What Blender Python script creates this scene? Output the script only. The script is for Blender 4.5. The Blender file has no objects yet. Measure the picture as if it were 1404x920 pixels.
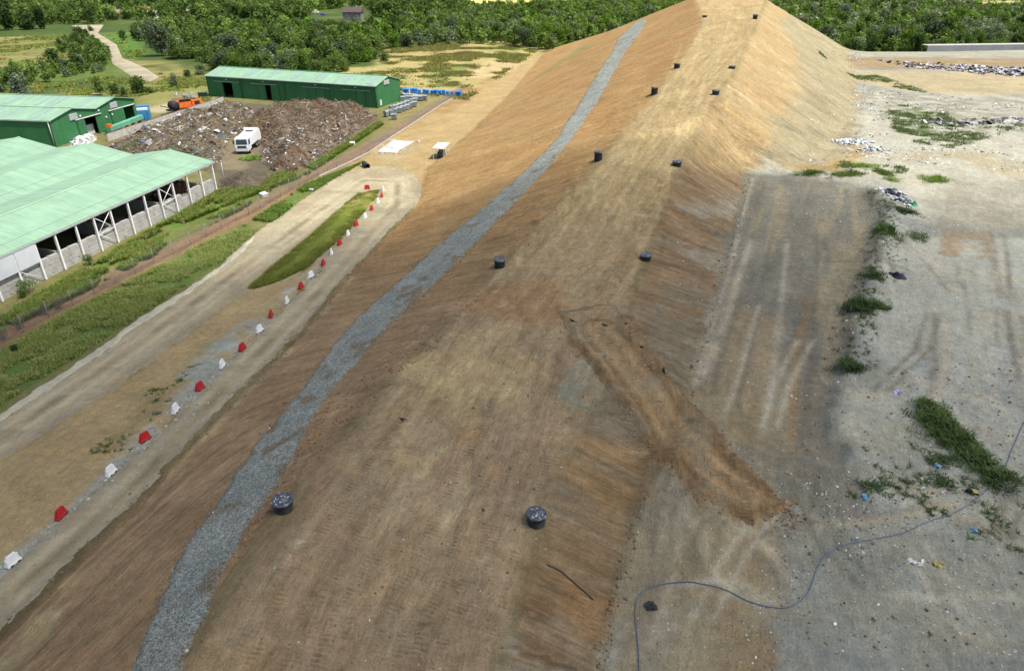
import bpy, math, random
import numpy as np
from mathutils import Vector, Matrix, geometry

random.seed(7)
RNG = np.random.default_rng(11)
S = bpy.context.scene
COL = S.collection
PI = math.pi

# ------------------------------------------------------------------ camera numbers
PHW, PHH = 1404.0, 920.0
FOC, PITCH, CAMH = 950.0, math.radians(28.2), 32.0
CT, ST = math.cos(PITCH), math.sin(PITCH)

def inv(px, py, z=0.0):
    """point at height z that the photograph shows at pixel px, py"""
    u, v = (px - 702) / FOC, (py - 460) / FOC
    d = np.array([u, CT - v * ST, -ST - v * CT])
    t = (z - CAMH) / d[2]
    return (d[0] * t, d[1] * t)

# ------------------------------------------------------------------ noise
def _hash(ix, iy, seed):
    h = (ix.astype(np.int64) * 374761393 + iy.astype(np.int64) * 668265263 + seed * 974634653) & 0xFFFFFFFF
    h = ((h ^ (h >> 13)) * 1274126177) & 0xFFFFFFFF
    return ((h ^ (h >> 16)) & 0xFFFF) / 65535.0

def vn(x, y, seed=0):
    x = np.asarray(x, float); y = np.asarray(y, float)
    ix, iy = np.floor(x), np.floor(y)
    fx, fy = x - ix, y - iy
    fx = fx * fx * (3 - 2 * fx); fy = fy * fy * (3 - 2 * fy)
    a = _hash(ix, iy, seed); b = _hash(ix + 1, iy, seed)
    c = _hash(ix, iy + 1, seed); d = _hash(ix + 1, iy + 1, seed)
    return (a + (b - a) * fx) * (1 - fy) + (c + (d - c) * fx) * fy

def fbm(x, y, seed=0, octv=4, gain=0.5):
    x = np.asarray(x, float); y = np.asarray(y, float)
    s = np.zeros(np.broadcast(x, y).shape); a = 1.0; n = 0.0
    for i in range(octv):
        s = s + a * vn(x, y, seed + i * 17); n += a
        x = x * 2.03 + 3.1; y = y * 2.03 + 1.7; a *= gain
    return s / n

def sstep(a, b, x):
    t = np.clip((x - a) / (b - a), 0, 1)
    return t * t * (3 - 2 * t)

def sdf_poly(X, Y, poly):
    """signed distance, positive inside"""
    P = np.asarray(poly, float); Q = np.roll(P, -1, 0)
    d2 = np.full(X.shape, 1e18); ins = np.zeros(X.shape, bool)
    for (x0, y0), (x1, y1) in zip(P, Q):
        ex, ey = x1 - x0, y1 - y0
        wx, wy = X - x0, Y - y0
        t = np.clip((wx * ex + wy * ey) / (ex * ex + ey * ey + 1e-12), 0, 1)
        d2 = np.minimum(d2, (wx - ex * t) ** 2 + (wy - ey * t) ** 2)
        c = ((y0 <= Y) & (y1 > Y)) | ((y1 <= Y) & (y0 > Y))
        if abs(ey) > 1e-12:
            ins ^= c & (X < x0 + (Y - y0) / ey * ex)
    d = np.sqrt(d2)
    return np.where(ins, d, -d)

def dist_line(X, Y, line):
    """distance to a polyline, and the length along it of the nearest point"""
    P = np.asarray(line, float)
    d2 = np.full(X.shape, 1e18); al = np.zeros(X.shape); run = 0.0
    for (x0, y0), (x1, y1) in zip(P[:-1], P[1:]):
        ex, ey = x1 - x0, y1 - y0; L = math.hypot(ex, ey) + 1e-9
        wx, wy = X - x0, Y - y0
        t = np.clip((wx * ex + wy * ey) / (L * L), 0, 1)
        q = (wx - ex * t) ** 2 + (wy - ey * t) ** 2
        m = q < d2
        d2 = np.where(m, q, d2); al = np.where(m, run + t * L, al); run += L
    return np.sqrt(d2), al

# ------------------------------------------------------------------ terrain: break lines read off the mound
def W(*pts):
    return [(*inv(px, py, z), z) for px, py, z in pts]

foot_l = W((-140, 985, 0), (0, 872, 0), (118, 753, 0), (174, 704, 0), (257, 612, 0), (332, 535, 0), (411, 458, 0), (478, 378, 0),
           (543, 311, 0), (572, 284, 0), (584, 233, 0), (640, 187, 0), (700, 128, 0)) + [(15.5, 325, -1.0)]
crest_l = W((205, 990, 3.2), (330, 779, 3.7), (387, 698, 4.0), (500, 565, 4.4), (600, 450, 4.7), (686, 368, 5.0), (760, 285, 7.0),
            (822, 220, 9.0), (897, 132, 13.0), (928, 96, 15.2), (964, 27, 20.3)) + [(53, 222, 23.0), (64, 280, 20.6)]
crest_r = W((668, 975, 1.6), (700, 860, 2.0), (737, 715, 2.8), (795, 600, 3.7), (835, 520, 4.3), (862, 425, 5.0), (885, 356, 5.6),
            (928, 230, 9.4), (981, 132, 14.2), (1004, 96, 16.2), (1037, 28, 20.7)) + [(73, 222, 23.0), (84, 262, 22.0)]
foot_r = W((800, 985, .4), (818, 920, .6), (845, 820, .9), (865, 740, 1.2), (890, 655, 1.6), (945, 548, 2.9), (957, 490, 3.5),
           (985, 400, 4.2), (1010, 320, 5.0), (1028, 238, 5.9))
foot_u = W((1028, 238, 5.9), (1090, 230, 6.1), (1140, 200, 6.3), (1175, 130, 6.5), (1165, 88, 6.6)) + [(112, 246, 6.5)]
end_l = [(64, 280, 20.6), (52.6, 300, 13.9), (38.4, 312, 7.0), (15.5, 325, -1.0)]
end_r = [(84, 262, 22.0), (91, 248, 17.3), (104, 247, 11.0), (112, 246, 6.5)]
edge_r = [(112, 246, 6.5), (140, 247, 6.5), (175, 252, 6.6), (320, 268, 7.0)]
toe_r = [(95, 300, 0), (125, 268, 0), (185, 272, 0), (330, 290, 0)]
veg = W((1195, 258, 6.6), (1222, 290, 6.4), (1196, 380, 5.5), (1178, 430, 5.0), (1165, 505, 4.3), (1150, 580, 3.7), (1175, 640, 3.3))
vegin = W((1172, 262, 5.9), (1190, 300, 5.6), (1160, 400, 4.6), (1140, 500, 3.6), (1120, 600, 2.9))
ramp_l = W((792, 470, 4.55), (865, 562, 4.1), (908, 632, 3.3), (962, 688, 2.7), (1035, 715, 2.2))
ramp_r = W((852, 440, 5.0), (908, 508, 4.3), (958, 570, 3.8), (1003, 622, 3.1), (1075, 695, 2.4))
foot_l.insert(0, (-32, -30, 0)); crest_l.insert(0, (-23, -30, 2.6)); crest_r.insert(0, (-10, -30, .9)); foot_r.insert(0, (-3, -30, .2))
lines = [foot_l, crest_l, crest_r, foot_r, foot_u, end_l, end_r, edge_r, toe_r, veg, vegin, ramp_l[1:], ramp_r[1:]]
single = W((1404, 600, 3.6), (1300, 700, 2.8), (1200, 800, 2.1), (1404, 920, 1.6), (1000, 900, 1.1), (1500, 400, 5.2), (1300, 330, 5.9),
           (1330, 420, 5.2), (1404, 200, 6.6), (1300, 130, 6.6), (1250, 200, 6.5), (1100, 760, 1.9), (1250, 600, 3.5))
single += [(26, 4, .5), (60, 10, 1.4), (120, 10, 2), (330, 100, 6), (330, 10, 3), (40, -30, .6),
           (90, 222, 7), (200, 150, 6.6)]
# the sheds stand on ground that falls a little towards the camera
shedA, shedX, shedY, shedS, SLOPE = 0.293, -46.665, 107.783, 7.7, -0.045
def shed_xy(u, v):
    return (shedX - math.cos(shedA) * u - math.sin(shedA) * v, shedY + math.sin(shedA) * u - math.cos(shedA) * v)
for u in (-1.2, 25, 48):
    for v in (0, 20, 40, 58):
        x, y = shed_xy(u, v); single.append((x, y, SLOPE * v))
lines.append([(*inv(px, py, 0), 0.0) for px, py in ((-150, 668), (0, 566), (170, 450), (330, 336), (420, 268), (480, 236))])
for x, y in ((-60, 150), (-100, 130), (-90, 200), (-130, 170), (-40, 180), (-40, 230), (-100, 250), (-20, 260), (-200, 200), (-200, 80),
             (-120, 20), (-60, 0), (-200, 350), (-60, 350), (60, 400), (0, 380), (150, 350), (330, 350)):
    single.append((x, y, 0))
for a in range(24):
    t = a / 24 * 2 * PI
    single.append((60 + 700 * math.cos(t), 180 + 700 * math.sin(t), 0.0 if not (-1.9 < (t if t < PI else t - 2 * PI) < -0.2) else 0.5))
for x in (-6000, 6000):
    for y in (-3000, 7000):
        single.append((x, y, 0))

V, E = [], []
def addv(p):
    for i, q in enumerate(V):
        if abs(q[0] - p[0]) + abs(q[1] - p[1]) < .05:
            return i
    V.append(p); return len(V) - 1
for L in lines:
    idx = [addv(p) for p in L]
    E += [(a, b) for a, b in zip(idx[:-1], idx[1:]) if a != b]
for p in single:
    addv(p)
ov, oe, of, ovo, _, _ = geometry.delaunay_2d_cdt([Vector(p[:2]) for p in V], E, [], 0, 1e-4)
oz = []
for k, src in enumerate(ovo):
    if src:
        oz.append(V[src[0]][2])
    else:                                        # a crossing of two break lines
        x, y = ov[k]
        q = sorted(V, key=lambda p: (p[0] - x) ** 2 + (p[1] - y) ** 2)[:3]
        w = [1 / (math.hypot(p[0] - x, p[1] - y) + .01) for p in q]
        oz.append(sum(a * p[2] for a, p in zip(w, q)) / sum(w))

def grow(start, step, factor, stop):
    out, x = [], start
    while abs(x) < abs(stop):
        step *= factor; x += step; out.append(x)
    return out
fx = list(np.arange(-62, 78.01, .34)); gx0 = [-x for x in grow(62, .34, 1.055, 5200)][::-1]; gx1 = grow(78, .34, 1.055, 5200)
XS = np.array(gx0 + fx + gx1)
fy = list(np.arange(6, 118.01, .3)); gy0 = [6 - (x - 6) for x in grow(6, .3, 1.09, 700)][::-1]
gy1, y, st = [], 118.0, .3
while y < 6200:
    st *= 1.008 if y < 330 else 1.05
    y += st; gy1.append(y)
YS = np.array(gy0 + fy + gy1)
GX, GY = np.meshgrid(XS, YS)                      # rows are y
Z = np.zeros(GX.shape)
for f in of:
    a, b, c = f[0], f[1], f[2]
    (x0, y0), (x1, y1), (x2, y2) = ov[a], ov[b], ov[c]
    i0, i1 = np.searchsorted(XS, (min(x0, x1, x2) - 1e-6, max(x0, x1, x2) + 1e-6))
    j0, j1 = np.searchsorted(YS, (min(y0, y1, y2) - 1e-6, max(y0, y1, y2) + 1e-6))
    if i0 == i1 or j0 == j1: continue
    X, Y = GX[j0:j1, i0:i1], GY[j0:j1, i0:i1]
    den = (y1 - y2) * (x0 - x2) + (x2 - x1) * (y0 - y2)
    if abs(den) < 1e-9: continue
    l0 = ((y1 - y2) * (X - x2) + (x2 - x1) * (Y - y2)) / den
    l1 = ((y2 - y0) * (X - x2) + (x0 - x2) * (Y - y2)) / den
    l2 = 1 - l0 - l1
    m = (l0 > -1e-6) & (l1 > -1e-6) & (l2 > -1e-6)
    Z[j0:j1, i0:i1][m] = (l0 * oz[a] + l1 * oz[b] + l2 * oz[c])[m]
for _ in range(5):                                # soften the break lines
    Z[1:-1] = .25 * Z[:-2] + .5 * Z[1:-1] + .25 * Z[2:]
    Z[:, 1:-1] = .25 * Z[:, :-2] + .5 * Z[:, 1:-1] + .25 * Z[:, 2:]

# ------------------------------------------------------------------ ridge coordinates: sA along the ridge, tA across it
axis = [(-16, -30), (-8.5, 25), (-1, 50), (9.5, 75), (24, 108), (44, 150), (63, 222), (75, 330)]
dA, sA = dist_line(GX, GY, axis)
P = np.array(axis)
sgn = np.zeros(GX.shape); best = np.full(GX.shape, 1e18)
for (x0, y0), (x1, y1) in zip(P[:-1], P[1:]):
    ex, ey = x1 - x0, y1 - y0
    wx, wy = GX - x0, GY - y0
    t = np.clip((wx * ex + wy * ey) / (ex * ex + ey * ey), 0, 1)
    q = (wx - ex * t) ** 2 + (wy - ey * t) ** 2
    m = q < best
    best = np.where(m, q, best); sgn = np.where(m, np.sign(wx * ey - wy * ex), sgn)
tA = dA * np.where(sgn == 0, 1, sgn)              # negative on the left flank

def xy(L): return [(p[0], p[1]) for p in L]
poly_left = xy(foot_l) + xy(end_l)[::-1][1:] + xy(crest_l)[::-1][1:]
poly_top = xy(crest_l) + xy(crest_r)[::-1]
poly_right = xy(crest_r)[:10] + xy(foot_u)[1:3] + xy(foot_r)[::-1]
m_left = sstep(-.6, .8, sdf_poly(GX, GY, poly_left))
m_top = sstep(-.6, .8, sdf_poly(GX, GY, poly_top))
poly_flank = xy(crest_r)[8:] + xy(end_r)[1:] + xy(foot_u)[::-1]
m_flank = sstep(-1, 1.5, sdf_poly(GX, GY, poly_flank))
m_rs = sstep(-.6, .8, sdf_poly(GX, GY, poly_right))
poly_plateau = xy(foot_r) + xy(foot_u)[1:] + xy(edge_r)[1:] + [(330, -30)]
m_pl = sstep(-.5, 1.0, sdf_poly(GX, GY, poly_plateau))
m_dirt = np.clip(m_left + m_top + m_flank + m_rs + m_pl, 0, 1)
near = sstep(330, 150, GY)

# relief: rills down the flanks, ruts along the top, general roughness
n_big = fbm(GX / 9, GY / 9, 1, 4) - .5
n_mid = fbm(GX / 2.2, GY / 2.2, 5, 3) - .5
slant = sA + (.35 + 1.3 * sstep(75, 40, sA)) * np.abs(tA) * m_left + .35 * np.abs(tA) * (1 - m_left)
rill = fbm(slant / 1.1, tA / 14, 9, 3) - .5
rut = fbm(tA / .8, sA / 22, 13, 3) - .5
Z += near * (m_dirt * (.35 * n_big + .16 * n_mid) + (1 - m_dirt) * (.15 * n_big))
Z += near * (m_left * .30 * rill + (m_rs + m_flank) * .42 * rill + m_top * .18 * rut + m_flank * .9 * n_big)
fine = fbm(GX / .7, GY / .7, 21, 2) - .5
Z += sstep(120, 60, GY) * m_dirt * .07 * fine

def hump(line, width, height, seed, lump=.6):
    global Z
    L = np.array(line, float)
    j0, j1 = np.searchsorted(YS, (L[:, 1].min() - 6, L[:, 1].max() + 6)); i0, i1 = np.searchsorted(XS, (L[:, 0].min() - 6, L[:, 0].max() + 6))
    X, Y = GX[j0:j1, i0:i1], GY[j0:j1, i0:i1]
    d, al = dist_line(X + .5 * (vn(X / 1.4, Y / 1.4, seed) - .5), Y + .5 * (vn(X / 1.4, Y / 1.4, seed + 3) - .5), line)
    amp = .95 * height * (1 - lump + lump * 1.7 * vn(X / .7, Y / .7, seed + 9))
    Z[j0:j1, i0:i1] += amp * np.exp(-(d / width) ** 2)
hump(xy(ramp_l), .45, .38, 31); hump(xy(ramp_r), .5, .36, 37)
hump(xy(W((890, 455, 4.6), (960, 560, 3.9), (1040, 650, 2.9))), .3, .16, 41)
hump(xy(foot_l)[1:9], .35, .2, 47)
hump(xy(foot_r)[1:6], .35, .16, 53)
hump(xy(W((1000, 672, 2.5), (1060, 705, 2.2), (1078, 700, 2.2))), .6, .35, 59)
hump(xy(W((930, 640, 3.0), (1000, 690, 2.4), (1060, 712, 2.2))), .3, .2, 61)
hump(xy(veg), .9, .5, 67)
hump(xy(W((1240, 520, 3.9), (1300, 590, 3.4), (1370, 660, 3.0))), .9, .45, 71)

class Ground:
    def z(self, x, y):
        x = np.asarray(x, float); y = np.asarray(y, float)
        i = np.clip(np.searchsorted(XS, x) - 1, 0, len(XS) - 2); j = np.clip(np.searchsorted(YS, y) - 1, 0, len(YS) - 2)
        u = np.clip((x - XS[i]) / (XS[i + 1] - XS[i]), 0, 1); v = np.clip((y - YS[j]) / (YS[j + 1] - YS[j]), 0, 1)
        return (Z[j, i] * (1 - u) + Z[j, i + 1] * u) * (1 - v) + (Z[j + 1, i] * (1 - u) + Z[j + 1, i + 1] * u) * v
    def field(self, F, x, y):
        x = np.asarray(x, float); y = np.asarray(y, float)
        i = np.clip(np.searchsorted(XS, x) - 1, 0, len(XS) - 2); j = np.clip(np.searchsorted(YS, y) - 1, 0, len(YS) - 2)
        return F[j, i]
    def hit(self, px, py):
        u, v = (px - 702) / FOC, (py - 460) / FOC
        d = np.array([u, CT - v * ST, -ST - v * CT])
        t = np.concatenate([np.arange(15, 150, .15), np.arange(150, 1400, .6)])
        X, Y, H = d[0] * t, d[1] * t, CAMH + d[2] * t
        g = self.z(X, Y)
        k = np.argmax(H < g)
        if not (H < g).any(): k = len(t) - 1
        return (float(X[k]), float(Y[k]), float(g[k]))
G = Ground()
def hits(pts): return [G.hit(*p) for p in pts]
def hits2(pts): return [G.hit(*p)[:2] for p in pts]
# ------------------------------------------------------------------ colours
def lin(c):
    c = np.asarray(c, float) / 255
    return np.where(c <= .04045, c / 12.92, ((c + .055) / 1.055) ** 2.4)
ESH, ESU = np.array((.62, .62, .60)), np.array((1.95, 1.88, 1.80))
def sh(r, g, b): return lin((r, g, b)) / ESH       # albedo of what the photograph shows under the cloud
def su(r, g, b): return lin((r, g, b)) / ESU       # albedo of what it shows in the sun

# ------------------------------------------------------------------ node helpers
class NT:
    def __init__(self, name):
        self.m = bpy.data.materials.new(name); self.m.use_nodes = True
        self.t = self.m.node_tree; self.t.nodes.clear()
        self.out = self.n('ShaderNodeOutputMaterial')
    def n(self, kind, **kw):
        nd = self.t.nodes.new(kind)
        for k, v in kw.items():
            if k == 'i':
                for a, b in v.items():
                    nd.inputs[a].default_value = b
            else: setattr(nd, k, v)
        return nd
    def l(self, a, b): self.t.links.new(a, b)
    def noise(self, vec, scale, detail=4, rough=.55, dist=0):
        nd = self.n('ShaderNodeTexNoise', i={'Scale': scale, 'Detail': detail, 'Roughness': rough, 'Distortion': dist})
        if vec is not None: self.l(vec, nd.inputs['Vector'])
        return nd.outputs['Fac']
    def mr(self, fac, a, b, c, d, clamp=True):
        nd = self.n('ShaderNodeMapRange', i={'From Min': a, 'From Max': b, 'To Min': c, 'To Max': d}); nd.clamp = clamp
        self.l(fac, nd.inputs['Value']); return nd.outputs['Result']
    def math(self, op, a, b):
        nd = self.n('ShaderNodeMath', operation=op)
        for k, v in enumerate((a, b)):
            if isinstance(v, (int, float)): nd.inputs[k].default_value = v
            else: self.l(v, nd.inputs[k])
        return nd.outputs[0]
    def mix(self, fac, a, b, mode='MIX'):
        nd = self.n('ShaderNodeMix', data_type='RGBA', blend_type=mode)
        for k, v in ((0, fac), (6, a), (7, b)):
            if isinstance(v, (int, float)): nd.inputs[k].default_value = v
            elif isinstance(v, (tuple, list, np.ndarray)): nd.inputs[k].default_value = (*[float(q) for q in v[:3]], 1)
            else: self.l(v, nd.inputs[k])
        return nd.outputs[2]
    def scale(self, col, fac):
        nd = self.n('ShaderNodeVectorMath', operation='SCALE'); self.l(col, nd.inputs[0])
        if isinstance(fac, (int, float)): nd.inputs['Scale'].default_value = fac
        else: self.l(fac, nd.inputs['Scale'])
        return nd.outputs[0]
    def mapping(self, vec, sc):
        nd = self.n('ShaderNodeMapping'); nd.inputs['Scale'].default_value = sc; self.l(vec, nd.inputs['Vector']); return nd.outputs[0]
    def bump(self, h, strength, dist, prev=None):
        nd = self.n('ShaderNodeBump', i={'Strength': strength, 'Distance': dist}); self.l(h, nd.inputs['Height'])
        if prev is not None: self.l(prev, nd.inputs['Normal'])
        return nd.outputs['Normal']
    def bsdf(self, col, rough=.8, normal=None, spec=.3, metal=0):
        nd = self.n('ShaderNodeBsdfPrincipled', i={'Roughness': rough, 'Metallic': metal, 'Specular IOR Level': spec})
        if isinstance(col, (tuple, list, np.ndarray)): nd.inputs['Base Color'].default_value = (*[float(q) for q in col[:3]], 1)
        else: self.l(col, nd.inputs['Base Color'])
        if normal is not None: self.l(normal, nd.inputs['Normal'])
        self.l(nd.outputs[0], self.out.inputs['Surface']); return nd

def plain(name, col, rough=.6, var=.18, scale=1.5, spec=.3, metal=0, dirt=None, bump=0.0, dirt_amt=.5):
    """paint, plastic, concrete: a colour broken by two sizes of noise and, if asked, by dirt of its own colour"""
    t = NT(name); geo = t.n('ShaderNodeTexCoord').outputs['Object']
    n1 = t.noise(geo, scale, 5); n2 = t.noise(geo, scale * 7, 3)
    f = t.math('MULTIPLY', t.mr(n1, .3, .7, 1 - var, 1 + var), t.mr(n2, .3, .7, 1 - var * .5, 1 + var * .5))
    rgb = t.n('ShaderNodeRGB'); rgb.outputs[0].default_value = (*[float(q) for q in col], 1)
    c = t.scale(rgb.outputs[0], f)
    if dirt is not None:
        c = t.mix(t.mr(t.noise(geo, scale * 2.3, 6, .65), .5, .68, 0, dirt_amt), c, dirt)
    nm = t.bump(n2, .4, bump) if bump else None
    t.bsdf(c, rough, nm, spec, metal); return t.m

def sheet_mat(name, col, axis=0, pitch=.33, depth=.03, var=.1, fade=None, rough=.5):
    """profiled metal sheet: ribs across one local axis"""
    t = NT(name); co = t.n('ShaderNodeTexCoord').outputs['Object']
    sp = t.n('ShaderNodeSeparateXYZ'); t.l(co, sp.inputs[0])
    w = t.math('FRACT', t.math('MULTIPLY', sp.outputs[axis], 1 / pitch), 0)
    rib = t.math('GREATER_THAN', w, .78)
    n1 = t.noise(t.mapping(co, (.25, .25, .25)), 1.2, 5); n2 = t.noise(t.mapping(co, (1, .15, 1) if axis == 0 else (.15, 1, 1)), 1.6, 4)
    f = t.math('MULTIPLY', t.mr(n1, .3, .7, 1 - var, 1 + var), t.mr(n2, .3, .7, 1 - var, 1 + var))
    f = t.math('MULTIPLY', f, t.mr(rib, 0, 1, 1, .93))
    wn = t.n('ShaderNodeTexWhiteNoise', noise_dimensions='1D'); t.l(t.math('FLOOR', t.math('MULTIPLY', sp.outputs[axis], 1 / (pitch * 2)), 0), wn.inputs['W'])
    f = t.math('MULTIPLY', f, t.mr(wn.outputs['Value'], 0, 1, .95, 1.05))
    rgb = t.n('ShaderNodeRGB'); rgb.outputs[0].default_value = (*[float(q) for q in col], 1)
    c = t.scale(rgb.outputs[0], f)
    st_ = t.noise(t.mapping(co, (1.6, .25, .25) if axis == 0 else (.25, 1.6, .25)), 1.0, 5, .65)
    c = t.mix(t.mr(st_, .48, .72, 0, .45), c, t.scale(c, .60))
    if fade is not None: c = t.mix(t.mr(n1, .5, .75, 0, .5), c, fade)
    t.bsdf(c, rough + .12, t.bump(rib, .8, depth), .2); return t.m

# the bare earth: base colour from attribute col; st = along / across the ridge; fx = (cross streaks, tread marks, litter, roughness)
def soil(name, stones=0.0, gain=1.0, rock=0.0, pat=1.0):
    t = NT(name)
    at = t.n('ShaderNodeAttribute', attribute_name='col').outputs['Color']
    st = t.n('ShaderNodeAttribute', attribute_name='st').outputs['Vector']
    fxn = t.n('ShaderNodeAttribute', attribute_name='fx')
    fs = t.n('ShaderNodeSeparateColor'); t.l(fxn.outputs['Color'], fs.inputs[0])
    cross, tread, litter, amt = fs.outputs[0], fs.outputs[1], fs.outputs[2], fxn.outputs['Alpha']
    co = t.n('ShaderNodeNewGeometry').outputs['Position']
    nA = t.noise(co, .22, 6, .62); nB = t.noise(co, 1.7, 6, .65); nC = t.noise(co, 8.0, 5, .75); nD = t.noise(co, 20.0, 3, .8)
    sl = t.noise(t.mapping(st, (.13, .75, 1)), 1.0, 5, .62, .9)       # long along the ridge
    sx = t.noise(t.mapping(st, (1.1, .09, 1)), 1.0, 5, .62, .5)       # long down the slope
    sx2 = t.noise(t.mapping(st, (4.6, .42, 1)), 1.0, 6, .7, .9)
    sl2 = t.noise(t.mapping(st, (.6, 3.0, 1)), 1.0, 6, .7, 1.2)
    def pick(a, b):
        nd = t.n('ShaderNodeMix', data_type='FLOAT'); t.l(cross, nd.inputs[0]); t.l(a, nd.inputs[2]); t.l(b, nd.inputs[3]); return nd.outputs[0]
    s1, s2 = pick(sl, sx), pick(sl2, sx2)
    f = t.mr(nA, .3, .7, 1 - .16 * pat, 1 + .16 * pat)
    f = t.math('MULTIPLY', f, t.mr(nB, .28, .72, 1 - .20 * pat, 1 + .20 * pat))
    f = t.math('MULTIPLY', f, t.mr(nC, .25, .75, 1 - .26 * pat, 1 + .26 * pat))
    f = t.math('MULTIPLY', f, t.mr(nD, .3, .7, 1 - .24 * pat, 1 + .24 * pat))
    f = t.math('MULTIPLY', f, t.math('ADD', 1.0, t.math('MULTIPLY', amt, t.mr(s1, .3, .7, -.30 * pat, .30 * pat))))
    f = t.math('MULTIPLY', f, t.math('ADD', 1.0, t.math('MULTIPLY', amt, t.mr(s2, .3, .7, -.30 * pat, .30 * pat))))
    # crawler marks: rows of short bars where tread is set
    ts = t.n('ShaderNodeSeparateXYZ'); t.l(st, ts.inputs[0])
    wob = t.math('MULTIPLY', t.noise(co, .5, 2), 3.0)
    bars = t.n('ShaderNodeMath', operation='SINE'); t.l(t.math('ADD', t.math('MULTIPLY', ts.outputs[0], 2 * PI / .27), wob), bars.inputs[0])
    lanes = t.mr(t.noise(t.mapping(st, (.03, .75, 1)), 1.0, 3, .6), .46, .60, 0, 1)
    brk = t.mr(t.noise(co, 1.1, 3), .42, .6, 0, 1)
    tm = t.math('MULTIPLY', t.math('MULTIPLY', lanes, brk), tread)
    bar = t.math('MULTIPLY', bars.outputs[0], tm)
    f = t.math('MULTIPLY', f, t.math('ADD', 1.0, t.math('MULTIPLY', bar, .17)))
    c = t.scale(at, t.math('MULTIPLY', f, gain))
    # hue drift between redder and greyer earth
    c = t.mix(t.mr(t.noise(co, .6, 5, .6), .42, .7, 0, .35), c, t.mix(1.0, c, (.86, .98, 1.12), 'MULTIPLY'))
    c = t.mix(t.mr(t.noise(t.mapping(st, (.5, .2, 1)), .8, 4), .5, .72, 0, .4), c, t.mix(1.0, c, (1.12, .97, .82), 'MULTIPLY'))
    # scraps and pale stones
    vo = t.n('ShaderNodeTexVoronoi', feature='F1', i={'Scale': 2.6, 'Randomness': 1.0}); t.l(co, vo.inputs['Vector'])
    vc = t.n('ShaderNodeSeparateColor'); t.l(vo.outputs['Color'], vc.inputs[0])
    dot = t.math('LESS_THAN', vo.outputs['Distance'], t.math('MULTIPLY', vc.outputs[1], .16))
    keep = t.math('GREATER_THAN', t.math('ADD', t.math('MULTIPLY', litter, .6), vc.outputs[0]), 1.0)
    c = t.mix(t.math('MULTIPLY', t.math('MULTIPLY', dot, keep), .75), c, (.62, .63, .62))
    vd = t.n('ShaderNodeTexVoronoi', feature='F1', i={'Scale': 3.3, 'Randomness': 1.0}); t.l(co, vd.inputs['Vector'])
    vdc = t.n('ShaderNodeSeparateColor'); t.l(vd.outputs['Color'], vdc.inputs[0])
    dot2 = t.math('MULTIPLY', t.math('LESS_THAN', vd.outputs['Distance'], t.math('MULTIPLY', vdc.outputs[1], .2)), t.math('GREATER_THAN', vdc.outputs[0], .80))
    c = t.mix(t.math('MULTIPLY', dot2, .6), c, t.scale(at, .32))
    h = t.math('ADD', t.math('MULTIPLY', nC, .5), t.math('ADD', t.math('MULTIPLY', nB, 1.0), t.math('ADD', t.math('MULTIPLY', t.math('MULTIPLY', s2, amt), 1.4), t.math('MULTIPLY', bar, .30))))
    nm = t.bump(h, .9, .30)
    # pale scuffs where blades and tracks have smeared the surface
    c = t.mix(t.math('MULTIPLY', t.math('MULTIPLY', t.mr(t.noise(t.mapping(st, (.35, 1.1, 1)), 1.0, 6, .7, .8), .58, .70, 0, .55), amt), 1.0), c, t.scale(c, 1.38))
    c = t.mix(1.0, c, (1.0, 1.0, .905), 'MULTIPLY')
    if stones:
        v1 = t.n('ShaderNodeTexVoronoi', feature='F1', i={'Scale': stones, 'Randomness': 1.0}); t.l(co, v1.inputs['Vector'])
        v1c = t.n('ShaderNodeSeparateColor'); t.l(v1.outputs['Color'], v1c.inputs[0])
        c = t.scale(c, t.math('MULTIPLY', t.mr(v1c.outputs[0], 0, 1, .62, 1.45), t.mr(v1.outputs['Distance'], 0, .7, 1.15, .72)))
        nm = t.bump(v1.outputs['Distance'], .9, -.12, nm)
    t.bsdf(c, .95, nm, .1)
    return t.m

# ------------------------------------------------------------------ object helpers
def link(o, parent=None):
    COL.objects.link(o)
    if parent is not None: o.parent = parent
    return o
def tag(o, label=None, cat=None, group=None, kind=None):
    if label: o['label'] = label
    if cat: o['category'] = cat
    if group: o['group'] = group
    if kind: o['kind'] = kind
    return o
def empty(name, loc=(0, 0, 0), rz=0.0, label=None, cat=None, group=None):
    o = bpy.data.objects.new(name, None); o.empty_display_size = .3
    o.location = loc; o.rotation_euler = (0, 0, rz); link(o); return tag(o, label, cat, group)
def copy_tree(o, parent=None):
    c = o.copy(); link(c)
    if parent is not None: c.parent = parent
    for k in list(o.children): copy_tree(k, c)
    return c

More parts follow.
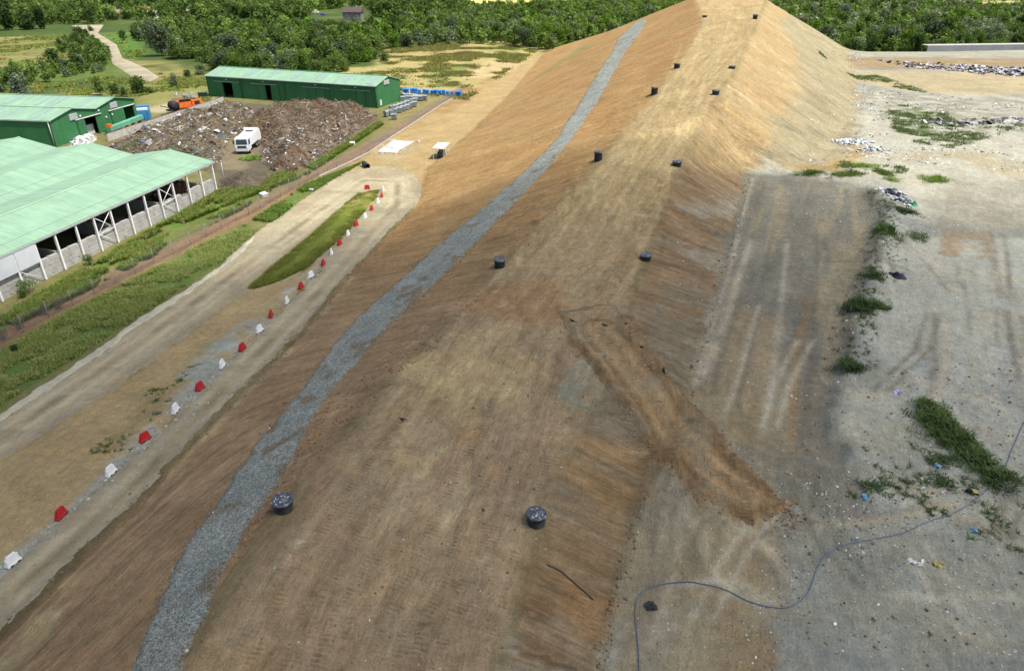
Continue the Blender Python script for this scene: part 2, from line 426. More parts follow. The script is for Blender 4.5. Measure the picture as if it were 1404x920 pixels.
class MB:
    def __init__(s): s.v, s.f, s.mi, s.sm = [], [], [], []
    def add(s, verts, faces, mi=0, smooth=False):
        b = len(s.v); s.v += [tuple(p) for p in verts]
        for f in faces: s.f.append(tuple(b + i for i in f)); s.mi.append(mi); s.sm.append(smooth)
        return s
    def box(s, c, d, rz=0.0, mi=0, M=None):
        x, y, z = d[0] / 2, d[1] / 2, d[2] / 2
        vs = [Vector((a, b, e)) for e in (-z, z) for a, b in ((-x, -y), (x, -y), (x, y), (-x, y))]
        R = M if M is not None else Matrix.Rotation(rz, 3, 'Z')
        return s.add([R @ p + Vector(c) for p in vs], [(3, 2, 1, 0), (4, 5, 6, 7), (0, 1, 5, 4), (1, 2, 6, 5), (2, 3, 7, 6), (3, 0, 4, 7)], mi)
    def prism(s, prof, a, b, axis='y', mi=0):
        """closed 2-D profile swept from a to b along an axis; profile given in the other two axes"""
        n = len(prof)
        def pt(p, q):
            return {'x': (q, p[0], p[1]), 'y': (p[0], q, p[1]), 'z': (p[0], p[1], q)}[axis]
        vs = [pt(p, a) for p in prof] + [pt(p, b) for p in prof]
        return s.add(vs, [tuple(range(n)), tuple(range(2 * n - 1, n - 1, -1))] + [(i, n + i, n + (i + 1) % n, (i + 1) % n) for i in range(n)], mi)
    def lathe(s, prof, c=(0, 0, 0), n=24, mi=0, M=None, smooth=True):
        c = Vector(c); vs = []
        for r, z in prof:
            for k in range(n):
                p = Vector((r * math.cos(2 * PI * k / n), r * math.sin(2 * PI * k / n), z))
                vs.append((M @ p if M is not None else p) + c)
        fs = [(i * n + k, i * n + (k + 1) % n, (i + 1) * n + (k + 1) % n, (i + 1) * n + k) for i in range(len(prof) - 1) for k in range(n)]
        fs += [tuple(range(n - 1, -1, -1)), tuple((len(prof) - 1) * n + k for k in range(n))]
        return s.add(vs, fs, mi, smooth)
    def tube(s, pts, r, n=8, mi=0, r2=None):
        pts = [Vector(p) for p in pts]; vs = []
        for i, p in enumerate(pts):
            d = (pts[min(i + 1, len(pts) - 1)] - pts[max(i - 1, 0)]).normalized()
            a = d.cross(Vector((0, 0, 1)))
            if a.length < 1e-3: a = Vector((1, 0, 0))
            a.normalize(); b = d.cross(a)
            rr = r if r2 is None else r + (r2 - r) * i / max(1, len(pts) - 1)
            for k in range(n):
                t = 2 * PI * k / n; vs.append(p + (a * math.cos(t) + b * math.sin(t)) * rr)
        m = len(pts)
        fs = [(i * n + k, i * n + (k + 1) % n, (i + 1) * n + (k + 1) % n, (i + 1) * n + k) for i in range(m - 1) for k in range(n)]
        fs += [tuple(range(n - 1, -1, -1)), tuple((m - 1) * n + k for k in range(n))]
        return s.add(vs, fs, mi, n > 5)
    def build(s, name, mats, parent=None, bevel=0.0):
        me = bpy.data.meshes.new(name); me.from_pydata(s.v, [], s.f); me.update()
        for m in (mats if isinstance(mats, (list, tuple)) else [mats]): me.materials.append(m)
        me.polygons.foreach_set('material_index', s.mi); me.polygons.foreach_set('use_smooth', s.sm)
        o = bpy.data.objects.new(name, me); link(o, parent)
        if bevel:
            b = o.modifiers.new('edge', 'BEVEL'); b.width = bevel; b.segments = 2; b.limit_method = 'ANGLE'; b.angle_limit = .6
        return o

def fast_mesh(name, verts, faces, mat, attrs=None, smooth=False, parent=None):
    """verts N,3; faces M,k arrays; attrs {name: (kind, array)}"""
    verts = np.ascontiguousarray(verts, np.float32); faces = np.ascontiguousarray(faces, np.int32); k = faces.shape[1]
    me = bpy.data.meshes.new(name)
    me.vertices.add(len(verts)); me.vertices.foreach_set('co', verts.ravel())
    me.loops.add(faces.size); me.loops.foreach_set('vertex_index', faces.ravel())
    me.polygons.add(len(faces)); me.polygons.foreach_set('loop_start', np.arange(0, faces.size, k, dtype=np.int32))
    me.polygons.foreach_set('use_smooth', np.full(len(faces), smooth))
    me.update(calc_edges=True); me.validate()
    for n, (kind, a) in (attrs or {}).items():
        at = me.attributes.new(n, kind, 'POINT'); a = np.ascontiguousarray(a, np.float32)
        at.data.foreach_set('color' if kind == 'FLOAT_COLOR' else 'vector' if kind == 'FLOAT_VECTOR' else 'value', a.ravel())
    if mat is not None: me.materials.append(mat)
    o = bpy.data.objects.new(name, me); link(o, parent); return o

def rgba(c): return np.concatenate([c, np.ones(c.shape[:-1] + (1,))], -1)

# ------------------------------------------------------------------ the colours of the ground, laid where the earth or the light on it changes
C = np.zeros(GX.shape + (3,)); FX = np.zeros(GX.shape + (4,))
nz1 = fbm(GX / 7, GY / 7, 101, 5); nz2 = fbm(GX / 1.8, GY / 1.8, 131, 4); nz3 = fbm(GX / 30, GY / 30, 151, 4)
strk = fbm(sA / 1.0, tA / 9, 171, 4); strl = fbm(tA / .9, sA / 16, 191, 4)

def blend(mask, col):
    global C
    C = C + (np.asarray(col) - C) * mask[..., None]
def zone(poly, col, soft=1.0, amp=1.5, opac=1.0, tex=None, lo=.35, hi=.65, world=False):
    """lay a colour inside an outline read off the photograph; tex breaks it up"""
    P = np.array(poly if world else hits2([(a + (380 if a >= 1400 else 0), b + (170 if b >= 915 else 0)) for a, b in poly]))
    pad = soft + amp + 1
    j0, j1 = np.searchsorted(YS, (P[:, 1].min() - pad, P[:, 1].max() + pad)); i0, i1 = np.searchsorted(XS, (P[:, 0].min() - pad, P[:, 0].max() + pad))
    if i1 - i0 < 2 or j1 - j0 < 2: return
    sl = (slice(j0, j1), slice(i0, i1))
    d = sdf_poly(GX[sl], GY[sl], P) + amp * 2 * (.6 * nz1[sl] + .4 * nz2[sl] - .5)
    m = sstep(-soft, soft, d) * opac
    if tex is not None: m = m * sstep(lo, hi, tex[sl])
    C[sl] += (np.asarray(col) - C[sl]) * m[..., None]
def streak(line, col, w=.35, opac=.7, tex=None, wob=.3):
    P = np.array(hits2(line)); pad = w * 4 + 1
    j0, j1 = np.searchsorted(YS, (P[:, 1].min() - pad, P[:, 1].max() + pad)); i0, i1 = np.searchsorted(XS, (P[:, 0].min() - pad, P[:, 0].max() + pad))
    sl = (slice(j0, j1), slice(i0, i1))
    d, al = dist_line(GX[sl], GY[sl], P)
    m = np.exp(-((d + wob * (nz2[sl] - .5)) / w) ** 2) * opac * sstep(.25, .6, nz1[sl] * .5 + nz2[sl] * .5)
    C[sl] += (np.asarray(col) - C[sl]) * m[..., None]

# far plain: meadow and scrub floor
C[:] = (.060, .095, .028)
blend(sstep(.5, .62, nz3) * .6, (.13, .14, .05)); blend(sstep(.52, .7, nz1) * .5, (.035, .062, .02))
# site on the left
site = [(-60, 700), (-60, 190), (60, 160), (290, 128), (545, 118), (640, 110), (700, 128), (590, 232), (560, 300), (340, 540), (-60, 900)]
zone(site, (.17, .16, .07), 2, 3)
straw, fresh, olive = (.34, .29, .13), (.095, .17, .035), (.16, .18, .06)
# fields and paths beyond the sheds
zone([(-80, 52), (60, 50), (85, 62), (110, 84), (60, 90), (20, 100), (-80, 110)], (.22, .20, .085), 2, 4)
zone([(-80, 56), (60, 54), (80, 66), (95, 80), (40, 88), (-80, 100)], (.13, .15, .05), 2, 3, .7, nz1, .4, .6)
zone([(75, 66), (85, 62), (112, 84), (104, 88)], (.36, .31, .17), 2, 3, .8)
zone([(135, 50), (178, 44), (200, 70), (175, 85), (160, 62)], (.085, .17, .035), 3, 3)
zone([(-60, 112), (90, 112), (190, 100), (140, 84), (-60, 112)], (.10, .15, .04), 3, 4, .9)
zone([(170, 82), (230, 84), (290, 112), (215, 120), (190, 108)], (.24, .21, .09), 2, 4, .9, nz1, .3, .6)
zone([(180, 118), (285, 108), (290, 140), (240, 150), (190, 142)], (.22, .21, .08), 2, 4, .9)
zone([(195, 150), (280, 130), (300, 138), (262, 146), (215, 158)], (.36, .32, .23), 1.5, 2)
zone([(96, 126), (132, 122), (136, 130), (90, 132)], (.42, .36, .22), 1.5, 2)
# dry meadow behind the long shed
zone([(430, 98), (520, 90), (530, 68), (600, 62), (690, 55), (765, 52), (750, 72), (640, 140), (555, 128)], straw, 4, 6)
zone([(575, 105), (640, 88), (660, 92), (635, 112), (590, 116)], (.12, .19, .04), 3, 5, .9, nz1, .38, .58)
zone([(650, 66), (740, 56), (745, 62), (690, 74)], (.17, .21, .06), 3, 5, .9, nz1, .38, .58)
zone([(560, 110), (625, 112), (620, 120), (560, 118)], (.08, .12, .03), 2, 3, .8, nz1, .4, .6)
zone([(530, 72), (640, 62), (650, 72), (560, 84)], (.30, .22, .12), 3, 4, .8, nz1, .4, .6)
zone([(632, 100), (665, 84), (722, 82), (715, 96), (680, 106), (640, 110)], (.42, .33, .19), 3, 5, .95)
zone([(555, 130), (640, 126), (560, 165), (530, 175)], (.23, .19, .09), 2, 3, .9)
zone([(530, 178), (625, 128), (632, 132), (545, 186)], (.13, .16, .05), 2, 3, .7, nz1, .4, .6)
# yellow fields on the far side of the wood
zone([(570, 6), (760, 6), (800, -6), (540, -6)], (.55, .50, .18), 6, 8)
zone([(1240, 18), (1460, 18), (1500, 1), (1240, 1)], (.42, .40, .18), 6, 10)
# yard under the waste heaps, soil at the open shed
zone([(140, 205), (220, 160), (300, 138), (525, 158), (505, 185), (430, 225), (372, 262), (292, 264), (285, 225), (230, 205)], (.115, .098, .076), 1.5, 2)
zone([(306, 205), (325, 182), (345, 175), (352, 205), (335, 235), (300, 232)], (.20, .165, .115), 1.2, 1.5)
# strip between open shed and fence, reddish track, green bank
zone([(-60, 470), (30, 420), (300, 262), (372, 262), (520, 170), (500, 200), (420, 250), (330, 300), (120, 405), (-60, 500)], (.13, .145, .05), 1.2, 2)
zone([(-60, 470), (30, 420), (300, 262), (430, 225), (520, 165), (520, 172), (300, 290), (-60, 490)], (.10, .165, .035), 1.2, 3, .9, nz1, .35, .55)
zone([(60, 430), (150, 370), (200, 345), (210, 355), (120, 405), (50, 450)], (.28, .20, .10), 1.2, 2, .8, nz1, .35, .55)
zone([(-60, 478), (60, 425), (200, 352), (330, 290), (420, 240), (560, 165), (640, 118), (645, 124), (572, 180), (500, 218), (420, 256), (335, 306), (200, 374), (100, 422), (-60, 512)], (.235, .15, .095), .8, 1.4)
streak([(-60, 488), (100, 410), (250, 340), (340, 295), (420, 248), (530, 186)], (.12, .10, .08), .5, .6)
zone([(-60, 520), (100, 425), (215, 368), (336, 308), (350, 318), (300, 362), (170, 446), (0, 556), (-60, 596)], (.105, .16, .045), .8, 1.2)
zone([(-60, 520), (100, 428), (215, 372), (330, 312), (280, 345), (150, 425), (0, 505)], (.15, .16, .06), .8, 1.6, .8, nz1, .4, .6)
zone([(348, 302), (420, 254), (500, 222), (470, 238), (415, 272), (372, 305)], (.11, .165, .04), .7, 1.2)
# bare earth between the two arms of the track, with the gravel drift along the barriers
zone([(-60, 700), (-60, 660), (0, 628), (170, 520), (344, 394), (420, 372), (520, 262), (530, 260), (455, 350), (380, 440), (300, 515), (150, 660), (-60, 840)], sh(129, 114, 86), .8, 1.2)
zone([(100, 600), (240, 500), (340, 405), (300, 490), (160, 610)], sh(112, 102, 76), .8, 2, .7, nz1, .4, .6)
zone([(-60, 838), (150, 640), (250, 535), (330, 450), (395, 395), (432, 368), (442, 362), (385, 430), (300, 510), (150, 658), (-60, 860)], sh(122, 124, 120), .6, 1.5, .9, nz2, .25, .6)
zone([(240, 520), (300, 465), (330, 440), (345, 440), (270, 520)], sh(124, 128, 124), .8, 1.5, .8)
# sand round the turning place and up the foot track
zone([(420, 262), (500, 214), (545, 182), (640, 124), (700, 100), (735, 76), (770, 62), (760, 100), (660, 170), (590, 230), (572, 290), (520, 250)], su(216, 186, 136), 1, 1.6)
zone([(520, 182), (640, 122), (690, 100), (640, 140), (560, 190)], su(196, 158, 110), 1, 1.5, .8, nz1, .35, .6)
zone([(512, 208), (550, 192), (580, 200), (530, 226)], su(210, 192, 152), .8, 1.2, .8)

# --- the mound
brown = (.302, .210, .128)
blend(m_left, brown)
blend(m_left * sstep(.48, .68, strk) * .38, (.25, .165, .10))
blend(m_left * sstep(.5, .7, fbm(sA / 1.3, tA / 7, 77, 3)) * .32, (.36, .27, .18))
up = sstep(80, 125, sA)  # upper mound: same earth, with sunlight put into a paler, warmer colour
blend(m_left * up * .8, (.37, .235, .105))
blend(m_left * up * sstep(.5, .66, nz1) * .5, (.335, .19, .085))
tan = np.array((.325, .243, .160))
blend(m_top, tan)
blend(m_top * sstep(.46, .66, strl) * .5, (.36, .30, .20))
blend(m_top * sstep(.5, .7, fbm(tA / 1.3, sA / 10, 88, 4)) * .55, (.235, .168, .108))
blend(m_top * sstep(.52, .7, nz1) * .45, (.29, .215, .13))
blend(m_top * up * .85, (.375, .283, .150))
blend(m_top * up * sstep(.5, .7, strl) * .5, (.43, .335, .19))
blend(m_rs, (.27, .195, .122))
blend(m_rs * sstep(.5, .68, strk) * .6, (.215, .140, .082))
blend(m_rs * sstep(.52, .68, nz1) * .55, (.215, .20, .165))
blend(m_flank, (.36, .27, .155))
blend(m_flank * sstep(.45, .65, strk) * .4, (.35, .235, .115))
blend(m_flank * sstep(.5, .66, nz1) * .5, (.40, .325, .20))
# --- the working area on the right
blend(m_pl, (.282, .290, .270))
blend(m_pl * sstep(.5, .68, nz1) * .6, (.37, .378, .352))
blend(m_pl * sstep(.48, .66, nz2) * .5, (.225, .228, .21))
bench = [(1022, 238), (1110, 240), (1200, 256), (1215, 300), (1185, 400), (1165, 500), (1130, 640), (1085, 690), (1000, 610), (945, 545), (985, 400)]
zone(bench, sh(101, 99, 90), .8, 1.2)
zone(bench, sh(92, 91, 83), .8, 1.2, .7, strl, .45, .6)
zone(bench, sh(122, 113, 94), .8, 1.2, .7, fbm(tA / 1.6, sA / 20, 301, 4), .5, .66)
zone([(945, 545), (1010, 420), (1060, 440), (1060, 520), (1040, 600), (1000, 605)], sh(120, 107, 84), 1, 2, .7)
for k, (a, b) in enumerate((((1032, 245), (952, 530)), ((1048, 250), (975, 540)), ((1030, 330), (962, 520)), ((1062, 300), (1010, 560)), ((1080, 330), (1045, 600)), ((1116, 400), (1098, 640)), ((1040, 420), (990, 575)))):
    streak([a, ((a[0] + b[0]) / 2 + 4, (a[1] + b[1]) / 2), b], sh(140, 134, 122) if k % 2 == 0 else sh(88, 84, 76), .22 + .1 * (k % 3), .7)
streak([(1110, 410), (1092, 480), (1085, 600)], sh(122, 98, 70), .3, .8)
# lower right: grey ground with brown wash from the ramp
zone([(818, 925), (862, 740), (888, 660), (940, 640), (1060, 705), (1080, 760), (1050, 800), (1060, 925)], sh(122, 112, 92), 1, 2)
zone([(895, 700), (935, 650), (940, 760), (880, 920), (850, 920)], sh(118, 114, 100), .8, 1.5, .75, nz1, .35, .6)
zone([(1000, 830), (1060, 780), (1110, 850), (1080, 925), (980, 925)], sh(116, 100, 76), 1, 2, .7, nz2, .35, .6)
zone([(1080, 640), (1150, 560), (1210, 640), (1210, 720), (1080, 740)], sh(104, 100, 90), 1, 2, .8, nz2, .3, .6)
zone([(1075, 720), (1260, 700), (1404, 800), (1404, 925), (1090, 925)], sh(121, 121, 111), 1, 2.5, .75, nz1, .3, .6)
zone([(1160, 500), (1240, 500), (1290, 600), (1380, 660), (1404, 720), (1404, 800), (1200, 690), (1140, 600)], sh(138, 138, 127), 1, 2.5, .8, nz1, .3, .6)
zone([(1230, 330), (1420, 320), (1440, 640), (1385, 650), (1300, 580), (1190, 480), (1185, 420)], sh(142, 142, 133), 1, 2.5, .85)
zone([(1260, 480), (1404, 460), (1404, 580), (1320, 560)], sh(120, 120, 118), 1, 2.5, .8, nz2, .35, .6)
zone([(1295, 320), (1355, 316), (1362, 352), (1340, 354), (1322, 332), (1310, 352), (1290, 348)], sh(128, 106, 80), .5, 1.3, .7, nz2, .2, .5)
for a, b in (((1350, 330), (1404, 560)), ((1310, 360), (1330, 460)), ((1240, 330), (1300, 400)), ((1280, 420), (1270, 560)), ((1380, 380), (1420, 520)), ((1190, 640), (1404, 760)), ((1100, 720), (1300, 690)), ((1000, 700), (1070, 800)), ((960, 690), (1040, 760)), ((930, 700), (960, 780)), ((900, 700), (860, 900)), ((925, 680), (880, 880))):
    streak([a, ((a[0] + b[0]) / 2 + 8, (a[1] + b[1]) / 2 + 6), b], sh(100, 92, 78), .3, .6)
    streak([(a[0] + 14, a[1] + 4), ((a[0] + b[0]) / 2 + 22, (a[1] + b[1]) / 2 + 8), (b[0] + 14, b[1])], sh(148, 138, 118), .3, .6)
RT = random.Random(5)
for k in range(26):                              # wheel tracks crossing the working area in pairs
    x0, y0 = RT.uniform(900, 1400), RT.uniform(360, 900); a = RT.uniform(.9, 2.2) if k % 3 else RT.uniform(0, .7); l = RT.uniform(70, 190); cv_ = RT.uniform(-40, 40)
    for o_ in (0, 16 + (y0 - 360) * .03):
        pts = [(x0 + o_ - l / 2 * math.cos(a), y0 - l / 2 * math.sin(a)), (x0 + o_ + cv_ * math.sin(a) * .5, y0 - cv_ * math.cos(a) * .5), (x0 + o_ + l / 2 * math.cos(a), y0 + l / 2 * math.sin(a))]
        if min(p[0] for p in pts) < 830 or max(p[1] for p in pts) > 915: continue
        streak(pts, sh(96, 92, 80) if k % 2 else sh(146, 142, 128), .22, .75)
# upper right, in the sun
zone([(1030, 236), (1090, 190), (1150, 150), (1200, 150), (1404, 190), (1440, 330), (1300, 310), (1205, 258), (1110, 238)], su(226, 219, 202), 1.5, 3, .95)
zone([(1060, 225), (1150, 190), (1200, 205), (1150, 235)], su(214, 178, 122), 1, 2.5, .9, nz1, .3, .6)
zone([(1150, 88), (1404, 92), (1440, 130), (1404, 140), (1250, 128), (1170, 112)], su(218, 198, 162), 1.5, 4, .95)
zone([(1160, 78), (1404, 82), (1404, 92), (1160, 90)], su(190, 160, 118), 1.5, 3, .8)
zone([(1170, 118), (1250, 130), (1404, 142), (1440, 190), (1250, 182), (1180, 150)], su(216, 210, 196), 1.5, 4, .95)
zone([(1170, 118), (1250, 130), (1404, 160), (1440, 190), (1250, 182), (1180, 150)], su(160, 150, 130), 1.5, 4, .6, nz2, .4, .6)
zone([(1220, 215), (1320, 205), (1404, 225), (1404, 250), (1260, 240)], su(218, 200, 168), 1.5, 4, .8, nz1, .4, .55)
zone([(1300, 250), (1440, 240), (1440, 330), (1280, 315)], su(200, 192, 174), 1.5, 3, .8)
zone([(1160, 70), (1440, 70), (1440, 78), (1160, 76)], su(206, 198, 176), 1.2, 1, .95)
zone([(1070, 34), (1100, 22), (1160, 76), (1182, 150), (1160, 215), (1070, 226), (1040, 214), (1062, 176), (1098, 122), (1092, 66)], su(202, 187, 154), 1.5, 2.5, .95)
zone([(1110, 120), (1180, 120), (1170, 200), (1100, 205)], su(176, 160, 128), 1.5, 3, .6, nz1, .4, .6)
# grassy tinges in the sun
for p in ([(1225, 150), (1265, 148), (1315, 172), (1285, 186), (1235, 178)], [(1160, 100), (1200, 104), (1245, 118), (1200, 112)], [(1220, 175), (1290, 188), (1250, 186)]):
    zone(p, (.11, .16, .055), .8, 2.5, .75, nz2, .4, .6)
zone([(-60, 925), (118, 753), (257, 612), (410, 458), (478, 378), (490, 378), (425, 458), (275, 612), (140, 753), (0, 900)], sh(140, 128, 98), .5, 1.2, .7, nz2, .3, .6)
streak([(0, 874), (118, 757), (257, 616), (332, 539), (411, 461), (478, 381)], sh(88, 76, 56), .3, .8)
# patches on the top and sides seen in the photograph
zone([(770, 520), (800, 492), (830, 520), (850, 570), (800, 560), (770, 545)], sh(112, 114, 102), .6, 1.2, .8, nz2, .25, .6)
zone([(700, 440), (790, 470), (700, 560), (600, 540), (560, 510), (640, 460)], sh(138, 124, 94), 1, 2, .5, nz1, .35, .6)
zone([(560, 500), (660, 470), (700, 540), (560, 680), (480, 640)], sh(142, 128, 96), 1, 2, .6, nz2, .4, .6)
zone([(620, 590), (660, 580), (665, 600), (630, 610)], sh(118, 96, 72), .4, .8, .6)
zone([(650, 400), (760, 380), (800, 450), (700, 440), (640, 430)], sh(124, 100, 74), 1, 2, .8)
zone([(690, 870), (760, 800), (800, 860), (720, 925)], sh(122, 118, 104), .6, 1.4, .6, nz2, .4, .6)
zone([(740, 720), (820, 760), (850, 800), (820, 900), (780, 880)], sh(124, 100, 72), .8, 1.4, .8, strk, .4, .6)
zone([(790, 600), (880, 620), (890, 660), (840, 740), (760, 700)], sh(128, 106, 76), .8, 1.4, .7, strk, .4, .6)
for p in ([(925, 280), (1000, 265), (1010, 300), (925, 300)], [(930, 330), (1000, 350), (995, 365), (930, 350)], [(965, 360), (995, 370), (985, 385)], [(955, 440), (980, 430), (965, 470), (945, 465)], [(855, 425), (885, 420), (880, 445), (855, 440)], [(1000, 275), (1012, 270), (1000, 320), (990, 310)]):
    zone(p, sh(122, 116, 102), .5, 1, .75, nz2, .3, .6)
zone([(1085, 300), (1110, 300), (1100, 420), (1085, 420)], sh(100, 96, 86), .6, 1, .6)
zone([(730, 110), (800, 60), (820, 60), (740, 106)], (.22, .22, .07), 1, 2, .5)
def wstreak(P, col, w, opac):
    P = np.array(P); pad = w * 3 + .6
    j0, j1 = np.searchsorted(YS, (P[:, 1].min() - pad, P[:, 1].max() + pad)); i0, i1 = np.searchsorted(XS, (P[:, 0].min() - pad, P[:, 0].max() + pad)); sl = (slice(j0, j1), slice(i0, i1))
    d, al = dist_line(GX[sl], GY[sl], P); L = np.hypot(*(P[-1] - P[0]))
    m = np.exp(-((d + .25 * (nz2[sl] - .5)) / w) ** 4) * opac * sstep(.3, .55, vn(GX[sl] / .8, GY[sl] / .8, 66)) 
    C[sl] += (np.clip(C[sl] * np.asarray(col), 0, .8) - C[sl]) * m[..., None]
RS = random.Random(12)
AX = np.array(axis, float)
for k in range(420):                             # blade scuffs and track marks left by the bulldozer
    y0 = RS.uniform(22, 120); ax_ = np.interp(y0, AX[:, 1], AX[:, 0]); dx, dy = .17, .985; f_ = RS.random()
    if f_ < .62:                                  # along the top
        x0 = ax_ + RS.uniform(-9, 9); a = RS.gauss(0, .16); l = RS.uniform(1.5, 7)
        dx, dy = dx * math.cos(a) - dy * math.sin(a), dx * math.sin(a) + dy * math.cos(a)
    else:                                         # down the flanks
        side = 1 if RS.random() < .45 else -1; x0 = ax_ + side * RS.uniform(7, 17); l = RS.uniform(2, 6); a = RS.gauss(0, .12)
        base = (.93, -.30) if side > 0 else (.80, .60); dx, dy = base[0] * math.cos(a) - base[1] * math.sin(a), base[0] * math.sin(a) + base[1] * math.cos(a)
    v = RS.choice((.68, .74, .8, 1.22, 1.3, 1.4)); col = (v, v * (.99 if v < 1 else 1.0), v * (.97 if v < 1 else 1.02))
    wstreak([(x0 - dx * l / 2, y0 - dy * l / 2), (x0 + RS.gauss(0, .15), y0), (x0 + dx * l / 2, y0 + dy * l / 2)], col, RS.uniform(.16, .42), RS.uniform(.35, .75))
# pale wheel tracks along the ridge
for a in ([(935, 60), (900, 150), (840, 230), (740, 350)], [(1000, 30), (975, 110), (930, 200), (870, 290), (840, 360)], [(960, 60), (930, 150), (860, 260), (790, 360)], [(985, 60), (955, 150), (900, 230)]):
    streak(a, (.45, .37, .23), .3, .55)
streak([(900, 300), (880, 345), (850, 400), (845, 420)], (.42, .33, .22), .2, .7)
# ramp
ramp_poly = xy(ramp_l) + xy(ramp_r)[::-1]
zone(ramp_poly, sh(122, 104, 78), .5, .7, .8, world=True)

FX[..., 0] = np.clip(m_left + m_rs + m_flank, 0, 1)
FX[..., 1] = np.clip(m_top + .55 * m_rs + .35 * m_left * sstep(0, 1, 1), 0, 1) * sstep(130, 60, GY)
FX[..., 3] = np.clip(.28 + .34 * m_left + .25 * m_top + .5 * m_rs + .25 * m_flank, 0, 1)
FX[..., 2] = np.clip(m_pl * (.35 + .65 * sstep(.45, .6, nz1)) + .12 * m_top, 0, 1)
ramp_m = sstep(-.3, .6, sdf_poly(GX, GY, ramp_poly))
C = np.clip(C * (1 + .10 * (fbm(GX / .9, GY / .9, 311, 2) - .5)[..., None]), .01, .9)

M_SOIL = soil('bare_earth')
nx, ny = len(XS), len(YS)
ii = np.arange(nx * ny).reshape(ny, nx)
quads = np.stack([ii[:-1, :-1], ii[:-1, 1:], ii[1:, 1:], ii[1:, :-1]], -1).reshape(-1, 4)
STA = np.stack([sA + m_left * (.25 + 1.35 * sstep(78, 42, sA)) * np.abs(tA), tA, np.zeros_like(sA)], -1)
ground = fast_mesh('ground', np.stack([GX, GY, Z], -1).reshape(-1, 3), quads, M_SOIL,
                   {'col': ('FLOAT_COLOR', rgba(C).reshape(-1, 4)), 'st': ('FLOAT_VECTOR', STA.reshape(-1, 3)), 'fx': ('FLOAT_COLOR', FX.reshape(-1, 4))}, True)
tag(ground, 'bare brown and grey earth of the mound, yard and fields', None, None, 'structure')

def overlay(name, label, poly, colfun, mat, res=.25, lift=.05, edge=.5, amp=.5, holes=(), crown=0.0, world=False, fx=(0, 0, 0, .3), kind='structure', sink=.10):
    """a laid surface: follows the ground, its ragged edge dips under it"""
    P = np.array(poly if world else hits2(poly))
    xs = np.arange(P[:, 0].min() - 1, P[:, 0].max() + 1, res); ys = np.arange(P[:, 1].min() - 1, P[:, 1].max() + 1, res)
    X, Y = np.meshgrid(xs, ys)
    d = sdf_poly(X, Y, P)
    for h in holes:
        d = np.minimum(d, -sdf_poly(X, Y, np.array(h if world else hits2(h))))
    d = d + amp * 2 * (.6 * fbm(X / 2.5, Y / 2.5, 401, 3) + .4 * vn(X / .6, Y / .6, 402) - .5)
    up_ = lift * np.clip(d / edge, -1, 1) - np.where(d < 0, sink * np.clip(-d / edge, 0, 1), 0) + crown * sstep(0, 2.5, d)
    z = G.z(X, Y) + up_
    keep = d > -edge
    kq = keep[:-1, :-1] & keep[1:, :-1] & keep[:-1, 1:] & keep[1:, 1:]
    idx = np.arange(X.size).reshape(X.shape)
    q = np.stack([idx[:-1, :-1][kq], idx[:-1, 1:][kq], idx[1:, 1:][kq], idx[1:, :-1][kq]], -1)
    used = np.unique(q); remap = np.full(X.size, -1); remap[used] = np.arange(len(used))
    col = colfun(X, Y, d)
    fxa = np.broadcast_to(np.array(fx, float), X.shape + (4,))
    st = np.stack([G.field(sA, X, Y), G.field(tA, X, Y), np.zeros_like(X)], -1)
    o = fast_mesh(name, np.stack([X, Y, z], -1).reshape(-1, 3)[used], remap[q], mat,
                  {'col': ('FLOAT_COLOR', rgba(col).reshape(-1, 4)[used]), 'st': ('FLOAT_VECTOR', st.reshape(-1, 3)[used]), 'fx': ('FLOAT_COLOR', fxa.reshape(-1, 4)[used])}, True)
    return tag(o, label, None, None, kind)

def cmix(a, b, m): return np.asarray(a) + (np.asarray(b) - np.asarray(a)) * m[..., None]

# haul road: two arms joined by the turning place
road_out = [(-140, 672), (0, 578), (170, 458), (300, 366), (345, 322), (400, 285), (445, 250), (482, 235), (505, 229), (530, 228), (552, 231), (568, 239), (577, 252), (577, 268), (566, 286), (540, 309), (474, 378), (408, 456),
            (329, 533), (255, 610), (171, 702), (114, 751), (0, 868), (-140, 980)]
island = [(340, 397), (373, 367), (430, 321), (454, 296), (464, 287), (493, 265), (520, 261), (517, 271), (483, 309), (467, 328), (436, 353), (423, 366), (386, 384), (352, 395)]
wedge = [(-140, 722), (0, 634), (170, 524), (340, 398), (400, 382), (432, 364), (444, 366), (395, 420), (330, 484), (240, 572), (150, 660), (60, 735), (-140, 918)]
lineA = np.array(hits2([(-140, 700), (0, 604), (170, 488), (335, 366), (430, 296), (500, 248), (545, 250), (545, 280), (505, 325), (430, 410), (330, 510), (200, 650), (60, 780), (-140, 945)]))
def road_col(X, Y, d):
    dd, al = dist_line(X, Y, lineA)
    c = np.broadcast_to(np.array((.365, .302, .205)), X.shape + (3,)).copy()
    w = .35 * (fbm(X / 3, Y / 3, 501, 3) - .5)
    for off, wd, k in ((.95, .38, .55), (-.95, .38, .0), (2.0, .4, .35)):
        c = cmix(c, (.44, .385, .285), np.exp(-((dd + w - abs(off)) / wd) ** 2) * .85)
    c = cmix(c, (.20, .175, .125), np.exp(-((dd + w) / .4) ** 2) * .75 * sstep(.3, .6, vn(al / 3, al * 0, 512)))
    c = cmix(c, (.27, .24, .175), sstep(1.5, 2.0, dd) * .45 * sstep(.4, .6, fbm(X / 2, Y / 5, 514, 3)))
    c = cmix(c, (.265, .245, .20), sstep(1.2, .2, d) * .5)
    c = cmix(c, (.27, .235, .175), sstep(.54, .66, fbm(X / 2.4, Y / 2.4, 505, 4)) * .5)
    c = cmix(c, (.43, .385, .28), sstep(.52, .68, fbm(X / 4, Y / 4, 507, 4)) * .5)
    return c
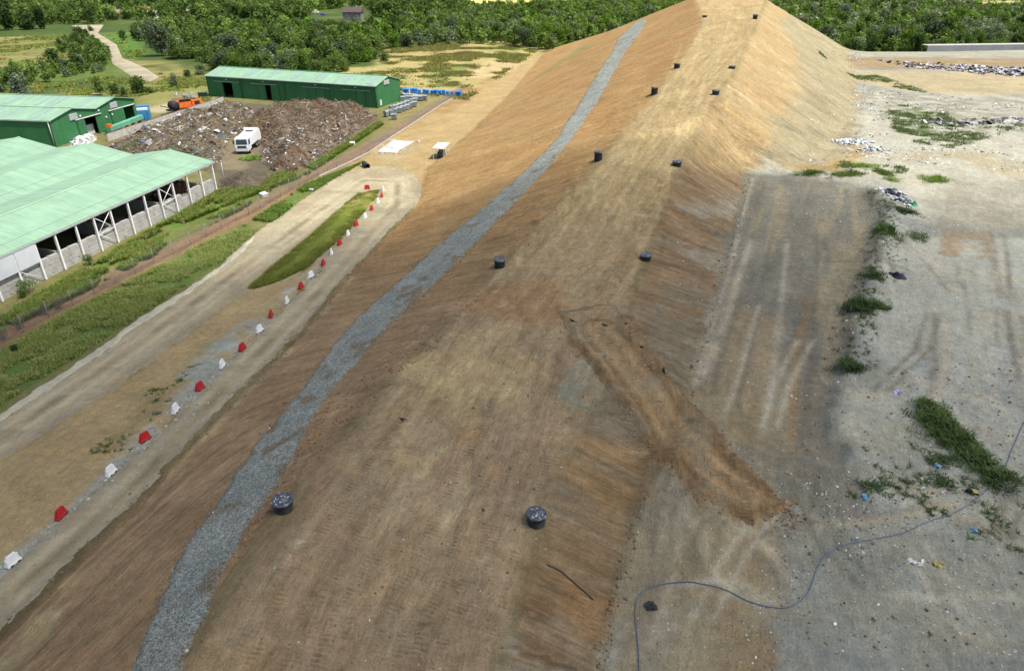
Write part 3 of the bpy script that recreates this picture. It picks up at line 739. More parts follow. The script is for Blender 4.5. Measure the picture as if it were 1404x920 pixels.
overlay('dirt_road', 'pale dirt haul road in two arms joined by a turning place', road_out, road_col, soil('road_dust', 0, 1.0, pat=.6), .25, .05, .5, .5, [island, wedge])
# gravel drain up the left flank
strip = [(150, 985), (172, 918), (205, 850), (238, 772), (300, 680), (350, 608), (400, 548), (440, 494), (485, 440), (530, 398), (575, 358), (620, 318), (665, 282), (705, 246), (742, 212), (765, 186),
         (782, 160), (800, 130), (820, 98), (842, 64), (862, 40), (876, 28), (888, 28), (882, 40), (862, 66), (845, 96), (828, 128), (806, 160), (790, 186), (768, 212), (738, 246), (706, 282),
         (672, 316), (635, 352), (595, 392), (552, 432), (518, 466), (480, 510), (440, 560), (412, 616), (388, 660), (350, 712), (312, 780), (290, 838), (262, 905), (232, 985)]
def inset(poly, a):
    P = np.array(hits2(poly)); T = np.roll(P, -1, 0) - np.roll(P, 1, 0); T /= np.linalg.norm(T, axis=1)[:, None] + 1e-9
    N = np.column_stack([-T[:, 1], T[:, 0]]); sg = 1 if np.sum(P[:, 0] * np.roll(P[:, 1], -1) - P[:, 1] * np.roll(P[:, 0], -1)) > 0 else -1
    return P + sg * N * a
strip_in = inset(strip, .22)
def grav_col(X, Y, d):
    c = np.broadcast_to(np.array((.35, .375, .365)), X.shape + (3,)).copy()
    c = cmix(c, (.43, .46, .46), sstep(.45, .68, fbm(X / 1.2, Y / 1.2, 601, 4)) * .6)
    c = cmix(c, (.26, .205, .14), sstep(.64, .72, fbm(X / 1.6, Y / 1.6, 603, 4)) * .75)
    c = cmix(c, (.24, .20, .145), sstep(.5, .0, d) * .55)
    return c
overlay('gravel_drain', 'grey crushed stone drain running up the flank', strip_in, grav_col, soil('crushed_stone', 11.0, 1.0, pat=.5), .22, .13, .35, .4, world=True)
# the earth ramp
def ramp_col(X, Y, d):
    c = np.broadcast_to(np.array(sh(118, 101, 78)), X.shape + (3,)).copy()
    dd, al = dist_line(X, Y, [((a[0] + b[0]) / 2, (a[1] + b[1]) / 2) for a, b in zip(ramp_l, ramp_r)])
    w = .18 * (fbm(X / 2, Y / 2, 701, 3) - .5)
    c = cmix(c, sh(140, 116, 86), np.exp(-((dd + w - .75) / .24) ** 2) * .7)
    c = cmix(c, sh(98, 80, 58), np.exp(-((dd + w - 1.5) / .26) ** 2) * .85)
    c = cmix(c, sh(100, 82, 60), np.exp(-((d - .45) / .32) ** 2) * .85)
    c = cmix(c, sh(116, 112, 98), sstep(.60, .72, fbm(X / 1.8, Y / 1.8, 703, 4)) * .4)
    return c
overlay('dirt_ramp', 'brown earth ramp leading down off the ridge', [(762, 428), (786, 474), (858, 566), (902, 636), (956, 692), (1030, 720), (1084, 698), (1012, 622), (966, 568), (915, 506), (868, 446), (842, 415)], ramp_col, M_SOIL, .2, .17, .6, .45, fx=(0, .9, .1, .5))
# lane beyond the sheds
def lane_col(X, Y, d):
    c = np.broadcast_to(np.array((.30, .265, .205)), X.shape + (3,)).copy()
    return cmix(c, (.37, .33, .26), sstep(.4, .65, fbm(X / 5, Y / 5, 801, 3)))
LANE = [(98, 36), (142, 35), (134, 46), (160, 62), (168, 80), (200, 94), (218, 106), (206, 113), (180, 105), (154, 88), (150, 68), (128, 52), (114, 42)]
overlay('country_lane', 'pale unpaved lane winding between fields', LANE, lane_col, soil('lane_dust', 0, 1.0, pat=.5), .6, .35, 1, .2)
def island_col(X, Y, d):
    c = np.broadcast_to(np.array((.135, .170, .035)), X.shape + (3,)).copy()
    c = cmix(c, (.19, .21, .04), sstep(.45, .65, fbm(X / 1.5, Y / 4, 811, 3)) * .6)
    far = hits2([(488, 290), (520, 262)])[0][1]
    c = cmix(c, (.33, .235, .12), sstep(far - 2, far + 6, Y) * sstep(.36, .58, fbm(X / 1.2, Y / 1.2, 813, 4)) * .8)
    return c
overlay('grass_island', 'green turf island between the arms of the road', island, island_col, soil('turf', 0, 1.0, pat=.8), .25, .06, .4, .5, crown=.14)
# thin pale bed of concrete laid in the drain along the road
def kerb_col(X, Y, d): return np.broadcast_to(np.array(sh(150, 146, 132)), X.shape + (3,)).copy()
overlay('drain_kerb', 'broken pale concrete drain along the edge of the grass bank', [(-140, 664), (0, 568), (60, 528), (150, 468), (175, 448), (262, 392), (300, 366), (330, 340), (348, 322), (352, 326), (335, 346), (304, 372), (266, 400), (178, 456), (154, 476), (64, 538), (0, 580), (-140, 676)], kerb_col, soil('old_concrete', 0, 1.0, pat=.8), .22, .10, .25, .4)
# ------------------------------------------------------------------ materials of the built things
G_ROOF, G_WALL = (.235, .375, .262), (.042, .165, .066)
M = {}
M['roof'] = sheet_mat('green_roof_sheet', G_ROOF, 0, .5, .03, .07)
M['roof_y'] = sheet_mat('green_roof_sheet_across', G_ROOF, 1, .5, .03, .07)
M['roof_d'] = sheet_mat('green_roof_sheet_deep', (.115, .32, .165), 1, .5, .03, .08)
M['wall'] = sheet_mat('green_wall_sheet', G_WALL, 0, .3, .025, .08)
M['wall_y'] = sheet_mat('green_wall_sheet_across', G_WALL, 1, .3, .025, .08)
M['trim'] = plain('dark_green_trim', (.03, .11, .05), .5)
M['skylight'] = plain('grey_translucent_sheet', (.24, .33, .30), .35, .12)
M['white'] = plain('white_painted_steel', (.74, .75, .74), .45, .1, 1.2, dirt=(.45, .42, .36))
M['galv'] = plain('galvanised_steel', (.42, .44, .45), .45, .15, 2, metal=.35)
M['block'] = plain('grey_block', (.36, .355, .335), .9, .16, .9, dirt=(.20, .18, .14), bump=.03)
M['joint'] = plain('mortar_joint', (.17, .165, .155), .95)
M['concrete'] = plain('pale_concrete', (.42, .41, .38), .9, .14, .6, dirt=(.24, .20, .15), bump=.02)
M['slab'] = plain('white_concrete', (.56, .545, .50), .9, .12, .5, dirt=(.36, .30, .22))
M['rust'] = plain('rusty_steel', (.16, .085, .05), .8, .25, 2)
M['dark'] = plain('dark_rubber', (.025, .025, .027), .7, .2, 2)
M['glass'] = plain('dark_glass', (.03, .045, .06), .12, .05, 1, spec=.6)
M['panel'] = plain('pale_grey_panel', (.52, .55, .58), .5, .07, .6)
M['black'] = plain('black_plastic', (.018, .021, .027), .42, .25, 2.5, spec=.45, dirt=(.10, .09, .075), dirt_amt=.45)
M['lid'] = plain('dusty_black_lid', (.042, .053, .072), .26, .2, 2.0, spec=.85, dirt=(.30, .28, .25), dirt_amt=.6)
M['splash'] = plain('dried_mud_splash', (.50, .47, .40), .9, .2, 4)
M['red'] = plain('red_plastic', (.42, .018, .022), .42, .10, 1.5, dirt=(.30, .10, .06), dirt_amt=.3)
M['whitepl'] = plain('white_plastic', (.76, .79, .80), .42, .07, 1.5, dirt=(.50, .46, .38), dirt_amt=.3)
M['truck'] = plain('white_truck_paint', (.78, .79, .80), .3, .06, .8, dirt=(.45, .42, .36), dirt_amt=.3)
M['orange'] = plain('orange_paint', (.70, .145, .025), .45, .14, 1.0, dirt=(.30, .13, .06))
M['blue'] = plain('blue_paint', (.035, .20, .42), .45, .16, 1.0, dirt=(.12, .18, .24))
M['bluebin'] = plain('bright_blue_plastic', (.015, .20, .66), .4, .14, 1.6)
M['teal'] = plain('faded_green_paint', (.12, .33, .22), .6, .18, .8)
M['greenbin'] = plain('green_plastic', (.02, .27, .09), .45, .15, 1.2)
M['inside'] = plain('shed_floor', (.11, .105, .10), .95, .3, .5)

def plane_hit(px, py, o, n):
    """where the sight line through px, py meets the upright plane through o with level normal n"""
    u, v = (px - 702) / FOC, (py - 460) / FOC
    d = Vector((u, CT - v * ST, -ST - v * CT)); c = Vector((0, 0, CAMH)); n = Vector(n)
    return c + d * ((Vector(o) - c).dot(n) / d.dot(n))

def pierced_wall(mb, L, H, holes, th, at):
    """wall along local length 0..L, height by function H(s), with door holes (s0, s1, z0, z1); at(s, q, z) places it"""
    cuts = sorted(set([0, L] + [h[0] for h in holes] + [h[1] for h in holes] + ([L / 2] if callable(H) else [])))
    hf = H if callable(H) else (lambda s: H)
    for a, b in zip(cuts[:-1], cuts[1:]):
        top = [h for h in holes if h[0] <= a + 1e-6 and h[1] >= b - 1e-6]
        z0 = max([h[3] for h in top], default=-.4)
        vs = [at(a, 0, z0), at(b, 0, z0), at(b, 0, hf(b)), at(a, 0, hf(a)), at(a, th, z0), at(b, th, z0), at(b, th, hf(b)), at(a, th, hf(a))]
        mb.add(vs, [(0, 1, 2, 3), (7, 6, 5, 4), (4, 5, 1, 0), (3, 2, 6, 7), (0, 3, 7, 4), (1, 5, 6, 2)])

# ------------------------------------------------------------------ the long green shed
bX, bY, bA, bW, bH, bR, bL = -33.712, 180.149, .36, 12.152, 5.35, 1.53, 52.7
bz = float(G.z(bX, bY)) - .1
long_shed = empty('green_shed', (bX, bY, bz), PI / 2 - bA, 'long dark green metal shed with four sliding doors behind the waste heaps', 'shed')
gdir = Vector((math.sin(bA), math.cos(bA), 0)); adir = Vector((-math.cos(bA), math.sin(bA), 0)); bo = Vector((bX, bY, bz))
def on_front(px, py):
    p = plane_hit(px, py, bo, gdir) - bo; return p.dot(adir), p.z
doors = []
for (x0, y0), (x1, y1), lx0, lx1 in (((305.6, 117.5), (318.5, 138), 295, 329), ((364, 122), (371.5, 144), 345, 380), ((432, 130), (444, 146), 416, 453), ((480, 134), (498, 150), 470, 508)):
    a, zt_ = on_front(x1, y0); b, _ = on_front(x0, y0); c, zr = on_front(lx1, y0); d, _ = on_front(lx0, y0)
    doors.append((a, b, zt_, c, d))
holes = [(d[0], d[1], 0, 3.9) for d in doors[:2]]
mb = MB(); pierced_wall(mb, bL, bH, holes, .15, lambda s, q, z: (q, s, z)); mb.build('wall', M['wall_y'], long_shed)
mb = MB(); pierced_wall(mb, bL, bH, [], .15, lambda s, q, z: (bW - .15 + q, s, z)); mb.build('wall', M['wall_y'], long_shed)
for y in (0.0, bL - .15):
    mb = MB(); pierced_wall(mb, bW, lambda s: bH + bR * (1 - abs(s - bW / 2) / (bW / 2)), [], .15, lambda s, q, z, y=y: (s, y + q, z)); mb.build('wall', M['wall'], long_shed)
def gable_roof(parent, x0, W_, y0, y1, h, r, mat, over=.35, slope=0.0, name='roof', thick=.12, ends=.25, zf=None):
    mb = MB(); xm = x0 + W_ / 2; k = r / (W_ / 2)
    zf = zf or (lambda y: 0)
    for sx in (-1, 1):
        xe = xm + sx * (W_ / 2 + over); ze = h - k * over
        a, b = y0 - ends, y1 + ends
        vs = [(xe, a, ze + zf(a)), (xm, a, h + r + zf(a)), (xm, b, h + r + zf(b)), (xe, b, ze + zf(b))]
        vs = [(x, y, z + .02) for x, y, z in vs] + [(x, y, z + .02 + thick) for x, y, z in vs]
        if sx < 0: mb.add(vs, [(0, 1, 2, 3), (7, 6, 5, 4), (0, 4, 5, 1), (2, 6, 7, 3), (0, 3, 7, 4)])
        else: mb.add(vs, [(3, 2, 1, 0), (4, 5, 6, 7), (1, 5, 4, 0), (3, 7, 6, 2), (4, 7, 3, 0)])
    return mb.build(name, mat, parent)
rf = gable_roof(long_shed, 0, bW, 0, bL, bH, bR, M['roof_y'])
def roof_strip(parent, x0, W_, ya, yb, h, r, side, mat, name='skylight', lo=.12, hi=.95, zf=None):
    xm = x0 + W_ / 2; mb = MB(); f = lambda t: (xm + side * (W_ / 2) * (1 - t), h + r * t)
    zf = zf or (lambda y: 0)
    (xa, za), (xb, zb_) = f(lo), f(hi); e = .155
    vs = [(xa, ya, za + e + zf(ya)), (xa, yb, za + e + zf(yb)), (xb, yb, zb_ + e + zf(yb)), (xb, ya, zb_ + e + zf(ya))]
    mb.add(vs + [(x, y, z + .035) for x, y, z in vs], [(0, 1, 2, 3), (7, 6, 5, 4), (0, 4, 5, 1), (1, 5, 6, 2), (2, 6, 7, 3), (3, 7, 4, 0)])
    return mb.build(name, mat, parent)
for fr in (.05, .19, .33, .48, .62, .76, .955):
    roof_strip(rf, 0, bW, bL * fr - .65, bL * fr + .65, bH, bR, -1, M['skylight'])
mb = MB(); mb.box((bW / 2, bL / 2, bH + bR + .18), (.5, bL + .6, .10)); mb.build('ridge_cap', M['roof_d'], rf)
mb = MB(); mb.box((-.42, bL / 2, bH - .05), (.16, bL + .5, .16)); mb.build('gutter', M['galv'], rf)
for i, (a, b, zt_, c, d) in enumerate(doors):
    mb = MB(); mb.box((-.16, (c + d) / 2, 4.12), (.16, d - c, .12)); mb.build('door_rail', M['galv'], long_shed)
    w = (d - c) / 3.2
    if i == 0: spans = [(a - w, a), (b, b + w)]
    elif i == 1: spans = [(a - w, a), (b, b + w)]
    else: spans = [((c + d) / 2 - w * 1.0, (c + d) / 2 - .04), ((c + d) / 2 + .04, (c + d) / 2 + w * 1.0)]
    for s0, s1 in spans:
        mb = MB(); mb.box((-.11, (s0 + s1) / 2, 2.0), (.07, s1 - s0, 3.95)); dr = mb.build('door', M['wall_y'], long_shed)
        mb = MB()
        mb.box((-.155, s0 + .04, 2.0), (.03, .07, 3.9)); mb.build('door_edge', M['trim'], dr)
        mb = MB(); mb.box((-.155, s1 - .04, 2.0), (.03, .07, 3.9)); mb.build('door_edge', M['trim'], dr)
    mb = MB(); mb.box((-.12, (c + d) / 2, 4.75), (.2, .3, .2)); mb.build('lamp', M['white'], long_shed)
for s in (.05, bL * .26, bL * .52, bL * .78, bL - .1):
    mb = MB(); mb.tube([(-.09, s, bH - .1), (-.09, s, 0)], .07, 8); mb.build('downpipe', M['trim'], long_shed)
def louvre(parent, c, ax_, w, h):
    mb = MB(); n = 4
    dims = (w, .14, h) if ax_ == 'x' else (.14, w, h)
    mb.box(c, dims); v = mb.build('vent', M['panel'], parent)
    mb = MB()
    for k in range(n):
        z = c[2] - h / 2 + (k + .5) * h / n
        mb.box((c[0], c[1] - .09, z) if ax_ == 'x' else (c[0] - .09, c[1], z), (w * .92, .05, h / n * .45) if ax_ == 'x' else (.05, w * .92, h / n * .45))
    mb.build('slats', M['galv'], v)
louvre(long_shed, (bW * .42, -.1, bH + .25), 'x', 2.6, 1.0)
mb = MB(); mb.box((1.6, -.09, 1.2), (.9, .12, 1.3)); mb.build('switch_box', M['panel'], long_shed)

# ------------------------------------------------------------------ the twin green shed on the left
tX, tY, tA, tW, tH, tR, tL = -90.179, 138.528, .155, 26.215, 5.0, 1.24, 40.0
tz = float(G.z(tX, tY)) - .05
twin = empty('twin_green_shed', (tX, tY, tz), PI / 2 - tA, 'bright green metal shed with twin gables and two open doors', 'shed')
to = Vector((tX, tY, tz)); tax = Vector((-math.cos(tA), math.sin(tA), 0)); tg = Vector((math.sin(tA), math.cos(tA), 0))
def on_gable(px, py):
    p = plane_hit(px, py, to, tax) - to; return p.dot(tg), p.z
def tgab(s):
    q = (s % (tW / 2)) if s < tW - 1e-6 else tW / 2
    return tH + tR * (1 - abs(q - tW / 4) / (tW / 4))
d1a, d1z = on_gable(116.5, 170); d1b, _ = on_gable(132, 164); r1a, _ = on_gable(105, 174); r1b, r1z = on_gable(139, 162)
d2a, d2z = on_gable(169.5, 153); d2b, _ = on_gable(183, 149); r2a, _ = on_gable(149.5, 159); r2b, r2z = on_gable(184, 147)
d2b = min(d2b, tW - .8); r2b = min(r2b, tW - .2)
mb = MB(); thol = [(d1a, d1b, 0, 3.7), (d2a, d2b, 0, 3.7)]
cuts = sorted(set([0, tW / 4, tW / 2, tW * .75, tW, d1a, d1b, d2a, d2b]))
for a, b in zip(cuts[:-1], cuts[1:]):
    z0 = 3.7 if any(h[0] <= a + 1e-6 and h[1] >= b - 1e-6 for h in thol) else -.5
    ha, hb = tgab(a), tgab(b)
    vs = [(a, 0, z0), (b, 0, z0), (b, 0, hb), (a, 0, ha), (a, .15, z0), (b, .15, z0), (b, .15, hb), (a, .15, ha)]
    mb.add(vs, [(0, 1, 2, 3), (7, 6, 5, 4), (4, 5, 1, 0), (3, 2, 6, 7), (0, 3, 7, 4), (1, 5, 6, 2)])
mb.build('wall', M['wall'], twin)
for x in (0, tW - .15):
    mb = MB(); pierced_wall(mb, tL, tH, [], .15, lambda s, q, z, x=x: (x + q, s, z)); mb.build('wall', M['wall_y'], twin)
mb = MB()
for a, b in ((0, tW / 4), (tW / 4, tW / 2), (tW / 2, .75 * tW), (.75 * tW, tW)):
    vs = [(a, tL - .15, -.5), (b, tL - .15, -.5), (b, tL - .15, tgab(b)), (a, tL - .15, tgab(a))]
    mb.add(vs + [(x, tL, z) for x, y, z in vs], [(0, 1, 2, 3), (7, 6, 5, 4), (0, 3, 7, 4), (1, 5, 6, 2)])
mb.build('wall', M['wall'], twin)
for k in (0, 1):
    L_ = tL if k == 0 else 23.0
    rf = gable_roof(twin, k * tW / 2, tW / 2, 0, tL, tH, tR, M['roof_y'], over=.0 if k else .0, ends=.3)
    for side in (-1,):
        for fr in ((.10, .27, .37, .62, .8) if k == 0 else (.10, .27, .36, .55, .7, .85)):
            roof_strip(rf, k * tW / 2, tW / 2, tL * fr - .55, tL * fr + .55, tH, tR, side, M['skylight'])
    mb = MB(); mb.box((k * tW / 2 + tW / 4, tL / 2, tH + tR + .18), (.45, tL + .6, .08)); mb.build('ridge_cap', M['roof'], rf)
    ga, gz = on_gable(*((100, 160.5) if k == 0 else (155, 144.5)))
    louvre(twin, (ga, -.1, gz), 'x', 2.2, 1.15)
mb = MB(); mb.box((-.08, tL / 2, tH - .02), (.22, tL + .6, .16)); mb.build('gutter', M['galv'], twin)
for x, y in ((-.1, .2), (-.1, 13.5), (-.1, 27)):
    mb = MB(); mb.tube([(x, y, tH - .1), (x, y, 0)], .09, 8); mb.build('downpipe', M['galv'], twin)
for (a, b, ra, rb) in ((d1a, d1b, r1a, r1b), (d2a, d2b, r2a, r2b)):
    mb = MB(); mb.box(((ra + rb) / 2, -.16, 3.95), (rb - ra, .16, .13)); mb.build('door_rail', M['white'], twin)
    mb = MB(); wd = (a - ra) * .9; mb.box((a - wd / 2, -.11, 1.9), (wd, .07, 3.8)); dr = mb.build('door', M['wall'], twin)
    mb = MB(); mb.box((a - wd + .08, -.155, 1.9), (.16, .03, 3.75)); mb.build('door_edge', M['trim'], dr)
mb = MB(); mb.box(((d1a + d1b) / 2 + .5, 1.6, 1.0), (3.2, .5, 2.0)); mb.build('inner_partition', M['panel'], twin)
for a, z in ((d1b + 1.2, 4.6), ((r1a + d1a) / 2 + .4, 4.5), (d1b + 3, 2.9), (d1b + 5, 3.1)):
    mb = MB(); mb.box((a, -.12, z), (.3, .2, .3)); mb.build('lamp', M['white'], twin)

# ------------------------------------------------------------------ the open-sided shed
zS = float(G.z(*shed_xy(0, 0)))
open_shed = empty('open_sided_shed', (shedX, shedY, 0), PI - shedA, 'open-sided shed with pale green ridged roof over block walls beside the grassy strip', 'shed')
sH, sR, vL = 4.72, 1.29, 56.0
zf = lambda v: SLOPE * v
for k in range(3):
    rf = gable_roof(open_shed, k * 2 * shedS, 2 * shedS, 0, vL, sH, sR, M['roof_y'], over=.0 if k else .0, ends=.35, zf=zf)
    mb = MB(); vs = []
    xm = (2 * k + 1) * shedS
    mb.add([(xm - .28, -.35, sH + sR + .13 + zf(-.35)), (xm + .28, -.35, sH + sR + .13 + zf(-.35)), (xm + .28, vL, sH + sR + .13 + zf(vL)), (xm - .28, vL, sH + sR + .13 + zf(vL)),
            (xm - .05, -.35, sH + sR + .23 + zf(-.35)), (xm + .05, -.35, sH + sR + .23 + zf(-.35)), (xm + .05, vL, sH + sR + .23 + zf(vL)), (xm - .05, vL, sH + sR + .23 + zf(vL))],
           [(0, 3, 2, 1), (4, 5, 6, 7), (0, 1, 5, 4), (1, 2, 6, 5), (2, 3, 7, 6), (3, 0, 4, 7)])
    mb.build('ridge_cap', M['roof'], rf)
    mb = MB()
    for t in (.24,):
        roof_strip(rf, 2 * k * shedS, 2 * shedS, 0, vL, sH, sR, -1, M['skylight'], 'lap_joint', t, t + .006, zf)
mb = MB(); mb.add([(-.05, -.4, sH - .12 + zf(0)), (-.22, -.4, sH - .12 + zf(0)), (-.22, vL, sH - .12 + zf(vL)), (-.05, vL, sH - .12 + zf(vL)), (-.05, -.4, sH + .06 + zf(0)), (-.22, -.4, sH + .06 + zf(0)), (-.22, vL, sH + .06 + zf(vL)), (-.05, vL, sH + .06 + zf(vL))],
           [(0, 1, 2, 3), (7, 6, 5, 4), (0, 4, 5, 1), (1, 5, 6, 2), (2, 6, 7, 3), (3, 7, 4, 0)]); mb.build('gutter', M['galv'], open_shed)
# posts found on the photograph along the open side
pv = []
so_ = Vector((*shed_xy(0, 0), 0)); sv = Vector((-math.sin(shedA), -math.cos(shedA), 0)); sn = Vector((math.cos(shedA), -math.sin(shedA), 0))
for px, py in ((297.4, 263), (281.5, 274), (264.5, 285), (246, 296.5), (227.5, 304), (208, 314), (187, 327), (164, 337), (141.5, 347), (117.5, 357), (91.5, 374.5), (66, 391)):
    pv.append((plane_hit(px, py, so_, sn) - so_).dot(sv))
stp = (pv[-1] - pv[0]) / (len(pv) - 1)
while pv[-1] + stp < vL: pv.append(pv[-1] + stp)
pv = [max(.15, v) for v in pv]
for v in pv:
    mb = MB(); z0 = zf(v)
    for dx in (-.10, .10): mb.box((.0 + dx, v, z0 + sH / 2 - .05), (.022, .22, sH - .1))
    mb.box((0, v, z0 + sH / 2 - .05), (.2, .03, sH - .1)); mb.build('post', M['white'], open_shed)
for kx in range(1, 7):
    for v in (0.15, *[pv[i] for i in range(2, len(pv), 3)]):
        mb = MB(); mb.box((kx * shedS, v, zf(v) + (sH if kx % 2 == 0 else sH + sR) / 2), (.2, .2, (sH if kx % 2 == 0 else sH + sR) - .05)); mb.build('post', M['galv'], open_shed)
# low block wall with open joints, a broken place near the far end
mb = MB(); mj = MB(); bh = .5
for i, (a, b) in enumerate(zip(pv[:-1], pv[1:])):
    rows = 5
    for r in range(rows):
        c0, c1 = a + .12, b - .12; n = 2
        for k in range(n):
            if i == 2 and r == rows - 1 and k == 0: continue
            sft = .25 * (r % 2)
            s0 = c0 + (c1 - c0) * k / n + (sft if k else 0); s1 = c0 + (c1 - c0) * (k + 1) / n + (sft if k < n - 1 else 0)
            vm = (s0 + s1) / 2; j = .012 * random.uniform(-1, 1)
            mb.box((.42 + j, vm, zf(vm) + .0 + bh * (r + .5) - .25), (.5, s1 - s0 - .03, bh - .03))
    mj.box((.42, (a + b) / 2, zf((a + b) / 2) + 1.0), (.40, b - a - .1, 1.9))
bw = mb.build('block_wall', M['block'], open_shed); mj.build('mortar_core', M['joint'], bw)
# pale panels at the near end, braces
for i in range(11, len(pv) - 1):
    a, b = pv[i], pv[i + 1]
    mb = MB(); mb.add([(-.14, a + .1, 2.35 + zf(a)), (-.14, b - .06, 2.35 + zf(b)), (-.14, b - .06, sH - .15 + zf(b)), (-.14, a + .1, sH - .15 + zf(a)), (-.2, a + .1, 2.35 + zf(a)), (-.2, b - .06, 2.35 + zf(b)), (-.2, b - .06, sH - .15 + zf(b)), (-.2, a + .1, sH - .15 + zf(a))],
                      [(0, 1, 2, 3), (7, 6, 5, 4), (0, 4, 5, 1), (1, 5, 6, 2), (2, 6, 7, 3), (3, 7, 4, 0)]); mb.build('side_panel', M['panel'], open_shed)
for i in (3, 7, 11):
    a, b = pv[i], pv[i + 1]
    for z0, z1 in ((2.3, sH - .3), (sH - .3, 2.3), (.2, 2.2), (2.2, 2.2)):
        mb = MB(); mb.tube([(-.06, a + .1, z0 + zf(a)), (-.06, b - .1, z1 + zf(b))], .045, 6); mb.build('brace', M['white'], open_shed)
# inner wall and floor so that the inside is really dark
for u in (6 * shedS - .1,):
    mb = MB(); mb.box((u, vL / 2, zf(vL / 2) + 2.2), (.2, vL, 5.6)); mb.build('back_wall', M['block'], open_shed)
mb = MB(); mb.box((3 * shedS, vL - .1, zf(vL) + 2.3), (6 * shedS, .2, 4.9)); mb.build('end_wall', M['block'], open_shed)
for v in pv[1::3]:
    mb = MB(); mb.box((3.5, v, zf(v) + 1.2), (6, .4, 2.4)); mb.build('bay_wall', M['block'], open_shed)
for v in pv:
    mb = MB(); mb.box((3 * shedS, v, zf(v) + sH - .12), (6 * shedS, .12, .22)); mb.build('roof_beam', M['galv'], open_shed)
ORD = ['first', 'second', 'third', 'fourth', 'fifth', 'sixth', 'seventh', 'eighth', 'ninth', 'tenth', 'eleventh', 'twelfth', 'thirteenth']
# ------------------------------------------------------------------ plastic road barriers
def make_barrier(mat):
    r = empty('road_barrier')
    mb = MB(); L, h = 1.2, .88
    # stepped trapezoid: wide foot, leaning ends, narrow head
    secs = [(0, .60, .24), (.16, .60, .24), (.20, .57, .19), (.50, .48, .13), (.80, .385, .095), (h, .365, .08)]
    vs, fs = [], []
    for z, a, b in secs: vs += [(-a, -b, z), (a, -b, z), (a, b, z), (-a, b, z)]
    for i in range(len(secs) - 1):
        for k in range(4): fs.append((4 * i + k, 4 * i + (k + 1) % 4, 4 * i + 4 + (k + 1) % 4, 4 * i + 4 + k))
    fs += [(3, 2, 1, 0), tuple(4 * (len(secs) - 1) + k for k in range(4))]
    mb.add(vs, fs); mb.build('body', mat, r, .018)
    mb = MB()
    for x in (-.3, .3): mb.box((x, 0, .06), (.22, .52, .125))
    mb.build('fork_slot', M['dark'], r)
    mb = MB(); mb.lathe([(.07, h - .01), (.07, h + .035), (.05, h + .045)], (-.2, 0, 0), 12); mb.build('filler_cap', mat, r)
    mb = MB(); mb.box((.47, 0, .52), (.13, .12, .34)); mb.build('coupling_lug', mat, r, .015)
    mb = MB(); mb.box((-.47, 0, .52), (.13, .12, .34)); mb.build('coupling_lug', mat, r, .015)
    return r
bp = [(23, 763), (90, 700), (148, 647), (197, 600.5), (238.5, 562), (273, 529), (304, 498), (330, 475.5), (353, 452), (375, 429.5), (393, 411), (410, 393), (427, 376), (440.8, 361), (452.8, 345.4), (464.6, 332.6),
      (478.7, 320), (489.6, 307.3), (499.5, 296.5), (509, 286.4), (516.8, 276), (523.8, 267), (527.2, 258.5)]
wht, red_ = make_barrier(M['whitepl']), make_barrier(M['red'])
used_w = used_r = False; nw = nr = 0
bw3 = []
for b_ in (wht, red_): b_.scale = (.76, .76, .8)
for px, py in bp:
    z = (CAMH * 1078 / (py + 49.4)); hp = .88 * FOC / z
    bw3.append(Vector(G.hit(px, py + hp * .36)))
for i, p in enumerate(bw3):
    d = (bw3[min(i + 1, len(bw3) - 1)] - bw3[max(i - 1, 0)])
    white_ = i % 2 == 0
    if white_:
        o = wht if not used_w else copy_tree(wht); used_w = True; nw += 1; k = nw; word = 'white'
    else:
        o = red_ if not used_r else copy_tree(red_); used_r = True; nr += 1; k = nr; word = 'red'
    o.location = p + Vector((random.uniform(-.22, .22), random.uniform(-.3, .3), .05)); o.rotation_euler = (0, 0, math.atan2(d.y, d.x) + random.uniform(-.3, .3))
    tag(o, f'{word} plastic road barrier, {ORD[k - 1]} {word} one counting up the row from the near end', 'barrier', 'plastic barriers along the haul road')
o = copy_tree(red_); p = Vector(G.hit(503.7, 260)); o.location = p + Vector((0, 0, .04)); o.rotation_euler = (0, 0, .12)
tag(o, 'red plastic road barrier standing crosswise at the tip of the grass island', 'barrier', 'plastic barriers along the haul road')
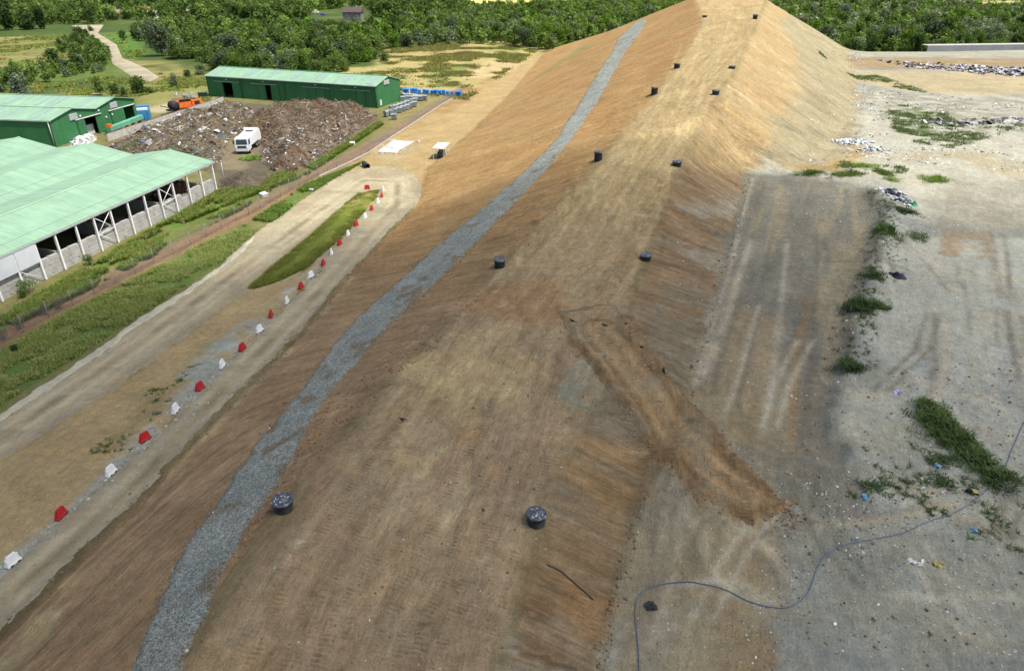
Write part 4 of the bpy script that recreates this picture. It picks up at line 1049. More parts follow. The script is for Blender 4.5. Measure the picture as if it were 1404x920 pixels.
# fallen white scrap of a barrier next to a red one
# ------------------------------------------------------------------ gas-well shafts on the ridge
def make_shaft(h, seed, mud):
    rr = random.Random(seed); r = empty('gas_well_shaft')
    prof = [(.50, -.35)]; z = -.35; q = .0
    while z < h - .06:
        prof += [(.50, z), (.55, z + .025), (.55, z + .075), (.50, z + .10)]; z += .135
    prof += [(.50, h)]
    prof = [p for p in prof if p[1] <= h]
    mb = MB(); mb.lathe(prof, n=32, smooth=False); mb.build('shaft', M['black'], r)
    T = Matrix.Rotation(rr.uniform(-.06, .06), 3, 'X') @ Matrix.Rotation(rr.uniform(-.06, .06), 3, 'Y')
    mb = MB(); mb.lathe([(.56, -.10), (.61, -.09), (.62, .04), (.60, .075), (.52, .085), (.50, .075), (.12, .10), (.10, .125), (.02, .13)], (0, 0, h), 36, M=T); ld = mb.build('lid', M['lid'], r)
    mb = MB()
    for k in range(mud):
        a, q = rr.uniform(0, 6.28), rr.uniform(.1, .48); n = 7; vs = []
        c = Vector((q * math.cos(a), q * math.sin(a), 0)); w, l = rr.uniform(.02, .05), rr.uniform(.04, .14); ang = rr.uniform(0, 3.1)
        for j in range(n):
            t = 2 * PI * j / n; e = rr.uniform(.7, 1.2)
            x, y = l * e * math.cos(t), w * e * math.sin(t)
            vs.append((c.x + x * math.cos(ang) - y * math.sin(ang), c.y + x * math.sin(ang) + y * math.cos(ang), 0))
        vs = [Vector((x, y, .105 - .05 * math.hypot(x, y))) for x, y, z in vs]
        vs = [T @ v + Vector((0, 0, h)) for v in vs]
        b = [v - Vector((0, 0, .03)) for v in vs]
        mb.add(vs + b, [tuple(range(n))] + [(j, n + j, n + (j + 1) % n, (j + 1) % n) for j in range(n)])
    mb.build('mud_splash', M['splash'], ld)
    a = rr.uniform(0, 6)
    for s in (0, 1): mb = MB(); mb.box((.57 * math.cos(a + s * PI), .57 * math.sin(a + s * PI), h - .02), (.10, .12, .16), a + s * PI); mb.build('lid_clamp', M['galv'], r)
    return r
sh_pts = [(389, 698, .62, 0), (735, 716, .66, 1), (685, 367, .82, 0), (885, 356, .45, 1), (820, 220, 1.1, 0), (928, 227, .42, 1), (897, 130, 1.05, 0), (981, 130, .55, 1), (928, 94, .75, 0), (1003.5, 94, .3, 1), (966, 24.5, .35, 0), (1035, 27, .85, 1)]
hints = ['with mud smeared lid, nearest to the gravel drain', 'with white splashes on its lid, near the short black pipe', 'on the drain side level with the ramp head', 'low, on the edge directly above the grey bench', 'tall, at the border of cloud shade on the drain side', 'low and flat, above the bench at the border of shade', 'tall, in full sun on the drain side of the pale ridge', 'short, at the top of the steep orange face',
         'on the sunlit crest, third from the top on the drain side', 'almost buried with only its pale lid showing', 'low, highest of the row on the drain side', 'dark and upright at the very top of the ridge']
hints[8] = 'on the sunlit crest, next to highest on the drain side'
for k, (px, py, h, side) in enumerate(sh_pts):
    o = make_shaft(h, 40 + k, 9 if k in (0, 1, 3) else 4); o.location = G.hit(px, py)
    o.rotation_euler = (random.uniform(-.03, .03), random.uniform(-.03, .03), random.uniform(0, 6))
    tag(o, 'black ribbed plastic shaft ' + hints[k], 'manhole', 'gas well shafts along both edges of the ridge')

# ------------------------------------------------------------------ refuse truck
def wheel(parent, x, y, r=.5, w=.32):
    R = Matrix.Rotation(PI / 2, 3, 'X')
    mb = MB(); mb.lathe([(r * .6, -w / 2), (r * .95, -w / 2), (r, -w * .35), (r, w * .35), (r * .95, w / 2), (r * .6, w / 2)], (x, y, r), 20, M=R); wh = mb.build('wheel', M['dark'], parent)
    mb = MB(); mb.lathe([(r * .58, -w * .52), (r * .2, -w * .58), (r * .2, w * .58), (r * .58, w * .52)], (x, y, r), 14, M=R); mb.build('rim', M['galv'], wh)
f = Vector((*inv(333.5, 212, 0), 0)); dv = Vector((.06, -.998, 0)).normalized()
truck = empty('refuse_truck', (f.x, f.y, float(G.z(f.x, f.y))), math.atan2(dv.y, dv.x), 'white refuse collection truck parked between the waste heaps facing the camera', 'truck')
truck['label'] = 'white refuse collection truck parked between the waste heaps, cab towards the open shed'
TL = 9.2
mb = MB(); mb.box((-TL / 2, 0, .95), (TL - .4, .95, .28)); mb.build('chassis', M['dark'], truck)
mb = MB(); mb.prism([(-2.05, .75), (-.06, .75), (0, 1.3), (-.08, 1.75), (-.28, 2.85), (-.5, 3.02), (-2.05, 3.02)], -1.22, 1.22, 'y'); cab = mb.build('cab', M['truck'], truck, .06)
mb = MB(); mb.add([(.0 - .075 + .02, -1.05, 1.82), (-.075 + .02, 1.05, 1.82), (-.262 + .02, 1.0, 2.74), (-.262 + .02, -1.0, 2.74), (-.13, -1.05, 1.82), (-.13, 1.05, 1.82), (-.32, 1.0, 2.74), (-.32, -1.0, 2.74)], [(0, 1, 2, 3), (7, 6, 5, 4), (0, 4, 5, 1), (2, 6, 7, 3), (1, 5, 6, 2), (3, 7, 4, 0)]); mb.build('windscreen', M['glass'], cab)
for s in (-1, 1):
    mb = MB(); mb.add([(-.45, s * 1.235, 1.85), (-1.45, s * 1.235, 1.85), (-1.45, s * 1.235, 2.65), (-.62, s * 1.235, 2.65), (-.45, s * 1.20, 1.85), (-1.45, s * 1.20, 1.85), (-1.45, s * 1.20, 2.65), (-.62, s * 1.20, 2.65)], [(0, 1, 2, 3), (7, 6, 5, 4), (0, 4, 5, 1), (1, 5, 6, 2), (2, 6, 7, 3), (3, 7, 4, 0)]); mb.build('side_window', M['glass'], cab)
    mb = MB(); mb.box((-.1, s * 1.48, 2.25), (.16, .22, .62)); mb.tube([(-.25, s * 1.2, 2.62), (-.1, s * 1.48, 2.5)], .03, 6); mb.build('mirror', M['dark'], cab)
    mb = MB(); mb.box((.03, s * .92, .98), (.08, .42, .2)); mb.build('headlight', M['panel'], cab)
mb = MB(); mb.box((0.02, 0, 1.4), (.06, 1.7, .42)); mb.build('grille', M['glass'], cab)
mb = MB(); mb.box((-.02, 0, .72), (.22, 2.42, .32)); mb.build('bumper', M['panel'], cab, .04)
mb = MB(); mb.prism([(-2.55, 1.15), (-2.55, 2.75), (-2.9, 3.0), (-6.7, 3.15), (-6.9, 3.0), (-6.9, 1.15)], -1.2, 1.2, 'y'); bd = mb.build('body', M['truck'], truck, .28)
mb = MB()
for x in (-3.4, -4.5, -5.6): mb.box((x, 0, 2.0), (.12, 2.46, 1.5))
mb.build('body_ribs', M['truck'], bd)
mb = MB(); mb.prism([(-6.93, 3.35), (-7.5, 3.5), (-8.7, 3.1), (-9.2, 2.2), (-9.2, 1.3), (-8.8, .95), (-6.93, 1.15)], -1.25, -1.1, 'y'); mb.prism([(-6.93, 3.35), (-7.5, 3.5), (-8.7, 3.1), (-9.2, 2.2), (-9.2, 1.3), (-8.8, .95), (-6.93, 1.15)], 1.1, 1.25, 'y')
mb.prism([(-6.93, 3.35), (-7.5, 3.5), (-7.9, 3.37), (-7.3, 1.5), (-8.9, 1.1), (-8.8, .95), (-6.93, 1.15)], -1.1, 1.1, 'y'); hp_ = mb.build('hopper', M['truck'], truck)
mb = MB(); mb.box((-8.0, 0, 1.65), (1.0, 2.18, .35)); mb.build('hopper_load', M['dark'], hp_)
mb = MB(); mb.box((-6.0, 0, 3.11), (1.2, 1.5, .1)); mb.build('opening_shade_plate', M['dark'], bd)  # dark plate standing in for the shade inside the hopper opening
mb = MB()
for s in (-.95, .95): mb.tube([(-9.1, s, 1.5), (-9.35, s, 1.1), (-9.5, s, 1.0)], .05, 6)
mb.box((-9.45, 0, 1.05), (.1, 2.1, .1)); mb.build('bin_lift', M['galv'], truck)
for x in (-1.05, -5.9, -7.2):
    for s in (-1, 1): wheel(truck, x, s * 1.02)

# ------------------------------------------------------------------ machines beyond the concrete wall
f = Vector((*inv(275, 146, .6), 0)); r_ = Vector((*inv(228, 154, .6), 0)); dv = (f - r_); LL = dv.length
orange = empty('waste_shredder', (f.x, f.y, float(G.z(f.x, f.y))), math.atan2(dv.y, dv.x), 'orange wheeled waste shredder with dark hopper beside the long green shed', 'machine')
mb = MB(); mb.box((-LL * .5, 0, .85), (LL * .9, 1.6, .3)); mb.build('chassis', M['dark'], orange)
mb = MB(); mb.prism([(-2.9, 1.05), (-.2, 1.05), (0, 1.5), (-.1, 2.3), (-.6, 2.55), (-2.9, 2.55)], -1.2, 1.2, 'y'); hd = mb.build('engine_hood', M['orange'], orange, .06)
mb = MB(); mb.box((-1.5, -1.21, 1.8), (1.4, .05, .8)); mb.box((-1.4, 0, 2.62), (1.2, 1.4, .12)); mb.build('grille', M['dark'], hd)
mb = MB(); mb.prism([(-LL * .68, 1.05), (-3.1, 1.05), (-3.1, 2.3), (-LL * .68, 2.5)], -1.25, 1.25, 'y'); mb.build('shredder_box', M['orange'], orange, .05)
mb = MB()
for s in (-1, 1): mb.add([(-LL * .68, s * 1.2, 2.5), (-3.2, s * 1.2, 2.35), (-3.2, s * 1.6, 3.0), (-LL * .68, s * 1.6, 3.1), (-LL * .68, s * 1.12, 2.5), (-3.2, s * 1.12, 2.35), (-3.2, s * 1.5, 3.0), (-LL * .68, s * 1.5, 3.1)], [(0, 1, 2, 3), (7, 6, 5, 4), (0, 4, 5, 1), (2, 6, 7, 3), (1, 5, 6, 2), (3, 7, 4, 0)])
mb.build('hopper', M['rust'], orange)
mb = MB(); mb.lathe([(.3, -.95), (1.05, -.9), (1.05, .9), (.3, .95)], (-LL * .76, 0, 1.75), 20, M=Matrix.Rotation(PI / 2, 3, 'X')); mb.build('drum', M['dark'], orange)
mb = MB(); mb.box((-LL * .93, 0, 1.5), (3.4, 1.0, .16), M=Matrix.Rotation(.33, 3, 'Y')); mb.build('belt', M['dark'], orange)
for x in (-1.2, -LL * .55, -LL * .68):
    for s in (-1, 1): wheel(orange, x, s * 1.05, .48)
p = Vector((*inv(199, 164, 0), 0)); blue = empty('blue_compactor', (p.x, p.y, float(G.z(p.x, p.y))), .35, 'blue steel waste compactor with white top panel near the twin shed door', 'machine')
mb = MB(); mb.box((0, 0, 1.2), (2.6, 3.0, 2.2)); bd = mb.build('body', M['blue'], blue, .05)
mb = MB()
for x in (-1.1, -.4, .3, 1.0): mb.box((x, -1.56, .85), (.22, .16, 1.6))
mb.build('stiffeners', M['blue'], bd)
mb = MB(); mb.box((0, -1.0, 2.45), (2.3, .9, .5)); mb.build('white_panel', M['white'], blue)
mb = MB(); mb.box((0, .6, 2.65), (2.5, 1.6, .8)); mb.build('hopper', M['blue'], blue, .04)
mb = MB()
for x in (-1.1, 1.1): mb.box((x, 0, .07), (.2, 3.3, .15))
mb.build('skids', M['dark'], blue)
# green skips before the gable
for k, (px, py, lab) in enumerate(((153, 184, 'green plastic crate of scrap nearest the wall, below the door rail'), (161, 180, 'green plastic crate of scrap behind the first one by the twin shed'))):
    p = Vector((*inv(px, py, 0), 0)); s = empty('green_skip', (p.x, p.y, float(G.z(p.x, p.y))), 1.45, lab, 'container', 'green crates by the twin shed')
    mb = MB()
    for x in (-.95, .95): mb.box((x, 0, .65), (.08, 1.5, 1.1))
    for y in (-.75, .75): mb.box((0, y, .65), (1.9, .08, 1.1))
    mb.box((0, 0, .14), (1.9, 1.5, .08)); mb.build('tub', M['greenbin'], s)
    mb = MB()
    for q in range(9): mb.box((random.uniform(-.7, .7), random.uniform(-.5, .5), random.uniform(.8, 1.3)), (random.uniform(.2, .7), .12, random.uniform(.1, .5)), random.uniform(0, 3))
    mb.build('scrap_load', M['rust'], s)
# concrete wall along the heap, with the faded green conveyor in front of its near half
a, b = Vector((*inv(148, 194, 0), 0)), Vector((*inv(307, 141, 0), 0)); dv = b - a; L = dv.length
rw = empty('retaining_wall', (a.x, a.y, 0), math.atan2(dv.y, dv.x), 'long pale concrete wall with rusty top rail between waste heap and machines', 'wall')
mb = MB(); n = 12
for k in range(n): mb.box((L * (k + .5) / n, 0, .5), (L / n - .04, .3, 1.8 + .04 * (k % 3)))
mb.build('panel', M['concrete'], rw)
mb = MB(); mb.box((L / 2, -.02, 1.5), (L, .14, .12)); mb.build('top_rail', M['rust'], rw)
a, b = Vector((*inv(158, 184, .6), 0)), Vector((*inv(203, 168.5, .6), 0)); dv = b - a; L2 = dv.length
cv = empty('belt_conveyor', (a.x, a.y, float(G.z(a.x, a.y)) + .0), math.atan2(dv.y, dv.x), 'faded green belt conveyor lying along the concrete wall by the twin shed', 'conveyor')
mb = MB(); mb.box((L2 / 2, 1.2, 1.7), (L2, 1.0, .9), M=Matrix.Rotation(-.03, 3, 'Y')); mb.build('trough', M['teal'], cv, .05)
mb = MB()
for k in range(5): mb.box((L2 * (k + .5) / 5, 1.2, .65), (.16, .9, 1.3))
mb.build('stands', M['rust'], cv)
mb = MB(); mb.box((.4, 1.2, 2.2), (.8, .9, .6)); mb.build('drive_motor', M['orange'], cv)
p = Vector((*inv(262, 135, 0), 0)); sc_ = empty('scrap_bundle', (p.x - 1, p.y, 0), .3, 'grey bundle of scrap metal on the grass behind the orange machine', 'scrap')
mb = MB()
for k in range(34): mb.box((random.gauss(0, 1.6), random.gauss(0, .7), random.uniform(.15, 1.2)), (random.uniform(.4, 1.6), random.uniform(.06, .25), random.uniform(.06, .4)), random.uniform(0, 3), M=Matrix.Rotation(random.uniform(0, 3), 3, 'Z') @ Matrix.Rotation(random.uniform(-.6, .6), 3, 'Y'))
mb.build('bars', M['galv'], sc_)
p = Vector((*inv(286, 134, 0), 0)); gb = empty('dark_container', (p.x - 1.2, p.y - .6, 0), .2, 'small dark container at the far corner of the long shed', 'container')
mb = MB(); mb.box((0, 0, .75), (2.2, 1.3, 1.2)); mb.build('tub', M['dark'], gb, .04); mb = MB(); mb.box((0, 0, 1.4), (2.3, 1.4, .12)); mb.build('lid', M['trim'], gb)

# ------------------------------------------------------------------ wheeled waste bins beside the long shed
def make_bin(bm, lm):
    r = empty('waste_bin')
    mb = MB(); n = [(-.62, -.46), (.62, -.46), (.62, .46), (-.62, .46)]; vs = [(x * .86, y * .84, .2) for x, y in n] + [(x, y, 1.15) for x, y in n]
    mb.add(vs, [(3, 2, 1, 0), (4, 5, 6, 7)] + [(k, (k + 1) % 4, 4 + (k + 1) % 4, 4 + k) for k in range(4)]); mb.build('body', bm, r, .04)
    mb = MB(); mb.prism([(-.5, 1.15)] + [(-.5 * math.cos(t), 1.17 + .26 * math.sin(t)) for t in np.linspace(.05, PI - .05, 9)] + [(.5, 1.15)], -.66, .66, 'x'); mb.build('lid', lm, r, .02)
    for x in (-.45, .45):
        for y in (-.3, .3):
            mb = MB(); mb.lathe([(.02, -.04), (.1, -.04), (.1, .04), (.02, .04)], (x, y, .1), 10, M=Matrix.Rotation(PI / 2, 3, 'X')); mb.build('castor', M['dark'], r)
    return r
pts = [(553.5 + 77 * (k / 14) + random.uniform(-.8, .8), 124.6 + 5.2 * (k / 14)) for k in range(15)]
b0 = make_bin(M['bluebin'], M['bluebin'])
for k, (px, py) in enumerate(pts):
    o = b0 if k == 0 else copy_tree(b0); q = G.hit(px, py + 3); o.location = (q[0], q[1] + random.uniform(-.7, .7), q[2]); o.scale = (.72, .85, random.uniform(.85, 1.0)); o.rotation_euler = (0, 0, random.uniform(-.4, .4))
    tag(o, ('bright blue plastic waste bin parked in the single row behind the grey bins' if k > 0 else 'bright blue plastic waste bin against the shed corner, start of the blue row'), 'bin', 'blue bins in a row by the long shed' if k > 0 else 'blue bins')
greybin = plain('weathered_grey_bin', (.25, .29, .32), .5, .2, 1.4, metal=.2, dirt=(.16, .18, .2)); greylid = plain('pale_grey_bin_lid', (.25, .285, .31), .45, .2, 1.4)
g0 = make_bin(greybin, greylid); n = 0
gp = [(552 + 4.4 * k, 133.4 + .5 * k) for k in range(8)] + [(553 + 4.6 * k, 137.6 - .1 * k) for k in range(6)]
gp += [(537 + 5.4 * k, 151.5 - 1.9 * k) for k in range(7)] + [(542.5 + 5.2 * k, 155.5 - 2.0 * k) for k in range(6)]
for k, (px, py) in enumerate(gp):
    o = g0 if n == 0 else copy_tree(g0); n += 1; o.location = G.hit(px, py + 2); o.rotation_euler = (0, 0, random.uniform(-.25, .25) + (.35 if k > 13 else 0) + (PI / 2 if random.random() < .2 else 0))
    far_ = k < 14
    tag(o, 'weathered grey metal waste bin in the block next to the blue bins' if far_ else 'weathered grey metal waste bin in the double line near the shed gable', 'bin', 'grey bins in front of the blue row' if far_ else 'grey bins in a double line')
for k, (px, py, lab) in enumerate(((530, 160.5, 'grey metal waste bin standing apart at the corner of the gable'), (536.5, 159, 'grey metal waste bin just beside the one at the gable corner'), (541, 164.5, 'grey metal waste bin leaning in the weeds, nearest the fence'))):
    o = copy_tree(g0); o.location = G.hit(px, py); o.rotation_euler = (0, .12 * (k == 2), 1.1 + k); tag(o, lab, 'bin')

# ------------------------------------------------------------------ fence along the site road
fpx = [(634, 127), (600, 147), (570, 167), (540, 186), (508, 208), (470, 227), (420, 250), (335, 299), (260, 338), (200, 368), (100, 420), (0, 474), (-70, 512)]
fl = [Vector((p[0], p[1], 0)) for p in hits(fpx)]
def resample(L, step):
    out = [L[0]]; carry = 0
    for a, b in zip(L[:-1], L[1:]):
        d = (b - a).length; t = step - carry
        while t <= d: out.append(a.lerp(b, t / d)); t += step
        carry = (carry + d) % step
    return out
fp = resample(fl, 3.0)
fence = empty('mesh_fence', (fp[0].x, fp[0].y, 0), 0, 'grey wire mesh fence on thin posts following the reddish strip', 'fence')
m_wire = plain('galvanised_wire', (.24, .25, .25), .5, .1, 2, metal=.3)
F0 = fp[0]
for p in fp:
    z = float(G.z(p.x, p.y)); mb = MB(); mb.tube([(p.x - F0.x, p.y - F0.y, z - .2), (p.x - F0.x, p.y - F0.y, z + 1.95)], .032, 6); mb.build('post', m_wire, fence)
mb = MB()
for a, b in zip(fp[:-1], fp[1:]):
    za, zb2 = float(G.z(a.x, a.y)), float(G.z(b.x, b.y))
    for h in (.15, .4, .65, .9, 1.15, 1.4, 1.65, 1.85): mb.tube([(a.x - F0.x, a.y - F0.y, za + h), (b.x - F0.x, b.y - F0.y, zb2 + h)], .009, 3)
    for t in np.linspace(.04, .96, 22):
        p = a.lerp(b, t); z = za + (zb2 - za) * t; mb.tube([(p.x - F0.x, p.y - F0.y, z + .1), (p.x - F0.x, p.y - F0.y, z + 1.87)], .007, 3)
mb.build('wire_mesh', m_wire, fence)
mb = MB()
for a, b in zip(fp[:-1], fp[1:]):
    if a.y < 118: break
    d = (b - a); za = float(G.z(a.x, a.y)); c = (a + b) / 2
    mb.box((c.x - F0.x + .15, c.y - F0.y - .1, float(G.z(c.x, c.y)) + .08), (d.length, .22, .2), math.atan2(d.y, d.x))
mb.build('footing', M['block'], fence)

# ------------------------------------------------------------------ shelter, slab, pipe mouth, poles
c = Vector(G.hit(603, 210)); A_ = Vector((*inv(595, 204, c.z + 2.0), 0)); B_ = Vector((*inv(606.6, 206.5, c.z + 2.0), 0)); D_ = Vector((*inv(603.5, 195.5, c.z + 2.0), 0))
wv, lv = B_ - A_, D_ - A_; ww, ll = min(wv.length, 2.3), min(lv.length, 4.6)
ctr = A_ + wv.normalized() * ww / 2 + lv.normalized() * ll / 2
ang = math.atan2(lv.y, lv.x); zg = float(G.z(ctr.x, ctr.y))
shl = empty('field_shelter', (ctr.x, ctr.y, zg), ang, 'white roofed open shelter on thin legs at the foot of the sandy slope', 'shelter')
mb = MB(); mb.box((0, 0, 2.05), (ll, ww, .10), M=Matrix.Rotation(.02, 3, 'X')); mb.build('roof', M['white'], shl, .02)
for x in (-ll / 2 + .15, 0, ll / 2 - .15):
    for y in (-ww / 2 + .1, ww / 2 - .1):
        zz = float(G.z(ctr.x + x * math.cos(ang) - y * math.sin(ang), ctr.y + x * math.sin(ang) + y * math.cos(ang))) - zg
        mb = MB(); mb.box((x, y, (2.0 + zz) / 2 - .1), (.07, .07, 2.0 - zz + .1)); mb.build('leg', M['white'], shl)
mb = MB()
for y in (-ww / 2 + .1, ww / 2 - .1): mb.box((0, y, 1.93), (ll - .2, .06, .08))
mb.build('roof_beam', M['white'], shl)
gen = empty('generator', (ctr.x, ctr.y, zg), ang, 'dark grey generator standing under the white shelter', 'generator')
mb = MB(); mb.box((.1, .05, .62), (2.2, 1.0, .95)); mb.build('housing', plain('slate_paint', (.05, .065, .075), .5), gen, .04)
mb = MB(); mb.box((.1, .05, .09), (2.4, 1.1, .18)); mb.build('skid', M['dark'], gen)
mb = MB(); mb.tube([(-.6, .2, 1.05), (-.6, .2, 1.5)], .06, 8); mb.build('exhaust', M['rust'], gen)
for k, (pp, lab) in enumerate((([(528.6, 201.5), (538.8, 193.6), (567.3, 195), (549, 206)], 'larger white concrete slab lying by the fence'), ([(518, 210), (527, 203), (548, 207), (543, 211.5)], 'smaller broken white concrete slab in front of the larger one'))):
    q = hits(pp); o0 = q[0]; zz = max(v[2] for v in q); o = empty('concrete_slab', o0, 0, lab, 'slab', 'concrete slabs by the fence')
    mb = MB(); vs = [(v[0] - o0[0], v[1] - o0[1], zz - o0[2] + .10 + .12 * k) for v in q]; mb.add(vs + [(x, y, z - .55) for x, y, z in vs], [(3, 2, 1, 0), (4, 5, 6, 7)] + [(i, (i + 1) % 4, 4 + (i + 1) % 4, 4 + i) for i in range(4)])
    bmx = mb.build('plate', M['slab'], o)
    mb = MB()
    for q2 in range(14):
        t = random.random(); a = vs[random.randrange(4)]; mb.box((a[0] + random.gauss(0, .9), a[1] + random.gauss(0, .9), .05), (random.uniform(.15, .5), random.uniform(.15, .4), random.uniform(.1, .35)), random.uniform(0, 3))
    mb.build('rubble', M['slab'], o)
p = G.hit(502, 230); cul = empty('culvert_pipe', (p[0], p[1], p[2]), .5, 'black mouth of a culvert pipe beside the turning place', 'pipe')
mb = MB(); R = Matrix.Rotation(PI / 2, 3, 'X'); mb.lathe([(.38, -.9), (.5, -.9), (.5, .9), (.38, .9), (.38, -.7)], (0, 0, .42), 22, M=R); mb.build('pipe', M['black'], cul)
mb = MB(); mb.prism([(-.95, -.2), (.95, -.2), (.8, .25), (.5, .12), (-.5, .12), (-.8, .25)], .92, 1.05, 'y'); mb.build('headwall', M['rust'], cul)
for (pb, pt, lab, arm) in (((478, 196), (473.5, 158), 'slim grey lamp pole at the edge of the weeds by the long waste heap', 1), ((310, 258), (304.5, 222), 'thin grey pole beside the corner of the open shed', 0)):
    q = G.hit(*pb); z = CT * q[1] + ST * (CAMH - q[2])
    h = 0
    for hh in np.arange(2, 9, .1):
        zz = CT * q[1] + ST * (CAMH - q[2] - hh)
        if -49.4 + 1078 * (CAMH - q[2] - hh) / zz <= pt[1]: h = hh; break
    pl = empty('lamp_pole', q, 2.4, lab, 'pole'); mb = MB(); mb.tube([(0, 0, -.1), (0, 0, h)], .075, 8, r2=.05); mb.build('mast', M['galv'], pl)
    if arm:
        mb = MB(); mb.tube([(0, 0, h - .05), (.5, 0, h + .12), (1.1, 0, h + .15)], .03, 6); mb.build('arm', M['galv'], pl)
        for x, z in ((1.2, h + .13), (-.15, h - .9)):
            mb = MB(); mb.box((x, 0, z), (.5, .22, .12)); mb.build('lamp_head', M['white'], pl)
    else:
        mb = MB(); mb.box((0, 0, h), (.25, .25, .15)); mb.build('cap', M['galv'], pl)
for k, (px, py, s, lab) in enumerate(((483, 199, .8, 'pale boulder of concrete in the weeds by the lamp pole'), (362, 270, .9, 'pale concrete block on the grass near the corner of the dark soil heap'), (574, 195.5, .5, 'small pale block on the sand past the larger slab'), (427, 262, .5, 'small pale stone on the grass edge by the turning place'))):
    q = G.hit(px, py); o = empty('concrete_block', q, k, lab, 'block'); mb = MB(); mb.box((0, 0, s * .3), (s * 1.3, s, s * .8), .3, M=Matrix.Rotation(.2, 3, 'X')); mb.build('lump', M['slab'], o, .06)

# ------------------------------------------------------------------ hose, pipe, birds
def smooth_line(pts, per=8):
    P = [Vector(p) for p in pts]; out = []
    for i in range(len(P) - 1):
        p0, p1, p2, p3 = P[max(i - 1, 0)], P[i], P[i + 1], P[min(i + 2, len(P) - 1)]
        for k in range(per):
            t = k / per
            out.append(.5 * ((2 * p1) + (p2 - p0) * t + (2 * p0 - 5 * p1 + 4 * p2 - p3) * t * t + (3 * p1 - p0 - 3 * p2 + p3) * t ** 3))
    return out + [P[-1]]
hp = smooth_line(hits([(880, 960), (877, 925), (874, 880), (871, 845), (873, 825), (882, 812), (900, 804), (935, 799), (965, 802), (1000, 813), (1030, 827), (1065, 835), (1085, 832), (1103, 820), (1113, 802), (1120, 780), (1130, 764), (1147, 752), (1170, 746), (1205, 740), (1240, 732), (1275, 716), (1310, 703), (1345, 680), (1362, 660), (1378, 640), (1388, 615), (1404, 580), (1420, 552)]))
hp = [Vector((p.x, p.y, float(G.z(p.x, p.y)) + .05)) for p in hp]
mb = MB(); mb.tube(hp, .029, 8); tag(mb.build('water_hose', plain('slate_blue_hose', (.10, .145, .24), .5, .2, .6, dirt=(.25, .22, .17))), 'long slate blue hose winding over the grey working area', 'hose')
q = [Vector(v) for v in smooth_line(hits([(750, 775), (768, 785), (790, 803), (813, 824)]), 5)]
mb = MB(); mb.tube([(v.x, v.y, float(G.z(v.x, v.y)) + .05) for v in q], .04, 8); tag(mb.build('black_pipe', M['black']), 'short thin black pipe lying on the brown slope', 'pipe')
m_bird = plain('black_feathers', (.012, .012, .014), .5, .2, 6)
def bird_mesh():
    mb = MB(); n = 8
    secs = [(-.30, .015, .17), (-.20, .045, .17), (-.10, .085, .19), (.02, .105, .215), (.12, .085, .25), (.18, .052, .30), (.225, .055, .335), (.27, .04, .34), (.295, .018, .33), (.35, .006, .322)]
    vs = []
    for x, r, z in secs:
        for k in range(n): vs.append((x, r * math.cos(2 * PI * k / n) * .95, z + r * math.sin(2 * PI * k / n)))
    fs = [(i * n + k, i * n + (k + 1) % n, (i + 1) * n + (k + 1) % n, (i + 1) * n + k) for i in range(len(secs) - 1) for k in range(n)] + [tuple(range(n - 1, -1, -1)), tuple((len(secs) - 1) * n + k for k in range(n))]
    mb.add(vs, fs, 0, True)
    mb.add([(-.28, -.03, .18), (-.28, .03, .18), (-.45, .05, .13), (-.45, -.05, .13), (-.28, -.03, .165), (-.28, .03, .165), (-.45, .05, .12), (-.45, -.05, .12)], [(0, 1, 2, 3), (7, 6, 5, 4), (0, 4, 5, 1), (1, 5, 6, 2), (2, 6, 7, 3), (3, 7, 4, 0)])
    for s in (-1, 1): mb.tube([(.0, s * .045, .15), (-.01, s * .045, .05), (.0, s * .045, .005), (.06, s * .05, .004)], .009, 4)
    return mb
bm_ = None
for k, (px, py, sz, lab) in enumerate(((785, 443, 1.0, 'small black bird on the ramp where it leaves the ridge'), (829, 450, 1.05, 'small black bird on the middle of the ramp head'), (858, 447, .9, 'small black bird among clods at the ramp edge, above the bench'), (879, 479, .8, 'small black bird farther down the same ramp edge'), (910, 513, 1.0, 'small black bird on the ramp half way down'), (552, 578, .9, 'lone small black bird on the brown ridge by the drain'), (663, 703, .5, 'tiny black bird on the ridge between the two nearest shafts'), (948, 506, .9, 'small black bird at the edge of the grey bench'))):
    if bm_ is None: o = bird_mesh().build('black_bird', m_bird); bm_ = o
    else: o = bm_.copy(); link(o)
    o.location = Vector(G.hit(px, py)) + Vector((0, 0, .02)); o.rotation_euler = (0, 0, random.uniform(0, 6)); o.scale = (sz,) * 3
    tag(o, lab, 'bird', 'black birds on the bare earth')
q = Vector((*inv(38.5, 54, 6), 6)); mb = bird_mesh(); mb.add([(.1, .08, .27), (-.12, .08, .26), (-.2, .55, .42), (.0, .6, .45), (.1, .08, .25), (-.12, .08, .24), (-.2, .55, .40), (.0, .6, .43)], [(0, 1, 2, 3), (7, 6, 5, 4), (0, 4, 5, 1), (1, 5, 6, 2), (2, 6, 7, 3), (3, 7, 4, 0)])
mb.add([(.1, -.08, .27), (-.12, -.08, .26), (-.2, -.55, .42), (.0, -.6, .45), (.1, -.08, .25), (-.12, -.08, .24), (-.2, -.55, .40), (.0, -.6, .43)], [(3, 2, 1, 0), (4, 5, 6, 7), (1, 5, 4, 0), (2, 6, 5, 1), (3, 7, 6, 2), (0, 4, 7, 3)])
o = mb.build('black_bird', m_bird); o.location = q; o.rotation_euler = (0, .1, 2.6); o.scale = (2.0,) * 3; tag(o, 'black bird in flight over the dry field beyond the twin shed', 'bird')

